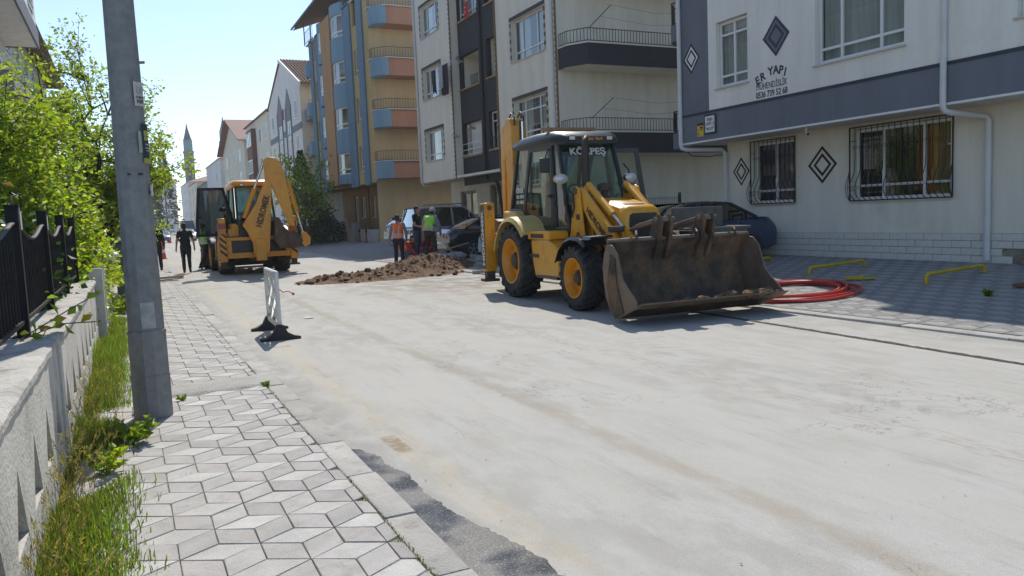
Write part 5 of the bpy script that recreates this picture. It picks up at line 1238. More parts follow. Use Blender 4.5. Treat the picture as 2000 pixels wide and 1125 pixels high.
    sh = MB(); sh.loft([[(x, -W, z) for x, z in back + inn[::-1]], [(x, W, z) for x, z in back + inn[::-1]]])
    bk = sh.build('front_bucket', M_STEELB, R, smooth=40)
    for s in (-1, 1):
        sp = slab([(4.06, 1.11), (4.19, 1.10), (4.33, .98), (4.40, .80), (4.47, .62), (4.62, .50), (4.80, .37), (4.87, .27), (4.36, .075), (4.22, .065), (4.09, .17), (3.99, .33), (3.93, .55), (3.91, .78), (3.97, .98)], s * W - .014, s * W + .014)
        so = sp.build('side_plate', M_STEELL, bk, bevel=.006)
        slab([(4.16, .92), (4.29, .93), (4.33, .55), (4.50, .16), (4.24, .08), (4.13, .20), (4.05, .5)], s * (W + .016), s * (W + .034)).build('wear_plate', M_STEELB, so, bevel=.005)
        for z in (.95, .72): MB().lathe([(.022, s * (W + .03)), (.022, s * (W + .06))], (4.22, 0, z), (0, 1, 0), 6).build('bolt', M_HUB, so)
    MB().loft([[(4.80, -W, .235), (4.955, -W, .315), (4.955, -W, .330), (4.80, -W, .29)], [(4.80, W, .235), (4.955, W, .315), (4.955, W, .330), (4.80, W, .29)]]).build('cutting_edge', M_STEELL, bk)
    MB().tube([(4.06, -W, 1.15), (4.06, W, 1.15)], .032, 10).build('rim_bar', M_STEELL, bk, smooth=40)
    MB().bar((4.075, -W + .2, 1.183), (4.075, W - .2, 1.183), .012, .012).build('rim_edge', M_CHROME, bk)
    # fork carriers folded over the rim and lifting hooks
    for yc in (-.32, .42):
        for q in (-.10, .08):
            slab([(3.86, .86), (4.02, .84), (4.16, 1.10), (4.24, 1.38), (4.16, 1.50), (4.04, 1.46), (3.90, 1.16)], yc + q - .028, yc + q + .028).build('fork_lug', M_STEELB, bk, bevel=.008)
        fk = MB().loft([[(4.18, yc - .09, 1.40), (4.18, yc + .07, 1.40), (4.16, yc + .07, 1.47), (4.16, yc - .09, 1.47)], [(3.55, yc - .12, 1.30), (3.55, yc + .12, 1.30), (3.55, yc + .12, 1.36), (3.55, yc - .12, 1.36)], [(3.20, yc - .05, 1.26), (3.20, yc + .05, 1.26), (3.20, yc + .05, 1.28), (3.20, yc - .05, 1.28)]]).build('fork_tine', M_STEELL, bk, bevel=.006)
        MB().tube([(4.14, yc - .16, 1.43), (4.14, yc + .16, 1.43)], .035, 10).build('fork_pin', M_STEELL, bk, smooth=40)
    for yc in (-.72, .32, .44, 1.0):
        MB().tube([(4.02, yc, 1.05), (4.00, yc, 1.2), (4.06, yc - .03, 1.27), (4.15, yc - .08, 1.22), (4.17, yc - .08, 1.12)], .02, 8).build('hook', M_STEELB, bk, smooth=40)
    # clods stuck along the lip
    for k in range(26):
        yy = W - .05 - (k / 26) ** .8 * 1.9 + random.uniform(-.05, .05); r_ = random.uniform(.02, .06) * (1.3 if k < 14 else .8)
        b = MB().ball((0, 0, 0), r_, 8, 6, (1.3, 1.3, .7)); b.v = [tuple(Vector(v) * (1 + .5 * mnoise.noise(Vector(v) * 40 + Vector((k, 0, 0))))) for v in b.v]
        o = b.build('clod', M_SOIL, bk); o.location = (4.86 + random.uniform(-.12, .05), yy, .305 + random.uniform(-.01, .03))
    # --- stabilisers and rear frame
    for s in (-1, 1):
        y = s * 1.10
        ob = MB().box(-1.28, -1.04, y - .115, y + .115, .45, 1.84).build('stabiliser', M_CATO, R, bevel=.015)
        MB().box(-1.24, -1.08, y - .09, y + .09, .30, .47).box(-1.30, -1.02, y - .16, y + .16, .24, .30).build('stabiliser_foot', M_HUB, ob, bevel=.01)
        MB().box(-1.281 + .003, -1.043, y + s * .1155, y + s * .119, .50, 1.80).build('side_decal', mat('stabiliser_side', (.075, .07, .06), .6, var=.3), ob)
        lettering(ob, 'HIDROMEK', .17, frame((-1.16, y + s * .121, 1.12), (0, 0, 1), (1 if s > 0 else -1, 0, 0)) if True else None, M_WDEC, bold=.035, width=1.12)
        MB().lathe([(.05, 0), (.05, .012)], (-1.04, y, 1.74), (1, 0, 0), 14).build('bolt', M_HUB, ob)
        if not near:
            MB().box(-1.30, -1.27, y - .10, y + .10, 1.50, 1.68).build('tail_lamp', M_REDL, ob); MB().box(-1.30, -1.275, y - .10, y + .10, 1.34, 1.49).build('reflector', M_AMB, ob)
            for k in range(4):
                z = .60 + k * .2; MB().add([(-1.29, y - .10, z), (-1.29, y + .10, z + .18), (-1.29, y + .10, z + .27), (-1.29, y - .10, z + .09)], [(0, 1, 2, 3)]).add([(-1.286, y - .10, z), (-1.286, y + .10, z + .18), (-1.286, y + .10, z + .27), (-1.286, y - .10, z + .09)], [(3, 2, 1, 0)]).build('hazard_stripe', M_BDEC, ob)
    rfm = MB().box(-1.26, -1.06, -.98, .98, 1.12, 1.22).box(-1.26, -1.06, -.98, .98, .55, .72).box(-1.26, -1.06, -.98, -.84, .72, 1.12).box(-1.26, -1.06, .84, .98, .72, 1.12).build('rear_frame', M_CATO, R, bevel=.015)
    if not near:
        pl = MB().box(-1.02, -.98, -.9, .9, 1.22, 1.5).build('rear_panel', bodym, R, bevel=.02)
        v = MB()
        for k in range(5): v.tube([(-1.1, -.55 + .1 * k, .8), (-1.2, -.5 + .1 * k, .95), (-1.1, -.45 + .12 * k, 1.1)], .02, 6)
        v.box(-1.2, -1.05, -.7, .1, .72, .80); v.build('valve_block', M_HUB, R, smooth=40)
    return R
def boom_set(R, base, ang, boomP, dipP, bucketP, w, textpos=None, m=None, cyls=(), link=None, hoses=()):
    """backhoe boom, dipper and bucket lying in a vertical plane through base at angle ang"""
    m = m or M_CATO
    Mx = Matrix.Translation(base) @ Matrix.Rotation(ang, 4, 'Z')
    def put(b, nm, mm, par=R, bevel=.015, smooth=None):
        b.xf(Mx); return b.build(nm, mm, par, bevel=bevel, smooth=smooth)
    bo = put(slab(boomP, -w / 2, w / 2), 'boom', m); dp = put(slab(dipP, -w * .42, w * .42), 'dipper', m)
    kp = put(MB().box(-.16, .16, -.2, .2, .45, 1.15), 'kingpost', M_CATO)
    # digging bucket: side plates and curved shell
    sh = MB(); inner = [(x * .9 + .1 * (sum(p[0] for p in bucketP) / len(bucketP)), z * .9 + .1 * (sum(p[1] for p in bucketP) / len(bucketP))) for x, z in bucketP]
    sh.loft([[(x, y, z) for x, z in bucketP] for y in (-.3, .3)], True, False); bk = put(sh, 'digging_bucket', M_STEELL, bevel=0)
    for y in (-.3, .28): put(slab(bucketP, y, y + .02), 'bucket_side', M_STEELB, bk, .004)
    for k in range(4):
        a, b = bucketP[0], bucketP[1]; y = -.26 + .17 * k; dx, dz = b[0] - a[0], b[1] - a[1]; L = sqrt(dx * dx + dz * dz) or 1
        put(MB().loft([[(a[0] - .03, y - .035, a[1]), (a[0] + .03, y - .035, a[1]), (a[0] + .03, y + .035, a[1]), (a[0] - .03, y + .035, a[1])], [(a[0] - dx / L * .16 - .008, y - .02, a[1] - dz / L * .16), (a[0] - dx / L * .16 + .008, y - .02, a[1] - dz / L * .16), (a[0] - dx / L * .16 + .008, y + .02, a[1] - dz / L * .16), (a[0] - dx / L * .16 - .008, y + .02, a[1] - dz / L * .16)]]), 'tooth', M_STEELL, bk, 0)
    for (p, q, r_, sp) in cyls:
        a1, a2 = MB(), MB(); cyl2(a1, a2, p, q, r_, sp); c = put(a1, 'cylinder', m, smooth=40, bevel=0); put(a2, 'rod', M_CHROME, c, 0, 40)
    if link: put(slab(link, -.12, .12), 'bucket_link', m)
    for pts in hoses: put(MB().tube(pts, .018, 8), 'hose', M_HOSE, bevel=0, smooth=50)
    return bo, dp, Mx
# near machine, facing the camera
A = radians(4); hx, hy = -sin(A), -cos(A)
O = Vector((7.62, 13.15)) + Vector((hx, hy)) * -.28
near = backhoe('yellow backhoe loader with black cab and big muddy front bucket parked facing up the street', (O.x, O.y, 0.0), atan2(hy, hx), M_FRAME, M_CREAMY, True, 1)
bo, dp, Mx = boom_set(near, (-1.42, -.27, 0), pi, [(-.05, .62), (.30, .60), (.34, 1.0), (.26, 2.2), (.30, 3.25), (.22, 3.56), (.02, 3.58), (-.12, 3.40), (-.12, 2.2), (-.16, 1.1)],
    [(.32, 3.50), (.52, 3.42), (.62, 2.8), (.62, 1.5), (.50, 1.45), (.40, 2.6), (.30, 3.2)], [(.42, 1.05), (.52, 1.45), (.72, 1.50), (1.0, 1.25), (1.02, .85), (.80, .62), (.55, .62)], .34,
    cyls=[((.05, .9, 1.0) if False else (.05, 0.0, 3.2), (.55, 0, 3.46), .06, .5), ((-.2, .02, 1.0), (-.16, .02, 2.5), .07, .6)], hoses=[[(-.1, -.12, 3.3), (-.1, -.12, 3.62), (.05, -.12, 3.72), (.2, -.1, 3.6), (.25, -.1, 3.4)], [(-.1, .08, 3.3), (-.08, .08, 3.6), (.1, .08, 3.7), (.25, .08, 3.5)], [(-.2, -.2, 2.6), (-.24, -.21, 1.9), (-.2, -.2, 1.2)]])
MB().box(-1.425 + .135, -1.425 + .16, -.26, -.17, 2.3, 3.52).build('boom_gap_shade', M_FRAME, near)  # proud black strip painted as the shaded gap between the boom plates
MB().tube([(-1.25, -.215, 2.3), (-1.25, -.215, 3.5)], .028, 10).build('boom_rod', M_CHROME, near, smooth=40)
lettering(near, 'KÖRPEŞ', .175, frame((1.218, 0, 2.66), (0, 1, 0), (-.32, 0, .95)), M_WDEC, bold=.03, width=.72)
lettering(near, 'Turbo 4x4', .085, frame((1.372, 0.0, 2.875), (0, 1, 0), (-.3, 0, .95)), M_CATO, bold=.02, shear=.3, width=.42)
lettering(near, 'KİRALIK', .15, frame((-.57, -.612, 2.05), (1, 0, 0), (0, .05, 1)), M_WDEC, bold=.03, width=.36)
for z_ in (1.93, 1.82):   # two lines too small to read: letter-sized blocks
    b_ = MB()
    for k_ in range(11):
        if k_ == 4: continue
        x_ = -.75 + k_ * .0335; y_ = -.622 + (z_ - 1.6) * .03; hh_ = random.uniform(.030, .036)
        b_.box(x_, x_ + random.uniform(.016, .026), y_, y_ + .003, z_ - hh_, z_ + hh_)
    b_.build('lettering', M_WDEC, near)
# far machine, seen from behind, boom swung to its right
far = backhoe('yellow backhoe loader seen from behind with raised boom and open black door', (3.75, 27.6, 0.0), radians(91), M_CATO, M_CATY, False, 1)
k = 1 / 265
def cv(L): return [((x - 450) * k * .98, 3.7 - (y - 62) * k) for x, y in L]
bo, dp, Mx = boom_set(far, (-1.45, -.02, 0), radians(-96), cv([(310, 620), (345, 675), (385, 775), (388, 860), (410, 905), (470, 902), (520, 840), (545, 600), (572, 280), (545, 222), (520, 250), (440, 430)]),
    cv([(515, 78), (558, 55), (628, 66), (668, 128), (692, 220), (720, 440), (748, 645), (700, 642), (640, 480), (575, 300), (520, 255)]),
    cv([(575, 562), (612, 566), (645, 640), (690, 690), (760, 700), (800, 770), (765, 830), (610, 825), (568, 765)]), .30,
    cyls=[(tuple([cv([(330, 560)])[0][0], .0, cv([(330, 560)])[0][1]]), tuple([cv([(520, 90)])[0][0], .0, cv([(520, 90)])[0][1]]), .075, .52), (tuple([cv([(715, 262)])[0][0], 0, cv([(715, 262)])[0][1]]), tuple([cv([(812, 700)])[0][0], 0, cv([(812, 700)])[0][1]]), .06, .62)],
    link=cv([(800, 690), (835, 700), (872, 745), (868, 800), (830, 825), (800, 800)]),
    hoses=[[(cv([p])[0][0], -.1, cv([p])[0][1]) for p in ((740, 300), (800, 350), (865, 400), (880, 450), (840, 495), (770, 500))]])
a0 = Mx @ Vector((cv([(485, 510)])[0][0], -.155, cv([(485, 510)])[0][1])); q0, q1 = cv([(435, 650)])[0], cv([(520, 385)])[0]
xd = Mx.to_3x3() @ Vector((q1[0] - q0[0], 0, q1[1] - q0[1])); nrm = Mx.to_3x3() @ Vector((0, -1, 0))
for sg in (-1,):
    lettering(far, 'HIDROMEK', .26, frame(a0, xd, nrm.cross(xd)), M_BDEC, bold=.04, width=1.05)
# ================================================================ parked cars (x forward, y left, z up; origin under the rear bumper centre)
M_CARG = glass('car_glass', (0.20, 0.25, 0.27), 1.6)
M_PLAST = mat('car_black_plastic', (.018, .018, .02), .5, var=.15)
M_RIMA = mat('alloy_rim', (.42, .43, .45), .3, metal=.9, var=.1)
M_PLATE = mat('number_plate', (.62, .62, .6), .5)
def paint(name, col, rough=.28): return mat(name, col, rough, var=.05, vs=2, coat=.7, dirt=(tuple(min(1, c * .8 + .05) for c in col), .12, 3))
def car(label, loc, rotz, kind, pm, L=4.4, Wd=1.76, H=1.43, group=None, plate=True, det=True):
    R = thing('parked_car', label, 'car', loc, rotz, group)
    hw = Wd / 2
    # stations from rear (0) to front (1): lower z, waist z, deck/hood z, roof z or None, width factor
    if kind == 'sedan': deck = [(0, .86), (.02, 1.0), (.16, 1.03), (.62, .95), (.80, .88), (.95, .74), (1, .60)]; cab = [(.13, 1.02), (.28, H - .03), (.42, H), (.55, H - .03), (.74, .94)]
    elif kind == 'hatch': deck = [(0, .80), (.02, .98), (.10, 1.02), (.66, .98), (.82, .90), (.95, .78), (1, .62)]; cab = [(.02, 1.0), (.10, H - .06), (.35, H), (.50, H - .02), (.76, .97)]
    else: deck = [(0, .80), (.01, 1.06), (.10, 1.08), (.70, 1.05), (.84, .98), (.96, .84), (1, .66)]; cab = [(.015, 1.06), (.05, H - .06), (.3, H), (.56, H - .04), (.78, 1.04)]
    def itp(tb, t):
        for i in range(len(tb) - 1):
            if tb[i][0] <= t <= tb[i + 1][0]:
                k = (t - tb[i][0]) / max(1e-6, tb[i + 1][0] - tb[i][0]); return tb[i][1] * (1 - k) + tb[i + 1][1] * k
        return tb[0][1] if t < tb[0][0] else tb[-1][1]
    b = MB(); secs = []; N = 26
    for i in range(N + 1):
        t = i / N; e = 1 - .10 * max(0, (t - .86) / .14) ** 2 - .07 * max(0, (.08 - t) / .08) ** 2
        w = hw * e; zt = itp(deck, t); zl = .22 + (.10 * max(0, (t - .93) / .07)) + .10 * max(0, (.05 - t) / .05)
        h = zt - zl; x = t * L
        half = [(w * .80, zl), (w * .95, zl + .06), (w * .985, zl + h * .30), (w, zl + h * .55), (w * .985, zl + h * .74), (w * .95, zl + h * .90), (w * .86, zt), (w * .45, zt + .018)]
        secs.append([(x, y, z) for y, z in half] + [(x, -y, z) for y, z in half[::-1]])
    b.loft(secs); body = b.build('body', pm, R, smooth=35)
    # cabin: glass shell with painted roof and pillars
    t0, t1 = cab[0][0], cab[-1][0]; M = 16; gsec = []; rsec = []
    for i in range(M + 1):
        t = t0 + (t1 - t0) * i / M; zr = itp(cab, t); zb = itp(deck, t) - .02; f = (zr - zb) / (H - zb) if H > zb else 0; f = max(0, min(1, f))
        wb = hw * .93; wt = hw * (.93 - .20 * f); x = t * L
        gsec.append([(x, wb, zb), (x, wt + .01, zr - .05 * f), (x, wt - .10, zr), (x, -wt + .10, zr), (x, -wt - .01, zr - .05 * f), (x, -wb, zb)])
    g_ = MB(); g_.loft(gsec, False, False); g_.build('glasshouse', M_CARG, R, smooth=40)
    inn = MB(); inn.box(t0 * L + .5, t1 * L - .6, -hw * .7, hw * .7, .6, .98).build('interior', M_PLAST, R)
    rf = MB(); rs = []
    for i in range(M + 1):
        t = cab[1][0] + (cab[-2][0] - cab[1][0]) * i / M; zr = itp(cab, t); x = t * L; wt = hw * .745
        rs.append([(x, wt, zr - .045), (x, wt - .03, zr - .005), (x, wt - .12, zr + .012), (x, -wt + .12, zr + .012), (x, -wt + .03, zr - .005), (x, -wt, zr - .045)])
    rf.loft(rs, False, False); ro = rf.build('roof', pm, R, smooth=40)
    pmt = pm if kind != 'sedan' else M_PLAST
    for s in (-1, 1):
        def pt(t, k):  # k: 0 waist 1 roof
            zr = itp(cab, t); zb = itp(deck, t) - .02; f = max(0, min(1, (zr - zb) / (H - zb))); y = hw * (.935 - .20 * f * k); return (t * L, s * y, zb + (zr - .03 - zb) * k)
        for (ta, tb_) in ((cab[0][0] + .005, cab[1][0]), (cab[-1][0] - .005, cab[-2][0])): MB().bar((ta * L, s * hw * .92, itp(deck, ta)), pt(tb_, 1), .07, .05).build('pillar', pmt, R)
        for tm in ((.42, .60) if kind != 'sedan' else (.45,)): MB().bar(pt(tm, 0), pt(tm, 1), .05, .06).build('pillar', pmt, R)
        if kind == 'van': MB().bar(pt(.24, 0), pt(.24, 1), .1, .06).build('pillar', pmt, R)
    if kind == 'van':
        for s in (-1, 1): MB().tube([(.5, s * hw * .68, H + .01), (.6, s * hw * .68, H + .08), (2.4, s * hw * .68, H + .08), (2.55, s * hw * .68, H)], .022, 8).build('roof_rail', M_RIMA, ro, smooth=50)
    # wheels
    for x in (.19 * L, .80 * L):
        for s in (-1, 1):
            y = s * (hw - .11)
            MB().lathe([(.37, -.13), (.37, .13)], (x, s * (hw - .135), .34), (0, 1, 0), 24).build('wheel_arch', M_PLAST, R, smooth=40)
            w = MB().lathe([(.20, -.10), (.30, -.105), (.315, -.07), (.318, .07), (.30, .105), (.20, .10)], (0, 0, 0), (0, 1, 0), 28, caps=False).build('wheel', M_TYRE, R, smooth=40); w.location = (x, s * (hw - .085), .318)
            q = MB().lathe([(.21, s * .085), (.205, s * .10), (.19, s * .098), (.185, s * .05), (.19, s * .02)], (0, 0, 0), (0, 1, 0), 28, caps=False)
            for k in range(5):
                a = 2 * pi * k / 5 + .3
                for da in (-.16, .16): q.bar((.03 * cos(a), s * .085, .03 * sin(a)), (.195 * cos(a + da), s * .088, .195 * sin(a + da)), .032, .02, (0, 1, 0))
            q.lathe([(.05, s * .07), (.045, s * .10), (.001, s * .10)], (0, 0, 0), (0, 1, 0), 12); q.build('rim', M_RIMA, w, smooth=30)
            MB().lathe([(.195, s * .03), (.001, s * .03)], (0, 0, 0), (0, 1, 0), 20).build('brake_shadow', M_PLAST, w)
    zt = .80 if kind != 'van' else .85
    for s in (-1, 1):
        MB().box(-.012, .10, s * hw * .56 - .13, s * hw * .56 + .17 if False else s * hw * .56 + .13, zt - .10, zt + .08).build('tail_lamp', M_REDL, R, bevel=.02)
        MB().box(L - .16, L - .03, s * hw * .62 - .14, s * hw * .62 + .14, .60, .72).build('headlamp', M_LAMP, R, bevel=.03)
        MB().box(.60 * L, .60 * L + .14, s * (hw + .02) - (.0 if s < 0 else .0), s * (hw + .17), .98, 1.10).build('mirror', pm, R, bevel=.02)
        MB().box(.44 * L, .44 * L + .16, s * hw * .985 - .012, s * hw * .985 + .012, .80, .825).build('door_handle', M_PLAST if kind != 'sedan' else pm, R)
    MB().box(-.035, .14, -hw * .90, hw * .90, .32, .58).build('rear_bumper', pm if kind != 'van' else M_PLAST, R, bevel=.04)
    MB().box(L - .16, L + .02, -hw * .84, hw * .84, .28, .52).build('front_bumper', pm, R, bevel=.04)
    if plate:
        MB().box(-.03, -.004, -.26, .26, zt - .06, zt + .05).build('number_plate', M_PLATE, R)
    MB().box(-.02, .02, -.30, .30, zt + .07, zt + .10).build('trunk_trim', M_RIMA, R)
    return R
car('black sedan with a red tail lamp parked nose to the cream block', (9.80, 25.75, rpave(10.5)), 0, 'sedan', paint('paint_black', (.008, .009, .011), .2), 4.5, 1.78, 1.42)
car('silver grey van with roof rails parked beyond the black sedan', (10.45, 31.5, rpave(11)), 0, 'van', paint('paint_silver', (.33, .34, .35), .3), 4.3, 1.84, 1.88)
car('blue hatchback parked close behind the loader', (9.62, 21.3, rpave(10.4)), 0, 'hatch', paint('paint_lightblue', (.10, .25, .45), .3), 4.0, 1.7, 1.45)
car('white hatchback parked by the striped block', (12.0, 39.0, rpave(12)), 0, 'hatch', paint('paint_white', (.62, .63, .64), .3), 4.0, 1.72, 1.48)
car('dark blue sedan with alloy wheels backed up to the white block', (13.85, 14.85, rpave(12.8)), pi, 'sedan', paint('paint_navy', (.016, .035, .095), .25), 4.6, 1.80, 1.42)
# traffic far down the street
car('white and red car at the far end of the road', (6.2, 104, 0), -pi / 2 + .05, 'sedan', paint('paint_white', (.62, .63, .64)), 4.4, 1.75, 1.42, plate=False)
car('dark blue car stopped far down the road', (3.4, 100, 0), -pi / 2, 'sedan', paint('paint_blue', (.03, .10, .2)), 4.4, 1.75, 1.42, plate=False)
car('pale minibus far down the road behind the white and red car', (7.6, 122, 0), -pi / 2, 'van', paint('paint_white', (.62, .63, .64)), 5.6, 2.1, 2.6, plate=False)
car('blue saloon parked far off beside the trees', (4.6, 150, 0), -pi / 2, 'sedan', paint('paint_blue', (.03, .10, .2)), 4.4, 1.75, 1.42, plate=False)

# ================================================================ people
M_SKIN = mat('skin', (.36, .2, .135), .6, var=.1); M_HAIR = mat('dark_hair', (.012, .01, .009), .7, var=.2)
def blob(m, pts, parent, name, vox=.02, balls=()):
    """tapered limbs fused into one continuous surface"""
    b = MB()
    for (P, Rr, sq) in pts:
        P = [Vector(p) for p in P]; b.tube(P, Rr, 14, sq=sq)
        for p, r_ in ((P[0], Rr[0]), (P[-1], Rr[-1])): b.ball(p, r_ * .985, 12, 8)
    for c, r_, sc in balls: b.ball(c, r_, 14, 10, sc)
    o = b.build(name, m, parent, fix=False)
    r_ = o.modifiers.new('remesh', 'REMESH'); r_.mode = 'VOXEL'; r_.voxel_size = vox; r_.use_smooth_shade = True
    s = o.modifiers.new('smooth', 'SMOOTH'); s.factor = .5; s.iterations = 3
    return o
def person(label, loc, rotz, J, shirt, trousers, vest=None, sleeves='short', height=1.75, cap=None, shoe=None, stripe=None, bald=False):
    """J: joints in metres for a 1.75 m figure, x forward, y left, z up"""
    R = thing('person', label, 'person', loc, rotz); R.scale = (height / 1.75,) * 3
    g = lambda n: Vector(J[n])
    pel, che, nek, hed = g('pelvis'), g('chest'), g('neck'), g('head')
    sk = [([nek - Vector((0, 0, .03)), hed - Vector((0, 0, .05))], [.056, .054], 1)]; balls = [(hed, .098, (1.02, .80, 1.18)), (hed + Vector((.02, 0, -.065)), .07, (1, .85, .9)), (hed + Vector((.102, 0, -.015)), .018, (1, .8, 1.4))]
    for s in ('l', 'r'):
        sg = 1 if s == 'l' else -1
        balls.append((hed + Vector((-.005, sg * .082, -.01)), .026, (.7, .4, 1.1)))
        sh, el, wr = g('sh_' + s), g('el_' + s), g('wr_' + s)
        sk.append(([sh.lerp(el, .3), el, wr], [.046, .040, .028], 1))
        d = (wr - el).normalized(); side_ = d.cross(Vector((1, 0, 0))).normalized() if abs(d.x) < .9 else Vector((0, 1, 0)); fw = side_.cross(d)
        pm_ = wr + d * .055
        sk.append(([wr, pm_, wr + d * .09], [.027, .034, .03], .7))
        for i, (o_, L_) in enumerate(((-.027, .07), (-.009, .082), (.009, .078), (.027, .06))):
            a = wr + d * .088 + fw * o_; sk.append(([a, a + d * L_ * .55 + Vector((.004, -sg * .006, 0)), a + d * L_ + Vector((.006, -sg * .02, 0))], [.0105, .010, .009], 1))
        a = wr + d * .03 - fw * -.026; sk.append(([a, a + d * .03 + fw * .022, a + d * .062 + fw * .026], [.012, .011, .010], 1))
        kn, an = g('kn_' + s), g('an_' + s); sk.append(([kn, an], [.05, .036], 1))
    sk.append(([pel, che], [.10, .11], .75))
    blob(M_SKIN, sk, R, 'body', .011, balls)
    # clothes
    up_ = (nek - pel).normalized()
    tr = [([pel + up_ * .06, pel - up_ * .06], [.135, .15], .78)]
    tr = []; tb = [(pel + Vector((0, 0, .0)), .152, (.84, 1.17, .95))]
    for s in ('l', 'r'):
        hp, kn, an = g('hp_' + s), g('kn_' + s), g('an_' + s)
        tr.append(([hp + Vector((0, 0, .03)), hp.lerp(kn, .5), kn, kn.lerp(an, .45), an + (kn - an) * .06], [.098, .088, .068, .066, .058], 1))
    blob(trousers, tr, R, 'trousers', .018, tb)
    st = [([pel + up_ * -.02, pel.lerp(che, .45), che, nek - up_ * .06], [.142, .140, .150, .085], .74)]
    # torso wide across y: use squash by direction
    tb = [(che + Vector((0, 0, .02)), .15, (.74, 1.16, 1.0)), (pel.lerp(che, .45), .150, (.80, 1.22, 1.35)), (pel + up_ * .03, .150, (.82, 1.20, .8))]
    st = [([nek - up_ * .10, nek - up_ * .01], [.085, .062], 1)]
    for s in ('l', 'r'):
        sh, el, wr = g('sh_' + s), g('el_' + s), g('wr_' + s)
        e = [sh, sh.lerp(el, .55)] if sleeves == 'short' else [sh, el, wr - (wr - el) * .05]
        st.append((e, [.068, .058] if sleeves == 'short' else [.066, .052, .042], 1)); st.append(([che + Vector((0, 0, .08)), sh], [.085, .070], 1))
    blob(shirt, st, R, 'shirt', .018, tb)
    if vest:
        vt = [([che + Vector((0, 0, .06)), g('sh_' + s) * .75 + che * .25 + Vector((0, 0, .015))], [.10, .082], 1) for s in ('l', 'r')]
        vb = [(che + Vector((0, 0, .01)), .165, (.78, 1.16, 1.02)), (pel.lerp(che, .45), .165, (.80, 1.10, 1.2)), (pel + up_ * .05, .168, (.80, 1.10, .75))]
        vo = blob(vest, vt, R, 'safety_vest', .018, vb)
        m = stripe or M_WDEC
        for k in (.22, .42):
            c = pel.lerp(che, k); ring = [c + Vector((.150 * cos(t), .198 * sin(t), 0)) for t in [2 * pi * q / 28 for q in range(28)]]
            b = MB(); b.loft([[p + Vector((0, 0, z)) for p in ring] for z in (-.022, .022)], True, False); b.build('reflective_band', m, vo, smooth=60)
        b = MB()
        for sg in (-1, 1):
            q = [(-.137, .085, .02), (-.150, .09, .16), (-.130, .09, .30), (-.07, .085, .40)]
            b.loft([[pel + Vector((x - .006, sg * y - .02, z + .06)), pel + Vector((x - .006, sg * y + .02, z + .06))] for x, y, z in q], False, False)
        b.build('reflective_band', m, vo, smooth=60)
    sm = shoe or mat('dark_shoe', (.018, .016, .015), .6)
    for s in ('l', 'r'):
        an = g('an_' + s); tw = Vector(J.get('toe_' + s, (an.x + .17, an.y * 1.1, an.z - .055)))
        hl_ = an + Vector((-.045, 0, -.05)); blob(sm, [([hl_, an + Vector((.05, 0, -.04)), tw], [.044, .048, .036], 1)], R, 'shoe', .012, [(an + Vector((0, 0, -.01)), .046, (1, 1, 1))])
    hb = [(hed + Vector((-.018, 0, .022)), .103, (1.0, .84, 1.10))]
    if cap: blob(cap, [([hed + Vector((.06, 0, .055)), hed + Vector((.17, 0, .045))], [.05, .035], .35)], R, 'cap', .014, [(hed + Vector((-.004, 0, .055)), .105, (1.05, .88, .82))]); blob(M_HAIR, [], R, 'hair', .014, [(hed + Vector((-.035, 0, -.01)), .088, (.9, .95, 1.0))])
    else: blob(M_HAIR, [], R, 'hair', .014, [(hed + Vector((-.022, 0, .035)), .100, (1.0, .86, 1.02)), (hed + Vector((-.04, 0, -.02)), .085, (.8, .93, 1.0))])
    return R
def stand(**kw):
    J = dict(pelvis=(0, 0, .95), chest=(0, 0, 1.30), neck=(-.005, 0, 1.50), head=(.02, 0, 1.635), sh_l=(0, .185, 1.42), sh_r=(0, -.185, 1.42), el_l=(-.01, .25, 1.13), el_r=(-.01, -.25, 1.13), wr_l=(.05, .27, .88), wr_r=(.05, -.27, .88),
             hp_l=(0, .095, .90), hp_r=(0, -.095, .90), kn_l=(.02, .11, .49), kn_r=(.02, -.11, .49), an_l=(-.01, .12, .085), an_r=(-.01, -.12, .085))
    J.update(kw); return J
M_BTEE = mat('black_cotton', (.011, .011, .013), .9, var=.2); M_DTRS = mat('dark_trousers', (.014, .016, .024), .9, var=.2); M_JEAN = mat('blue_jeans', (.035, .06, .105), .9, var=.25, vs=6)
M_GSHIRT = mat('grey_shirt', (.20, .20, .21), .9, var=.15); M_BRTR = mat('brown_work_trousers', (.05, .038, .032), .9, var=.2); M_LSHIRT = mat('lilac_grey_shirt', (.24, .24, .29), .9, var=.15)
M_ORV = mat('orange_vest', (.88, .17, .03), .75, var=.08); M_GRV = mat('green_vest', (.34, .80, .06), .75, var=.08); M_RFL = mat('reflective_tape', (.45, .45, .44), .4, metal=.2); M_CAPG = mat('grey_cap', (.35, .34, .34), .9); M_CAPB = mat('blue_overalls', (.05, .09, .15), .9)
# man in black walking away from the camera
person('man in black T-shirt and dark trousers walking away beside the far loader', (1.78, 29.9, 0), radians(88), stand(el_l=(-.06, .27, 1.14), wr_l=(.02, .30, .89), el_r=(.02, -.27, 1.14), wr_r=(.10, -.29, .90), kn_l=(.10, .09, .50), an_l=(.16, .09, .10), kn_r=(-.02, -.09, .50), an_r=(-.22, -.09, .20), toe_r=(-.16, -.10, .045), head=(.03, .01, 1.63)), M_BTEE, M_DTRS, height=1.76)
# worker half hidden behind the far loader's open door
person('worker in green vest stepping behind the far loader door', (2.55, 31.6, 0), radians(35), stand(kn_l=(.20, .09, .52), an_l=(.10, .10, .09), kn_r=(-.10, -.09, .50), an_r=(-.34, -.09, .16), toe_r=(-.28, -.1, .05)), M_CAPB, M_DTRS, vest=M_GRV, sleeves='long', height=1.72)
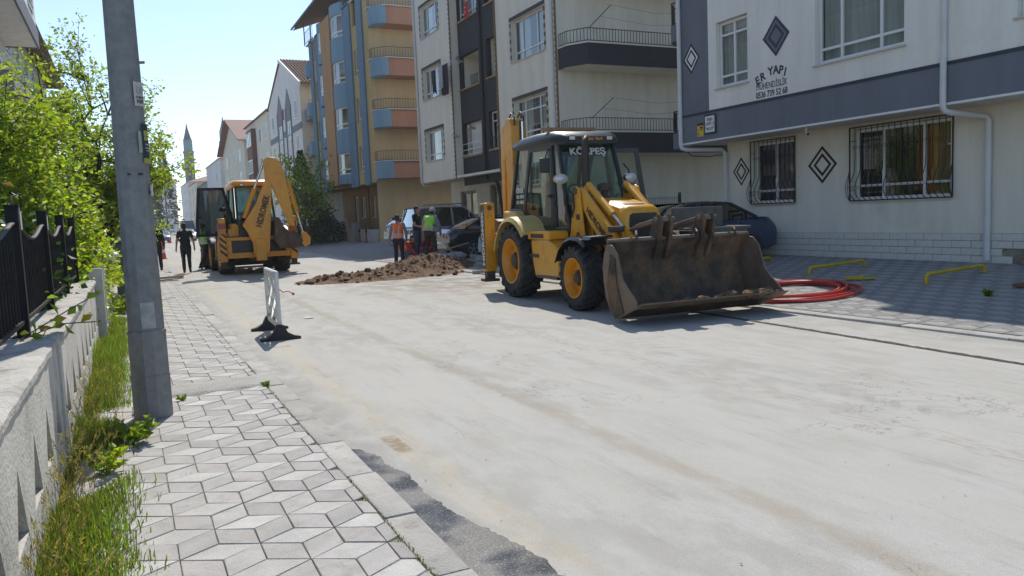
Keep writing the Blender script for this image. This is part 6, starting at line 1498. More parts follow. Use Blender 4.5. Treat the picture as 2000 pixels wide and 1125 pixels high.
# man in dark jacket behind the lamp post
person('person in black jacket standing on the kerb beyond the steel pole', (0.86, 30.6, 0.12), radians(95), stand(), mat('black_jacket', (.010, .010, .012), .8), M_DTRS, sleeves='long', height=1.72)
# workers round the trench
person('worker in orange vest seen from behind at the soil heap', (7.92, 24.7, 0), radians(50), stand(el_l=(.03, .27, 1.16), wr_l=(.05, .33, .92), el_r=(.04, -.27, 1.16), wr_r=(.16, -.22, .94), head=(.05, .02, 1.615)), M_GSHIRT, M_DTRS, vest=M_ORV, sleeves='long', height=1.74, stripe=M_RFL)
person('tall man in black shirt and blue jeans beside the green vest', (8.95, 25.8, .09), radians(-40), stand(wr_r=(.22, -.16, 1.08), el_r=(.04, -.25, 1.14), head=(.06, -.03, 1.61)), M_BTEE, M_JEAN, height=1.93)
person('worker in green vest and light cap bending over the trench', (9.05, 24.8, .09), radians(35), stand(pelvis=(-.06, 0, .95), chest=(.04, 0, 1.28), neck=(.12, 0, 1.46), head=(.20, 0, 1.57), sh_l=(.08, .19, 1.40), sh_r=(.08, -.19, 1.40), el_l=(.10, .29, 1.12), wr_l=(.16, .34, .86), el_r=(.16, -.27, 1.12), wr_r=(.30, -.2, .92), kn_l=(.08, .16, .50), an_l=(-.06, .2, .085), kn_r=(.08, -.14, .50), an_r=(-.10, -.2, .085)), M_LSHIRT, M_BRTR, vest=M_GRV, sleeves='long', height=1.88, cap=M_CAPG, stripe=M_RFL)
crouch = dict(pelvis=(-.10, 0, .30), chest=(.10, 0, .60), neck=(.22, 0, .76), head=(.30, 0, .86), sh_l=(.14, .19, .70), sh_r=(.14, -.19, .70), el_l=(.30, .25, .47), wr_l=(.46, .16, .28), el_r=(.30, -.25, .47), wr_r=(.48, -.14, .30), hp_l=(-.08, .10, .28), hp_r=(-.08, -.10, .28), kn_l=(.30, .18, .46), kn_r=(.30, -.18, .46), an_l=(.02, .15, .085), an_r=(.02, -.15, .085))
person('worker in red and orange crouching by the trench behind the black shirt', (8.6, 26.0, .05), radians(-50), crouch, mat('red_sleeves', (.33, .03, .04), .9), M_CAPB, vest=M_ORV, sleeves='long', height=1.72)
person('worker in red sweater kneeling low beside the brown trousers', (9.4, 25.6, .1), radians(-150), crouch, mat('red_sweater', (.30, .02, .045), .9), M_CAPB, sleeves='long', height=1.72)
person('man in green cap standing far off by the dark hedge', (8.9, 48.5, .12), radians(-60), stand(), M_LSHIRT, M_CAPB, sleeves='long', height=1.72, cap=M_GRV)
# ================================================================ left wall, fence, pole
M_WCONC = mat('wall_concrete', (0.52, 0.50, 0.455), .95, var=.16, vs=2.5, bump=.4, bs=40, dirt=((.25, .235, .205), .35, 3), streak=(1, 1, .35))
M_COPE = mat('coping_concrete', (0.46, 0.44, 0.40), .95, var=.2, vs=5, bump=.7, bs=60, dirt=((.21, .20, .17), .45, 6))
gw = thing('garden_wall', 'low concrete garden wall with triangular openings beside the weedy pavement', 'wall', (-.58, 7, 0.1))
def wallbay(y0, y1, zt, xo=-.45, th=.27):
    b = MB(); n = max(1, round((y1 - y0) / .62)); w = (y1 - y0) / n; xi = xo - th
    for k in range(n):
        a, c = y0 + k * w, y0 + (k + 1) * w; m_ = (a + c) / 2
        Lp, Rp, Tp = (m_ - .17, .40), (m_ + .17, .40), (m_ + .02, .70)
        for x, rev in ((xo, 1),):
            P = lambda q, xx=x: (xx, q[0], q[1])
            BL, BR, TR, TL = (a, .05), (c, .05), (c, zt), (a, zt)
            for f in ((BL, BR, Rp, Lp), (BR, TR, Tp, Rp), (TR, TL, Tp), (TL, BL, Lp, Tp)): b.add([P(q) for q in f], [tuple(range(len(f)))])
        for p, q in ((Lp, Rp), (Rp, Tp), (Tp, Lp)): b.quad((xo, *p), (xo, *q), (xo - .13, *q), (xo - .13, *p))
        b.add([(xo - .13, *Lp), (xo - .13, *Rp), (xo - .13, *Tp)], [(0, 1, 2)])
    b.quad((xi, y0, .05), (xi, y1, .05), (xi, y1, zt), (xi, y0, zt)); b.quad((xo, y0, .05), (xi, y0, .05), (xi, y0, zt), (xo, y0, zt)); b.quad((xo, y1, .05), (xi, y1, .05), (xi, y1, zt), (xo, y1, zt)); b.quad((xo, y0, zt), (xo, y1, zt), (xi, y1, zt), (xi, y0, zt))
    return b
for (y0, y1, zt, xo) in ((.8, 5.55, .93, -.455), (5.57, 11.4, .935, -.44)):
    wallbay(y0, y1, zt, xo).build('wall_panel', M_WCONC, gw, world=True)
    c = MB(); n = int((y1 - y0) / .1)
    for j in range(n + 1):
        y = y0 + (y1 - y0) * j / n; e = .008 * mnoise.noise(Vector((y * 7, 0, 0)))
        c.v += [(xo + .02 + e, y, zt - .0), (xo + .02 + e, y, zt + .03), (xo - .01, y, zt + .045 + e), (xo - .27, y, zt + .045 - e), (xo - .31, y, zt + .03), (xo - .31, y, zt)]
    for j in range(n):
        for i in range(5): a = j * 6 + i; c.f.append((a, a + 1, a + 7, a + 6))
    c.f.append((0, 1, 2, 3, 4, 5)); c.f.append(tuple(n * 6 + i for i in range(6)))
    c.build('coping', M_COPE, gw, world=True, smooth=40)
pw = thing('garden_wall', 'ribbed concrete wall end with slim pillars beyond the iron fence', 'wall', (-.55, 14, .1))
for y in (11.5, 12.1, 12.7, 13.3, 13.9, 14.6): MB().box(-.50, -.34, y, y + .16, .1, 1.12).build('pillar', M_WCONC, pw, world=True, bevel=.012)
MB().box(-.66, -.49, 11.42, 15.6, .05, 1.05).build('wall_panel', M_WCONC, pw, world=True)
MB().box(-.70, -.50, 15.6, 28, .05, .9).build('wall_panel', M_WCONC, pw, world=True)
M_FENCE = mat('fence_black', (.009, .009, .010), .6, metal=0, spec=.25, var=.15, dirt=((.09, .07, .05), .15, 6))
fe = thing('iron_fence', 'black wrought iron fence with dipped rails on the low garden wall', 'fence', (-.62, 6, .97))
P_ = [.6, 2.0, 3.8, 5.6, 7.42, 9.22, 11.05]
pm = MB().box(-.034, .034, -.034, .034, 0, .80).box(-.04, .04, -.04, .04, .80, .812).box(-.06, .06, -.06, .06, 0, .012).mesh('post'); pm.materials.append(M_FENCE)
for y in P_:
    o = share(pm, 'post', fe); o.location = (0, y - 6, 0)
    MB().tube([(0, y - 6, .81), (0, y - 5.95, .86), (.03, y - 5.86, .88), (.03, y - 5.78, .83), (.02, y - 5.76, .78)], .005, 6).build('hook', M_FENCE, fe, smooth=50)
    MB().box(.005, .02, y - 5.80, y - 5.73, .66, .80).build('tag', mat('white_tag', (.5, .5, .49), .6), fe)
for i in range(len(P_) - 1):
    y0, y1 = P_[i] - 6 + .042, P_[i + 1] - 6 - .042
    top = lambda t: .70 - .10 * sin(pi * t) ** 1.5
    MB().tube([(0, y0 + (y1 - y0) * t / 12, top(t / 12)) for t in range(13)], .019, 8, sq=.6).build('top_rail', M_FENCE, fe, smooth=50)
    MB().bar((0, y0, .10), (0, y1, .10), .032, .022).build('bottom_rail', M_FENCE, fe)
    n = 14
    for k in range(1, n):
        t = k / n; y = y0 + (y1 - y0) * t
        b = MB()
        b.tube([(0, y, .10), (0, y, top(t))], .0085, 6)
        if k % 2 == 0:
            for zc in (.36, .50): b.lathe([(.009, -.03), (.019, -.012), (.019, .012), (.009, .03)], (0, y, zc), seg=6)
        b.build('bar', M_FENCE, fe, smooth=50)
# ---------------------------------------------------------------- street-lamp pole with stickers
M_GALV = mat('galvanised_steel', (.205, .212, .212), .6, metal=.2, var=.22, vs=11, bump=.12, bs=20, dirt=((.28, .285, .28), .38, 16))
po = thing('lamp_post', 'thick grey galvanised lamp post covered with torn stickers on the pavement', 'lamp post', (.07, 6.74, .12))
NS = 12
def rpol(z): return .142 if z < .69 else (.133 - .0045 * (z - .7))
prof = [(.146, -.05), (.146, .34), (.143, .35), (.141, .68), (.142, .69), (.134, .70), (.060, 8.6)]
MB().lathe(prof, (0, 0, 0), seg=NS).build('shaft', M_GALV, po, smooth=None)
MB().tube([(0, 0, 8.5), (0, 0, 8.9), (.3, 0, 9.15), (1.5, 0, 9.3)], .04, 10).build('arm', M_GALV, po, smooth=50)
MB().loft([[(1.4, -.09, 9.26), (1.4, .09, 9.26), (1.4, .07, 9.36), (1.4, -.07, 9.36)], [(2.05, -.12, 9.25), (2.05, .12, 9.25), (2.05, .09, 9.33), (2.05, -.09, 9.33)]]).build('lamp_head', M_GALV, po, bevel=.02)
MB().lathe([(.149, .33), (.149, .345)], (0, 0, 0), seg=NS).build('weld_ring', M_GALV, po)
MB().lathe([(.146, .675), (.146, .695)], (0, 0, 0), seg=NS).build('weld_ring', M_GALV, po)
def sticker(a0, a1, z0, z1, m, nm='sticker', par=None, lift=.0015, skew=0.0):
    b = MB(); n = 8
    for k in range(n + 1):
        a = radians(a0 + (a1 - a0) * k / n)
        for z in (z0, z1):
            r = rpol(z) + lift; t = skew * k / n
            b.v.append((r * sin(a), -r * cos(a), z + t))
    for k in range(n): b.f.append((2 * k, 2 * k + 2, 2 * k + 3, 2 * k + 1))
    return b.build(nm, m, par or po, smooth=60)
M_PAPER = mat('paper_white', (.50, .50, .48), .8, var=.15, vs=12, dirt=((.3, .3, .28), .35, 14)); M_OLDP = mat('paper_worn', (.36, .37, .36), .85, var=.25, vs=10, dirt=((.22, .23, .23), .45, 9))
M_DKST = mat('sticker_dark_green', (.02, .045, .05), .5); M_YST = mat('sticker_yellow', (.38, .36, .07), .5); M_INK = mat('ink', (.03, .03, .035), .7)
s1 = sticker(24, 66, 2.41, 2.59, M_PAPER, lift=.003)
for z, h, a in ((2.475, .009, (30, 60)), (2.445, .014, (32, 64))):
    k = a[0]
    while k < a[1]: sticker(k, k + random.uniform(2.5, 4.5), z - h, z + h, M_INK, 'print', s1, .0045); k += 5.5
for k in range(5): sticker(33 + k * 6, 35 + k * 6, 2.50, 2.57 - .012 * (k % 3), mat('grey_ink', (.25, .26, .26), .8), 'print', s1, .0045)
s2 = sticker(40, 80, 1.98, 2.28, M_DKST, lift=.003)
sticker(48, 74, 2.19, 2.23, M_YST, 'print', s2, .0045); sticker(48, 74, 2.155, 2.185, M_YST, 'print', s2, .0045); sticker(52, 72, 2.12, 2.13, M_PAPER, 'print', s2, .0045); sticker(50, 76, 2.095, 2.102, M_PAPER, 'print', s2, .0045); sticker(54, 74, 2.075, 2.082, M_PAPER, 'print', s2, .0045); sticker(40, 80, 1.98, 2.02, M_YST, 'print', s2, .0045)
sticker(26, 38, 2.06, 2.22, M_OLDP, lift=.003); sticker(58, 86, 1.735, 1.82, M_PAPER, lift=.003); sticker(52, 60, 1.75, 1.775, M_INK, lift=.003)
sticker(-18, -8, 1.89, 1.905, M_INK); sticker(16, 32, 1.89, 1.907, M_INK)  # not stickers: flat ink patches painted as the dark of slots in the shaft
sticker(-14, 30, .72, .92, M_OLDP, lift=.003)
lp = thing('street_lamp', 'distant street lamp whose flat head shows past the steel pole', 'street lamp', (.22, 33, .1))
MB().tube([(0, 0, 0), (0, 0, 7.4)], [.09, .05], 10).tube([(0, 0, 7.35), (.1, 0, 7.62), (.35, 0, 7.7)], .03, 8).build('post', M_GALV, lp, smooth=50)
MB().loft([[(.3, -.06, 7.66), (.3, .06, 7.66), (.3, .05, 7.74), (.3, -.05, 7.74)], [(.85, -.11, 7.70), (.85, .11, 7.70), (.85, .09, 7.78), (.85, -.09, 7.78)]]).build('lamp_head', M_GALV, lp, bevel=.015)
ub = thing('utility_cabinet', 'dark grey green utility cabinet standing in the weeds behind the lamp post', 'cabinet', (-.12, 17.0, .1))
MB().box(-.15, .15, -.16, .16, 0, 1.26).build('cabinet_body', mat('cabinet_green', (.06, .075, .065), .6, var=.2), ub, bevel=.015)
MB().box(-.18, .18, -.19, .19, 1.26, 1.31).build('cabinet_lid', mat('cabinet_green', (0, 0, 0)), ub, bevel=.01); MB().box(-.12, .12, -.168, -.16, .15, 1.18).build('cabinet_door', mat('cabinet_green', (0, 0, 0)), ub, bevel=.006)
# ---------------------------------------------------------------- plastic street barrier
ba = thing('plastic_barrier', 'white plastic lattice barrier with black feet standing alone on the road', 'barrier', (1.80, 11.66, 0), radians(-2))
M_WPL = mat('white_plastic', (.66, .655, .62), .5, var=.08, vs=4, dirt=((.42, .39, .33), .25, 6)); M_BPL = mat('black_plastic', (.020, .020, .021), .65, var=.2)
b = MB(); t = .028; Lh = .62
b.box(-t, t, -Lh, Lh, .85, .955).box(-t, t, -Lh, Lh, .15, .24).box(-t, t, -Lh, -Lh + .065, .24, .85).box(-t, t, Lh - .065, Lh, .24, .85)
bo = b.build('panel_frame', M_WPL, ba, bevel=.02)
n = 2; w = (2 * Lh - .13) / n
for k in range(n):
    y0 = -Lh + .065 + k * w
    for (p, q) in (((y0, .24), (y0 + w, .52)), ((y0 + w, .24), (y0, .52)), ((y0, .52), (y0 + w, .86)), ((y0 + w, .52), (y0, .86))):
        MB().bar((0, p[0], p[1]), (0, q[0], q[1]), .034, .04, (1, 0, 0)).build('lattice_bar', M_WPL, bo)
MB().box(-t - .004, -t + .001, -Lh + .1, Lh - .1, .87, .94).box(t - .001, t + .004, -Lh + .1, Lh - .1, .87, .94).build('reflector_strip', mat('reflector_blue_grey', (.34, .37, .42), .3), bo)
for y in (-.60, .60):
    f = MB().prism([(-.27, 0), (.27, 0), (.27, .035), (.18, .055), (.10, .10), (.055, .19), (.04, .215), (-.04, .215), (-.055, .19), (-.10, .10), (-.18, .055), (-.27, .035)], 'y', y - .06, y + .06).build('foot', M_BPL, ba, bevel=.008)
MB().tube([(t, -.61, .70), (.07, -.63, .66), (.14, -.62, .67), (.2, -.66, .63)], .008, 6).ball((.2, -.66, .63), .022, 8, 6).build('orange_cord', mat('orange_cord', (.6, .14, .06), .7), ba, smooth=50)
# ---------------------------------------------------------------- red conduit coil, parking bars
co = thing('pipe_coil', 'coil of red plastic conduit lying on the pavement by the bucket', 'pipe coil', (9.72, 9.62, rpave(9.72))); M_REDP = mat('red_conduit', (.52, .045, .03), .45, var=.1, vs=5)
for i, (R_, dx, dy, z, ex) in enumerate(((.90, 0, 0, .03, 1), (.97, .03, -.02, .033, .97), (.86, -.04, .05, .078, 1.02), (.92, .02, .03, .085, 1), (1.04, .10, -.05, .036, .95))):
    pts = [(dx + R_ * ex * cos(a), dy + R_ * sin(a), z + .0595 * (dx + R_ * cos(a)) + .014 * sin(3 * a + i)) for a in [2 * pi * k / 56 for k in range(57)]]
    MB().tube(pts, .026, 8, caps=False).build('loop', M_REDP, co, smooth=50)
M_YBAR = mat('yellow_bar_paint', (.50, .36, .02), .5, var=.15, vs=6, dirt=((.22, .16, .05), .3, 8))
def hoop(label, p, q, h, h2, r=.032):
    p = Vector((*p, rpave(p[0]))); q = Vector((*q, rpave(q[0]))); d = (q - p).normalized(); u = Vector((0, 0, 1))
    R = thing('parking_barrier', label, 'parking barrier', p)
    pts = [p, p + u * (h - .05), p + u * h + d * .05, p + u * h + d * .12, q + u * h2 - d * .12, q + u * h2 - d * .05, q + u * (h2 - .05), q]
    MB().tube([v - p for v in pts], r, 10).build('bent_tube', M_YBAR, R, smooth=50)
    for v in (p, q): MB().box(-.07, .07, -.07, .07, 0, .012).xf(Matrix.Translation(v - p)).build('base_plate', M_YBAR, R)
hoop('yellow tubular parking barrier lying between the red coil and the plinth', (11.63, 10.95), (12.94, 10.79), .13, .12)
hoop('yellow tubular parking barrier before the drainpipe with bare bricks', (11.5, 8.40), (12.96, 8.40), .15, .12)
hoop('yellow tubular parking barrier beside the blue sedan wheel', (12.25, 13.2), (13.0, 13.35), .12, .10)
hoop('yellow upright parking hoop half hidden by the bucket', (12.1, 13.05), (12.35, 13.5), .34, .34)
fy = thing('parking_barrier', 'flat folded yellow parking barrier on the grey pavers', 'parking barrier', (11.42, 9.6, rpave(11.4)), radians(-48))
MB().box(-.24, .02, -.05, .05, .012, .075).box(.03, .24, -.035, .035, .012, .055).build('folded_tube', M_YBAR, fy, bevel=.015); MB().box(-.02, .05, -.06, .06, .01, .085).build('hinge', M_YBAR, fy, bevel=.01)
wd = thing('wood_offcut', 'short brown wood offcut lying on the shaded pavers', 'wood', (11.9, 7.05, rpave(11.9)), radians(5)); MB().box(-.3, .45, -.06, .06, 0, .05).build('plank', mat('old_wood', (.15, .085, .045), .85, var=.3, vs=5, streak=(1, 9, 9)), wd, bevel=.006)
# ---------------------------------------------------------------- rubbish container with raised lid
du = thing('rubbish_container', 'grey galvanised rubbish container with raised lid between bucket and blue sedan', 'container', (10.42, 12.3, rpave(10.4)))
M_ZN = mat('container_zinc', (.165, .165, .16), .6, metal=.35, var=.25, vs=3, dirt=((.10, .095, .085), .4, 4))
MB().loft([[(x * k_, y * k_, z) for x, y in ((-.6, -.38), (.6, -.38), (.6, .38), (-.6, .38))] for z, k_ in ((.16, .84), (1.02, 1.0))]).build('tub', M_ZN, du, bevel=.02)
MB().box(-.64, .64, -.42, -.37, 1.0, 1.05).box(-.64, .64, .37, .42, 1.0, 1.05).box(-.64, -.59, -.37, .37, 1.0, 1.05).box(.59, .64, -.37, .37, 1.0, 1.05).build('rim', M_ZN, du, bevel=.01)
MB().box(-.64, .66, .41, .445, .95, 1.45).build('lid', mat('lid_zinc', (.14, .135, .12), .7, metal=.2, var=.3, vs=3, dirt=((.23, .22, .2), .35, 4), streak=(2, 2, .5)), du, bevel=.015)
for x in (-.42, .42):
    for y in (-.26, .26): MB().lathe([(.08, -.025), (.08, .025)], (x, y, .08), (1, 0, 0), 14).build('castor', M_BPL, du, smooth=40)
for s in (-1, 1): MB().tube([(s * .58, -.1, .85), (s * .68, -.1, .85), (s * .68, .1, .85), (s * .58, .1, .85)], .02, 8).build('lift_handle', M_ZN, du, smooth=50)
# wire fence between the blocks
wf = thing('wire_fence', 'dark green wire panel fence between the white block and the cream block', 'fence', (12.4, 18.6, .3)); M_WG = mat('green_wire', (.02, .03, .025), .5)
for x in (-2.2, 0, 2.2): MB().box(x - .03, x + .03, -.035, .035, 0, 1.72).build('post', M_WG, wf)
b = MB()
for k in range(72): x = -2.2 + 4.4 * k / 71; b.box(x - .004, x + .004, -.004, .004, .1, 1.62)
for k in range(9): z = .12 + k * .18; b.box(-2.2, 2.2, -.01, -.004, z - .004, z + .004)
b.build('wire_mesh', M_WG, wf)
# ---------------------------------------------------------------- excavation: soil heap, slabs, tools
def heap():
    b = MB(); x0, x1, y0, y1 = 3.6, 10.4, 18.9, 26.2; nx, ny = 150, 120; Z = {}
    mounds = ((5.0, 21.1, .9, .9, .30), (6.1, 21.0, .9, .8, .22), (6.9, 22.0, .8, .9, .38), (7.7, 22.2, .9, 1.0, .36), (8.4, 22.6, 1.0, 1.1, .52), (9.0, 23.6, 1.0, 1.1, .45), (6.3, 20.3, 1.3, .5, .14), (7.6, 20.6, 1.2, .45, .10), (4.4, 20.9, .5, .35, .10))
    for j in range(ny + 1):
        for i in range(nx + 1):
            x = x0 + (x1 - x0) * i / nx; y = y0 + (y1 - y0) * j / ny
            h = sum(H_ * math.exp(-((x - a) / sx) ** 2 - ((y - c) / sy) ** 2) for a, c, sx, sy, H_ in mounds)
            p = Vector((x, y, 0)); f = mnoise.fractal(p * 2.2, 1.0, 2.0, 5); f2 = abs(mnoise.noise(p * 7)) + .5 * abs(mnoise.noise(p * 15))
            h *= .56; Z[i, j] = h * (1 + .35 * f) + (f2 - .25) * .13 * min(1, h * 6) - .045
    idx = {}
    for j in range(ny):
        for i in range(nx):
            c = [(i, j), (i + 1, j), (i + 1, j + 1), (i, j + 1)]
            if max(Z[q] for q in c) <= -.005: continue
            f = []
            for q in c:
                if q not in idx: idx[q] = len(b.v); b.v.append((x0 + (x1 - x0) * q[0] / nx, y0 + (y1 - y0) * q[1] / ny, max(Z[q], -.01)))
                f.append(idx[q])
            b.f.append(tuple(f))
    R = thing('soil_heap', 'long heap of brown excavated soil spread across the road', 'soil heap', (7, 21.5, 0))
    M_PILE = mat('heap_soil', (.165, .086, .040), .97, var=.5, vs=3.5, bump=.9, bs=25, dirt=((.225, .155, .095), .4, 4), rnd=.25)
    b.build('heap', M_PILE, R, world=True, fix=False, smooth=25)
    for k in range(80):
        a = random.random(); m = random.choice(mounds); x = m[0] + random.gauss(0, m[2] * .75); y = m[1] + random.gauss(0, m[3] * .7) - .1
        i = int((x - x0) / (x1 - x0) * nx); j = int((y - y0) / (y1 - y0) * ny); z = max(0, Z.get((i, j), 0)); r_ = random.uniform(.02, .07)
        q = MB().ball((0, 0, 0), r_, 7, 5, (1.3, 1.1, .8)); q.v = [tuple(Vector(v) * (1 + .7 * mnoise.noise(Vector(v) * 14 + Vector((k, k, 0))))) for v in q.v]
        o = q.build('clod', M_PILE, R, smooth=50); o.location = (x - 7, y - 21.5, z + r_ * .4)
heap()
M_SLAB = mat('broken_slab', (.33, .31, .28), .95, var=.2, vs=4, bump=.5, bs=30)
for i, (x, y, L, w_, h_, a, z) in enumerate(((8.9, 19.2, 1.5, .16, .12, -.9, .03), (9.6, 21.2, .7, .5, .1, .4, .14), (9.9, 22.4, .8, .45, .12, 1.1, .16), (9.3, 20.2, .6, .4, .1, -.3, .1), (10.4, 23.6, .9, .5, .12, .7, .16))):
    s_ = thing('concrete_slab', ('long broken kerb stone lying beside the stabiliser', 'square broken concrete slab at the edge of the dig', 'thick concrete slab tilted behind the soil heap', 'small pale concrete slab near the kerb gap', 'concrete slab lying under the black sedan bumper')[i], 'slab', (x, y, z), a)
    MB().box(-L / 2, L / 2, -w_ / 2, w_ / 2, 0, h_).build('stone', M_SLAB, s_, bevel=.02)
    s_.rotation_euler = (random.uniform(-.12, .12), random.uniform(-.12, .12), a)
M_HANDLE = mat('ash_handle', (.34, .26, .17), .7, var=.15)
sh = thing('shovel', 'long handled shovel resting on rubble before the black sedan', 'shovel', (8.6, 24.2, .35)); MB().tube([(0, 0, 0), (1.45, -.35, .36)], .018, 8).build('handle', M_HANDLE, sh, smooth=50)
MB().loft([[(-.32, -.06, -.02), (-.32, .06, -.02), (-.32, .05, -.01), (-.32, -.05, -.01)], [(-.12, -.12, -.03), (-.12, .12, -.03), (-.12, .12, .0), (-.12, -.12, .0)], [(.04, -.03, -.01), (.04, .03, -.01), (.04, .03, .02), (.04, -.03, .02)]]).build('blade', M_STEELL, sh)
st = thing('wooden_stake', 'pale wooden stake leaning on the rubble beside the stabiliser', 'stake', (9.15, 22.9, .2), .3); MB().bar((-.3, .1, .58), (.12, -.1, 0), .05, .04).build('stake_body', M_HANDLE, st)
gr = thing('cement_bag', 'grey paper cement bag slumped by the rubble', 'bag', (9.7, 24.2, .17)); bb = MB().ball((0, 0, .12), .3, 16, 10, (1.3, .8, .45)); bb.v = [tuple(Vector(v) * (1 + .16 * mnoise.noise(Vector(v) * 5))) for v in bb.v]; bb.build('sack', mat('cement_paper', (.36, .37, .37), .85, var=.15), gr, smooth=60)
cn = thing('traffic_cone', 'orange traffic cone on the road beyond the lamp post', 'traffic cone', (1.55, 45, 0)); M_CONE = mat('cone_orange', (.62, .08, .025), .55, var=.1)
MB().box(-.2, .2, -.2, .2, 0, .04).build('base', M_CONE, cn, bevel=.01); MB().lathe([(.17, .04), (.035, .98), (.03, 1.0)], (0, 0, 0), seg=16).build('cone_body', M_CONE, cn, smooth=40); MB().lathe([(.135, .32), (.108, .50)], (0, 0, 0), seg=16).build('band', M_WDEC, cn, smooth=40)
cn2 = thing('traffic_cone', 'small orange traffic cone far down the road by the blue car', 'traffic cone', (4.0, 92, 0)); MB().box(-.18, .18, -.18, .18, 0, .04).build('base', M_CONE, cn2); MB().lathe([(.15, .04), (.03, .75)], (0, 0, 0), seg=12).build('cone_body', M_CONE, cn2, smooth=40)
for i, (x, y) in enumerate(((13.2, 47.6), (12.95, 45.2))):
    bl = thing('bollard', ('short red bollard with dark top next to the staked sapling', 'short red bollard with dark top on the side of the white hatchback')[i], 'bollard', (x - .4, y, rpave(12.8)), group='red bollards by the garden wall')
    MB().lathe([(.09, 0), (.09, .05), (.05, .06), (.045, .55), (.06, .56), (.06, .62), (.001, .66)], (0, 0, 0), seg=12).build('bollard_post', mat('bollard_red', (.33, .05, .04), .6), bl, smooth=40); MB().lathe([(.062, .6), (.06, .74), (.02, .78)], (0, 0, 0), seg=12).build('bollard_cap', M_BPL, bl, smooth=40)
pk = thing('timber_scraps', 'few timber laths lying on the pavement edge beyond the lamp post', 'timber', (.9, 24.2, .13))
for i, (a, y) in enumerate(((.5, 0), (.35, .2), (.7, -.15), (.42, -.3))): MB().bar((-.5, y - a * .4, .02 + .03 * i), (.42, y + a * .5, .03 + .03 * i), .09, .03).build('lath', M_HANDLE, pk)
pp = MB(); pp.add([(2.52, 13.2, .012), (2.66, 13.16, .02), (2.70, 13.26, .016), (2.56, 13.30, .03)], [(0, 1, 2, 3)]); tag(pp.build('paper_scrap', M_PAPER, loc=(2.6, 13.2, .01)), 'scrap of white paper lying on the dusty road', 'paper')
sp_ = thing('sapling', 'bare staked sapling in a grass patch before the striped block', 'sapling', (12.2, 47.9, rpave(12.2))); MB().tube([(0, 0, 0), (-.1, .1, 1.0), (-.2, .15, 2.1)], [.03, .025, .012], 8).build('stem', M_HANDLE, sp_, smooth=50); MB().bar((.1, -.1, 0), (-.1, 0, 1.5), .05, .04).build('stake', M_HANDLE, sp_)
# small grit, stones and litter strewn over the road
gb = MB()
for k in range(260):
    y = 2.6 + (random.random() ** 1.6) * 20; x = random.uniform(1.3, 8.3); r_ = random.uniform(.0015, .0055) * (1 + y * .04)
    if random.random() < .45: x = 1.28 + abs(random.gauss(0, .35))
    gb.add([(x - r_, y - r_, .006), (x + r_ * 1.2, y - r_ * .6, .006), (x + r_ * .7, y + r_, .006), (x - r_ * .8, y + r_ * .7, .006), (x + random.uniform(-.3, .3) * r_, y, .007 + r_ * .35)], [(0, 1, 4), (1, 2, 4), (2, 3, 4), (3, 0, 4)])
tag(gb.build('grit', mat('grit_stone', (.27, .25, .225), .95, var=.5, vs=15), fix=False), 'loose grit and small stones strewn over the road', 'grit', kind='stuff')
# ================================================================ vegetation
M_BARK = mat('bark', (.075, .055, .04), .95, var=.3, vs=8, bump=.6, bs=25); M_BARKD = mat('dark_bark', (.028, .023, .02), .95, var=.3, vs=8)
L_FRESH = leafmat('fresh_leaf', (.255, .335, .04), .6); L_MID = leafmat('mid_leaf', (.16, .24, .03), .55); L_DARK = leafmat('dark_glossy_leaf', (.030, .068, .016), .25, rough=.3); L_YEL = leafmat('yellowing_leaf', (.30, .24, .03), .5)
L_PINE = leafmat('pine_needle', (.018, .038, .022), .15); L_CED = leafmat('cedar_needle', (.055, .085, .065), .2); L_WIL = leafmat('pale_willow_leaf', (.20, .20, .07), .4); L_GRASS = leafmat('grass_blade', (.15, .23, .035), .4, .4); L_DRY = leafmat('dry_grass', (.30, .26, .10), .4, .3)
def leaf(b, p, s, d=None, aspect=.55, fold=.25):
    d = d or Vector((random.gauss(0, 1), random.gauss(0, 1), random.gauss(0, .7))).normalized()
    n = Vector((random.gauss(0, 1), random.gauss(0, 1), random.gauss(.6, 1))); x = d.cross(n)
    if x.length < 1e-3: x = d.orthogonal()
    x = x.normalized() * s * aspect * .5; n = x.cross(d).normalized() * s * fold * .5
    a, m, t = p, p + d * s * .5, p + d * s
    k = len(b.v); b.v += [tuple(a), tuple(m + x + n), tuple(t), tuple(m - x + n), tuple(m)]
    b.f += [(k, k + 1, k + 4), (k + 1, k + 2, k + 4), (k + 2, k + 3, k + 4), (k + 3, k, k + 4)]
def limbs(base, ends, r0, mid=.35, jit=.25, seg=6):
    """trunk splitting into limbs which end at the given points"""
    out = []
    for e in ends:
        e = Vector(e); P = [Vector(base)]; n = 6
        for k in range(1, n + 1):
            t = k / n; q = Vector(base).lerp(e, t); q.z = base[2] + (e.z - base[2]) * (t ** .75); w = jit * sin(pi * t)
            P.append(q + Vector((random.gauss(0, w), random.gauss(0, w), random.gauss(0, w * .5))))
        out.append(P)
    return out
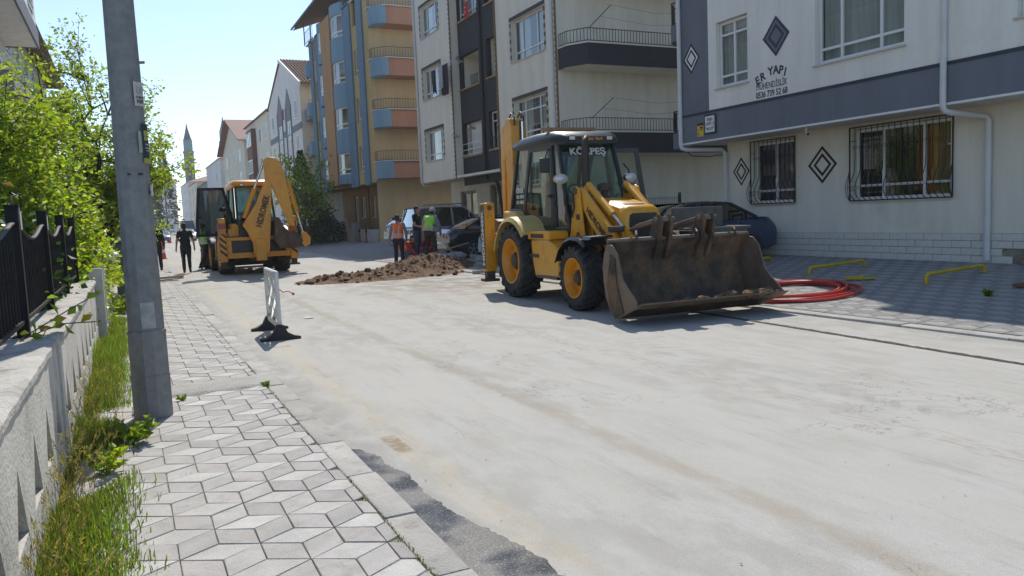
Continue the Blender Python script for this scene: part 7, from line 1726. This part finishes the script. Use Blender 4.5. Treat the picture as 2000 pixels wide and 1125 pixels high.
def tree(label, base, ends, r0, sub, leafn, leafs, lms, spread=.55, name='tree', twig=3, bark=None, cat='tree', group=None, jit=.22, clump=.30):
    R = thing(name, label, cat, base, group=group); bk = bark or M_BARK; tb = MB(); tips = []
    B = Vector(base)
    for P in limbs((0, 0, 0), [Vector(e) - B for e in ends], r0, jit=jit):
        tb.tube(P, [max(.006, r0 * (1 - .9 * k / (len(P) - 1))) for k in range(len(P))], 7)
        for k in range(2, len(P)):
            for q in range(sub):
                d = (P[k] - P[k - 1]).normalized() + Vector((random.gauss(0, .8), random.gauss(0, .8), random.gauss(.15, .5)))
                e = P[k] + d.normalized() * random.uniform(.5, 1.0) * spread * (1 + .15 * k)
                m_ = P[k].lerp(e, .5) + Vector((0, 0, random.uniform(-.05, .12)))
                tb.tube([P[k], m_, e], [r0 * .22, r0 * .13, .004], 5); tips += [m_, e, m_.lerp(e, .6)]
                for w in range(twig):
                    f = e + Vector((random.gauss(0, .22), random.gauss(0, .22), random.gauss(.08, .2))) * spread * 1.6
                    tb.tube([m_.lerp(e, random.uniform(.3, 1)), f], [.006, .003], 4); tips.append(f)
        tips.append(P[-1])
    tb.build('trunk', bk, R, fix=False, smooth=60)
    for i, (lm, fr) in enumerate(lms):
        b = MB()
        for k in range(int(leafn * fr)):
            c = random.choice(tips); p = c + Vector((random.gauss(0, clump), random.gauss(0, clump), random.gauss(0, clump * .8))) * spread
            leaf(b, p, leafs * random.uniform(.45, 1.5))
        tag(b.build('crown', lm, R, fix=False), kind='stuff') if False else b.build('crown', lm, R, fix=False)
    return R
rs = random.Random(3); random.seed(11)
# open bright tree over the pavement beyond the fence
tree('bright green spring tree with open dark branches rising behind the garden wall', (-1.1, 21.5, 0), [(-.65, 21.6, 5.2), (-.2, 20.8, 4.3), (.3, 21.6, 3.9), (.45, 22.2, 3.2), (-1.5, 21.0, 4.6), (-2.2, 20.5, 4.0), (-2.6, 22.0, 3.8), (.5, 20.6, 2.7), (-.6, 19.8, 3.6), (.05, 22, 3.5)], .11, 3, 24000, .09, ((L_FRESH, .55), (L_MID, .45)), spread=.6, bark=M_BARKD, clump=.21)
tree('leafy tree with arching stems over the iron fence', (-2.2, 13.6, 0), [(-1.6, 13.0, 2.8), (-1.2, 13.6, 2.7), (-2.5, 13.6, 3.0), (-2.6, 12.6, 2.8), (-1.7, 12.4, 2.4), (-2.2, 12.0, 2.6), (-1.0, 14.4, 2.7)], .07, 3, 20000, .085, ((L_MID, .5), (L_FRESH, .5)), spread=.5, bark=M_BARKD, clump=.27)
def bush(label, base, rad, n, s, lms, name='shrub', twigs=30, cat='shrub', shell=.55, group=None):
    R = thing(name, label, cat, base, group=group); b = MB()
    for k in range(twigs):
        d = Vector((random.gauss(0, 1), random.gauss(0, 1), abs(random.gauss(.8, .6)))).normalized(); e = Vector((d.x * rad[0], d.y * rad[1], d.z * rad[2])) * random.uniform(.7, 1)
        b.tube([(0, 0, 0), e * .5 + Vector((0, 0, .1 * rad[2])), e], [.016, .010, .004], 5)
    b.build('stem', M_BARKD, R, fix=False, smooth=60)
    cl = [Vector((random.gauss(0, 1), random.gauss(0, 1), random.gauss(.4, .8))).normalized() * random.uniform(shell, 1) for _ in range(46)]
    for lm, fr in lms:
        q = MB()
        for k in range(int(n * fr)):
            c = random.choice(cl); p = Vector((c.x * rad[0], c.y * rad[1], abs(c.z) * rad[2])) + Vector((random.gauss(0, .16 * rad[0]), random.gauss(0, .16 * rad[1]), random.gauss(0, .13 * rad[2])))
            if p.z < .02: p.z = random.uniform(.02, .2)
            d = Vector((random.gauss(c.x, .7), random.gauss(c.y, .7), random.gauss(-.1, .5))).normalized(); leaf(q, p, s * random.uniform(.6, 1.4), d, .68)
        q.build('leaves', lm, R, fix=False)
    return R
bush('bright green creeper bush spilling over the wall end beyond the fence', (-.95, 12.6, .3), (.62, 1.5, 2.1), 15000, .08, ((L_FRESH, .65), (L_MID, .30), (L_DARK, .05)))
bush('dark glossy leaved shrub behind the iron fence', (-1.25, 8.3, .3), (.62, 2.2, 1.75), 11000, .082, ((L_DARK, .72), (L_MID, .24), (L_YEL, .04)))
bush('dense dark shrub behind the near fence panels', (-1.35, 5.4, .3), (.55, 1.6, 1.30), 3800, .065, ((L_DARK, .8), (L_MID, .2)))
bush('tall light green shrub against the left block', (-1.9, 17, .2), (1.2, 2.2, 2.9), 18000, .095, ((L_MID, .5), (L_FRESH, .42), (L_DARK, .08)))
bush('thin green creeper hanging over the wall pillars', (-.42, 13.6, .75), (.28, .9, .8), 900, .07, ((L_FRESH, .9), (L_MID, .1)), twigs=10)
# long spray reaching over the wall
spv = thing('creeper_spray', 'thin trailing stems with sparse leaves reaching over the wall coping', 'creeper', (-.62, 5.35, .98)); b = MB(); q = MB(); q2 = MB()
for (P) in (((0, 0, 0), (.12, .1, .04), (.22, .3, .05), (.38, .55, .02)), ((0, .02, .01), (.10, .1, .06), (.24, .35, .13), (.34, .6, .17))):
    b.tube(P, .004, 5)
    for k in range(9):
        t = random.random() * 2.99; i = int(t); p = Vector(P[i]).lerp(Vector(P[i + 1]), t - i); leaf(q2 if random.random() < .3 else q, p, random.uniform(.06, .1), None, .6)
b.build('stem', M_BARK, spv, smooth=60); q.build('leaves', L_MID, spv, fix=False); q2.build('leaves', L_YEL, spv, fix=False)
bag = thing('plastic_bag', 'crumpled white plastic bag caught in the creeper on the wall', 'plastic bag', (-.36, 13.9, 1.22)); bb = MB().ball((0, 0, 0), .19, 20, 14, (1, 1.5, .8)); bb.v = [tuple(Vector(v) * (1 + .35 * mnoise.noise(Vector(v) * 7))) for v in bb.v]; bb.build('bag_skin', mat('bag_plastic', (.55, .56, .56), .3, var=.12), bag, smooth=60)
bb2 = MB().ball((0, 0, 0), .06, 12, 8, (1, 1.3, .7)); bb2.v = [tuple(Vector(v) * (1 + .5 * mnoise.noise(Vector(v) * 20)) + Vector((.16, -.05, .0))) for v in bb2.v]; bb2.build('knot', mat('bag_plastic', (.55, .56, .56)), bag, smooth=60)
# grass and weeds between wall and pavers
def grass(name, label, n, xf, yf, hf, m, w=.004, lean=.45):
    b = MB()
    for k in range(n):
        y = yf(); x = xf(y); h = hf(x, y)
        if h < .012 or x > -.10 + random.gauss(0, .07) + .12 * mnoise.noise(Vector((0, y * 1.7, 3))): continue
        a = random.random() * 2 * pi; L_ = h * lean * random.uniform(.2, 1.2); dx, dy = cos(a) * L_, sin(a) * L_; pxn, pyn = -sin(a) * w, cos(a) * w; z0 = .115
        b.add([(x - pxn, y - pyn, z0), (x + pxn, y + pyn, z0), (x + dx * .35 + pxn * .8, y + dy * .35 + pyn * .8, z0 + h * .6), (x + dx * .35 - pxn * .8, y + dy * .35 - pyn * .8, z0 + h * .6), (x + dx, y + dy, z0 + h)], [(0, 1, 2, 3), (3, 2, 4)])
    return tag(b.build(name, m, fix=False), label, 'grass', kind='stuff')
yf = lambda: 2.6 + 15.5 * random.random() ** 1.7
patch = lambda x, y: max(0, mnoise.noise(Vector((x * 2, y * 1.1, 7))) + .42)
grass('grass', 'green weedy grass growing along the foot of the garden wall', 34000, lambda y: -.46 + abs(random.gauss(0, .20)) * (1.25 if y < 5.2 or y > 9 else 1.0), yf, lambda x, y: random.uniform(.06, .26) * patch(x, y) * 1.5 * max(.22, 1 - (x + .46) * 1.35), L_GRASS)
grass('dry_grass', 'pale dry grass mixed into the weeds by the garden wall', 5200, lambda y: -.46 + abs(random.gauss(0, .18)), yf, lambda x, y: random.uniform(.08, .30) * patch(x, y) * 1.3 * max(.15, 1 - (x + .46) * 1.5), L_DRY, .0035)
ears = MB()
for k in range(300):
    y = 2.6 + 5.5 * random.random() ** 1.5; x = -.44 + abs(random.gauss(0, .12)); h = random.uniform(.18, .36); a = random.random() * 6.28; e = Vector((x + cos(a) * h * .25, y + sin(a) * h * .25, .115 + h))
    ears.tube([(x, y, .115), (x + cos(a) * h * .07, y + sin(a) * h * .07, .115 + h * .6), e], .0012, 3); d = Vector((cos(a) * .5, sin(a) * .5, .8)).normalized()
    for q in range(9): leaf(ears, e + d * q * .006, .028, (d + Vector((random.gauss(0, .35), random.gauss(0, .35), random.gauss(0, .35)))).normalized(), .18)
tag(ears.build('wild_barley', L_DRY, fix=False), 'wild barley ears standing in the grass at the wall foot', 'grass', kind='stuff')
# moss and sprigs in the paver joints
moss = MB()
for k in range(2600):
    y = 2.6 + 6 * random.random() ** 1.6; x = random.choice((1.022 + random.gauss(0, .009), random.uniform(-.2, 1.0), 1.022 + random.gauss(0, .012)))
    if x < .98 and mnoise.noise(Vector((x * 3, y * 3, 2))) < .22: continue
    h = random.uniform(.004, .014); a = random.random() * 6.28; moss.add([(x - .004, y, .108), (x + .004, y, .108), (x + cos(a) * .006, y + sin(a) * .006, .118 + h)], [(0, 1, 2)])
tag(moss.build('joint_moss', leafmat('moss', (.10, .12, .025), .3), fix=False), 'moss and sprigs growing in the paver joints along the kerb', 'moss', kind='stuff')
def weed(label, loc, n, s, h, lm=None):
    R = thing('weed', label, 'weed', loc); b = MB(); q = MB()
    for k in range(max(5, n // 9)):
        a = random.random() * 6.28; e = Vector((cos(a) * h * .6, sin(a) * h * .6, h * random.uniform(.5, 1))); q.tube([(0, 0, 0), e * .5 + Vector((0, 0, h * .15)), e], .003, 4)
        for j in range(9): p = e * random.uniform(.2, 1); leaf(b, p, s * random.uniform(.6, 1.3), Vector((random.gauss(e.x, .12), random.gauss(e.y, .12), random.gauss(.02, .08))).normalized(), .6)
    q.build('stem', L_MID, R, fix=False); b.build('leaves', lm or L_MID, R, fix=False); return R
weed('broad leaved green weed sprawling beside the lamp post', (-.08, 5.95, .12), 150, .06, .2); weed('leafy weed clump between wall and pavers', (-.22, 5.3, .12), 130, .06, .17, L_FRESH)
weed('low weed at the foot of the lamp post', (.02, 6.95, .12), 110, .05, .14); weed('small sprig growing from the paver joint past the lamp post', (.3, 7.2, .12), 50, .03, .05); weed('weed tuft on the kerb by the concrete strip', (1.02, 7.35, .12), 60, .03, .05)
weed('bright weed clump behind the lamp post', (.22, 14.2, .12), 180, .08, .3, L_FRESH); weed('dark green weeds at the cabinet foot', (-.25, 15.6, .12), 220, .09, .4); weed('small green weed in the shaded pavers', (10.9, 7.0, rpave(10.9)), 70, .07, .07)
# trees beyond the far loader
def pine(label, base, h, r, n=1500, lm=None, group=None, s=.22):
    R = thing('conifer', label, 'tree', base, group=group); MB().tube([(0, 0, 0), (0, 0, h)], [.12, .02], 7).build('trunk', M_BARKD, R, smooth=60); b = MB()
    for k in range(n):
        t = random.random() ** .8; z = h * (.12 + .88 * t); rr = r * (1 - t) * (.55 + .45 * abs(sin(z * 5.2))); a = random.random() * 6.28; q = rr * random.uniform(.35, 1); p = Vector((cos(a) * q, sin(a) * q, z)); leaf(b, p, s, Vector((cos(a), sin(a), random.gauss(-.1, .35))).normalized(), .4)
    b.build('crown', lm or L_PINE, R, fix=False); return R
pine('dark green pine standing before the white gabled block', (11.2, 56, .2), 6.4, 2.2, 2600)
tree('mid green leafy tree before the striped block behind the far boom', (10.3, 50.5, .2), [(9.6, 50, 4.6), (10.8, 50.2, 4.4), (9.2, 50.6, 3.6), (11.4, 51, 3.7), (10.2, 50, 3.9)], .1, 3, 2600, .2, ((L_MID, .7), (L_FRESH, .3)), spread=.75)
bush('dark evergreen hedge beside the garden pillar', (11.3, 51.5, .2), (1.6, 1.4, 2.4), 1900, .18, ((L_DARK, 1),), twigs=12); bush('low dark hedge behind the far loader', (9.6, 54, .15), (1.3, 2.2, 1.4), 1500, .18, ((L_DARK, 1),), twigs=8); bush('small round evergreen by the grey entrance wall', (12.3, 54.5, .2), (1.1, 1.0, 2.3), 1100, .16, ((L_DARK, 1),), twigs=8)
pine('tall grey green conifer far down the street on the right', (6.0, 142, .1), 14, 3.0, 1100, L_CED, s=.7); pine('smaller dark conifer by the far parked cars', (4.4, 150, .1), 8.0, 3.0, 1200, s=.6)
for i, (x, y, h, lab) in enumerate(((.5, 135, 8.5, 'pale budding willow at the far left of the road'), (-1.5, 110, 7.5, 'pale budding willow nearer the street trees'), (3.5, 165, 9, 'thin pale tree at the far end of the street'))):
    tree(lab, (x, y, 0), [(x + random.uniform(-2.4, 2.4), y + random.uniform(-2, 2), h * random.uniform(.7, 1)) for _ in range(7)], .16, 3, 1500, .42, ((L_WIL, 1),), spread=1.5, clump=.4)
# ---------------------------------------------------------------- thin spring haze over the whole street
hz = MB().box(-60, 90, -30, 420, -1.2, 46).build('haze', None if False else M_ROAD); hz.data.materials.clear()
hm = bpy.data.materials.new('haze_air'); hm.use_nodes = True; n_ = hm.node_tree.nodes; n_.remove(n_['Principled BSDF'])
pv = n_.new('ShaderNodeVolumePrincipled'); pv.inputs['Color'].default_value = (.86, .92, 1, 1); pv.inputs['Density'].default_value = 0.00045; pv.inputs['Anisotropy'].default_value = 0.35
hm.node_tree.links.new(pv.outputs[0], n_['Material Output'].inputs['Volume']); hz.data.materials.append(hm)
tag(hz, 'thin pale spring haze in the air along the street', 'haze', kind='stuff')
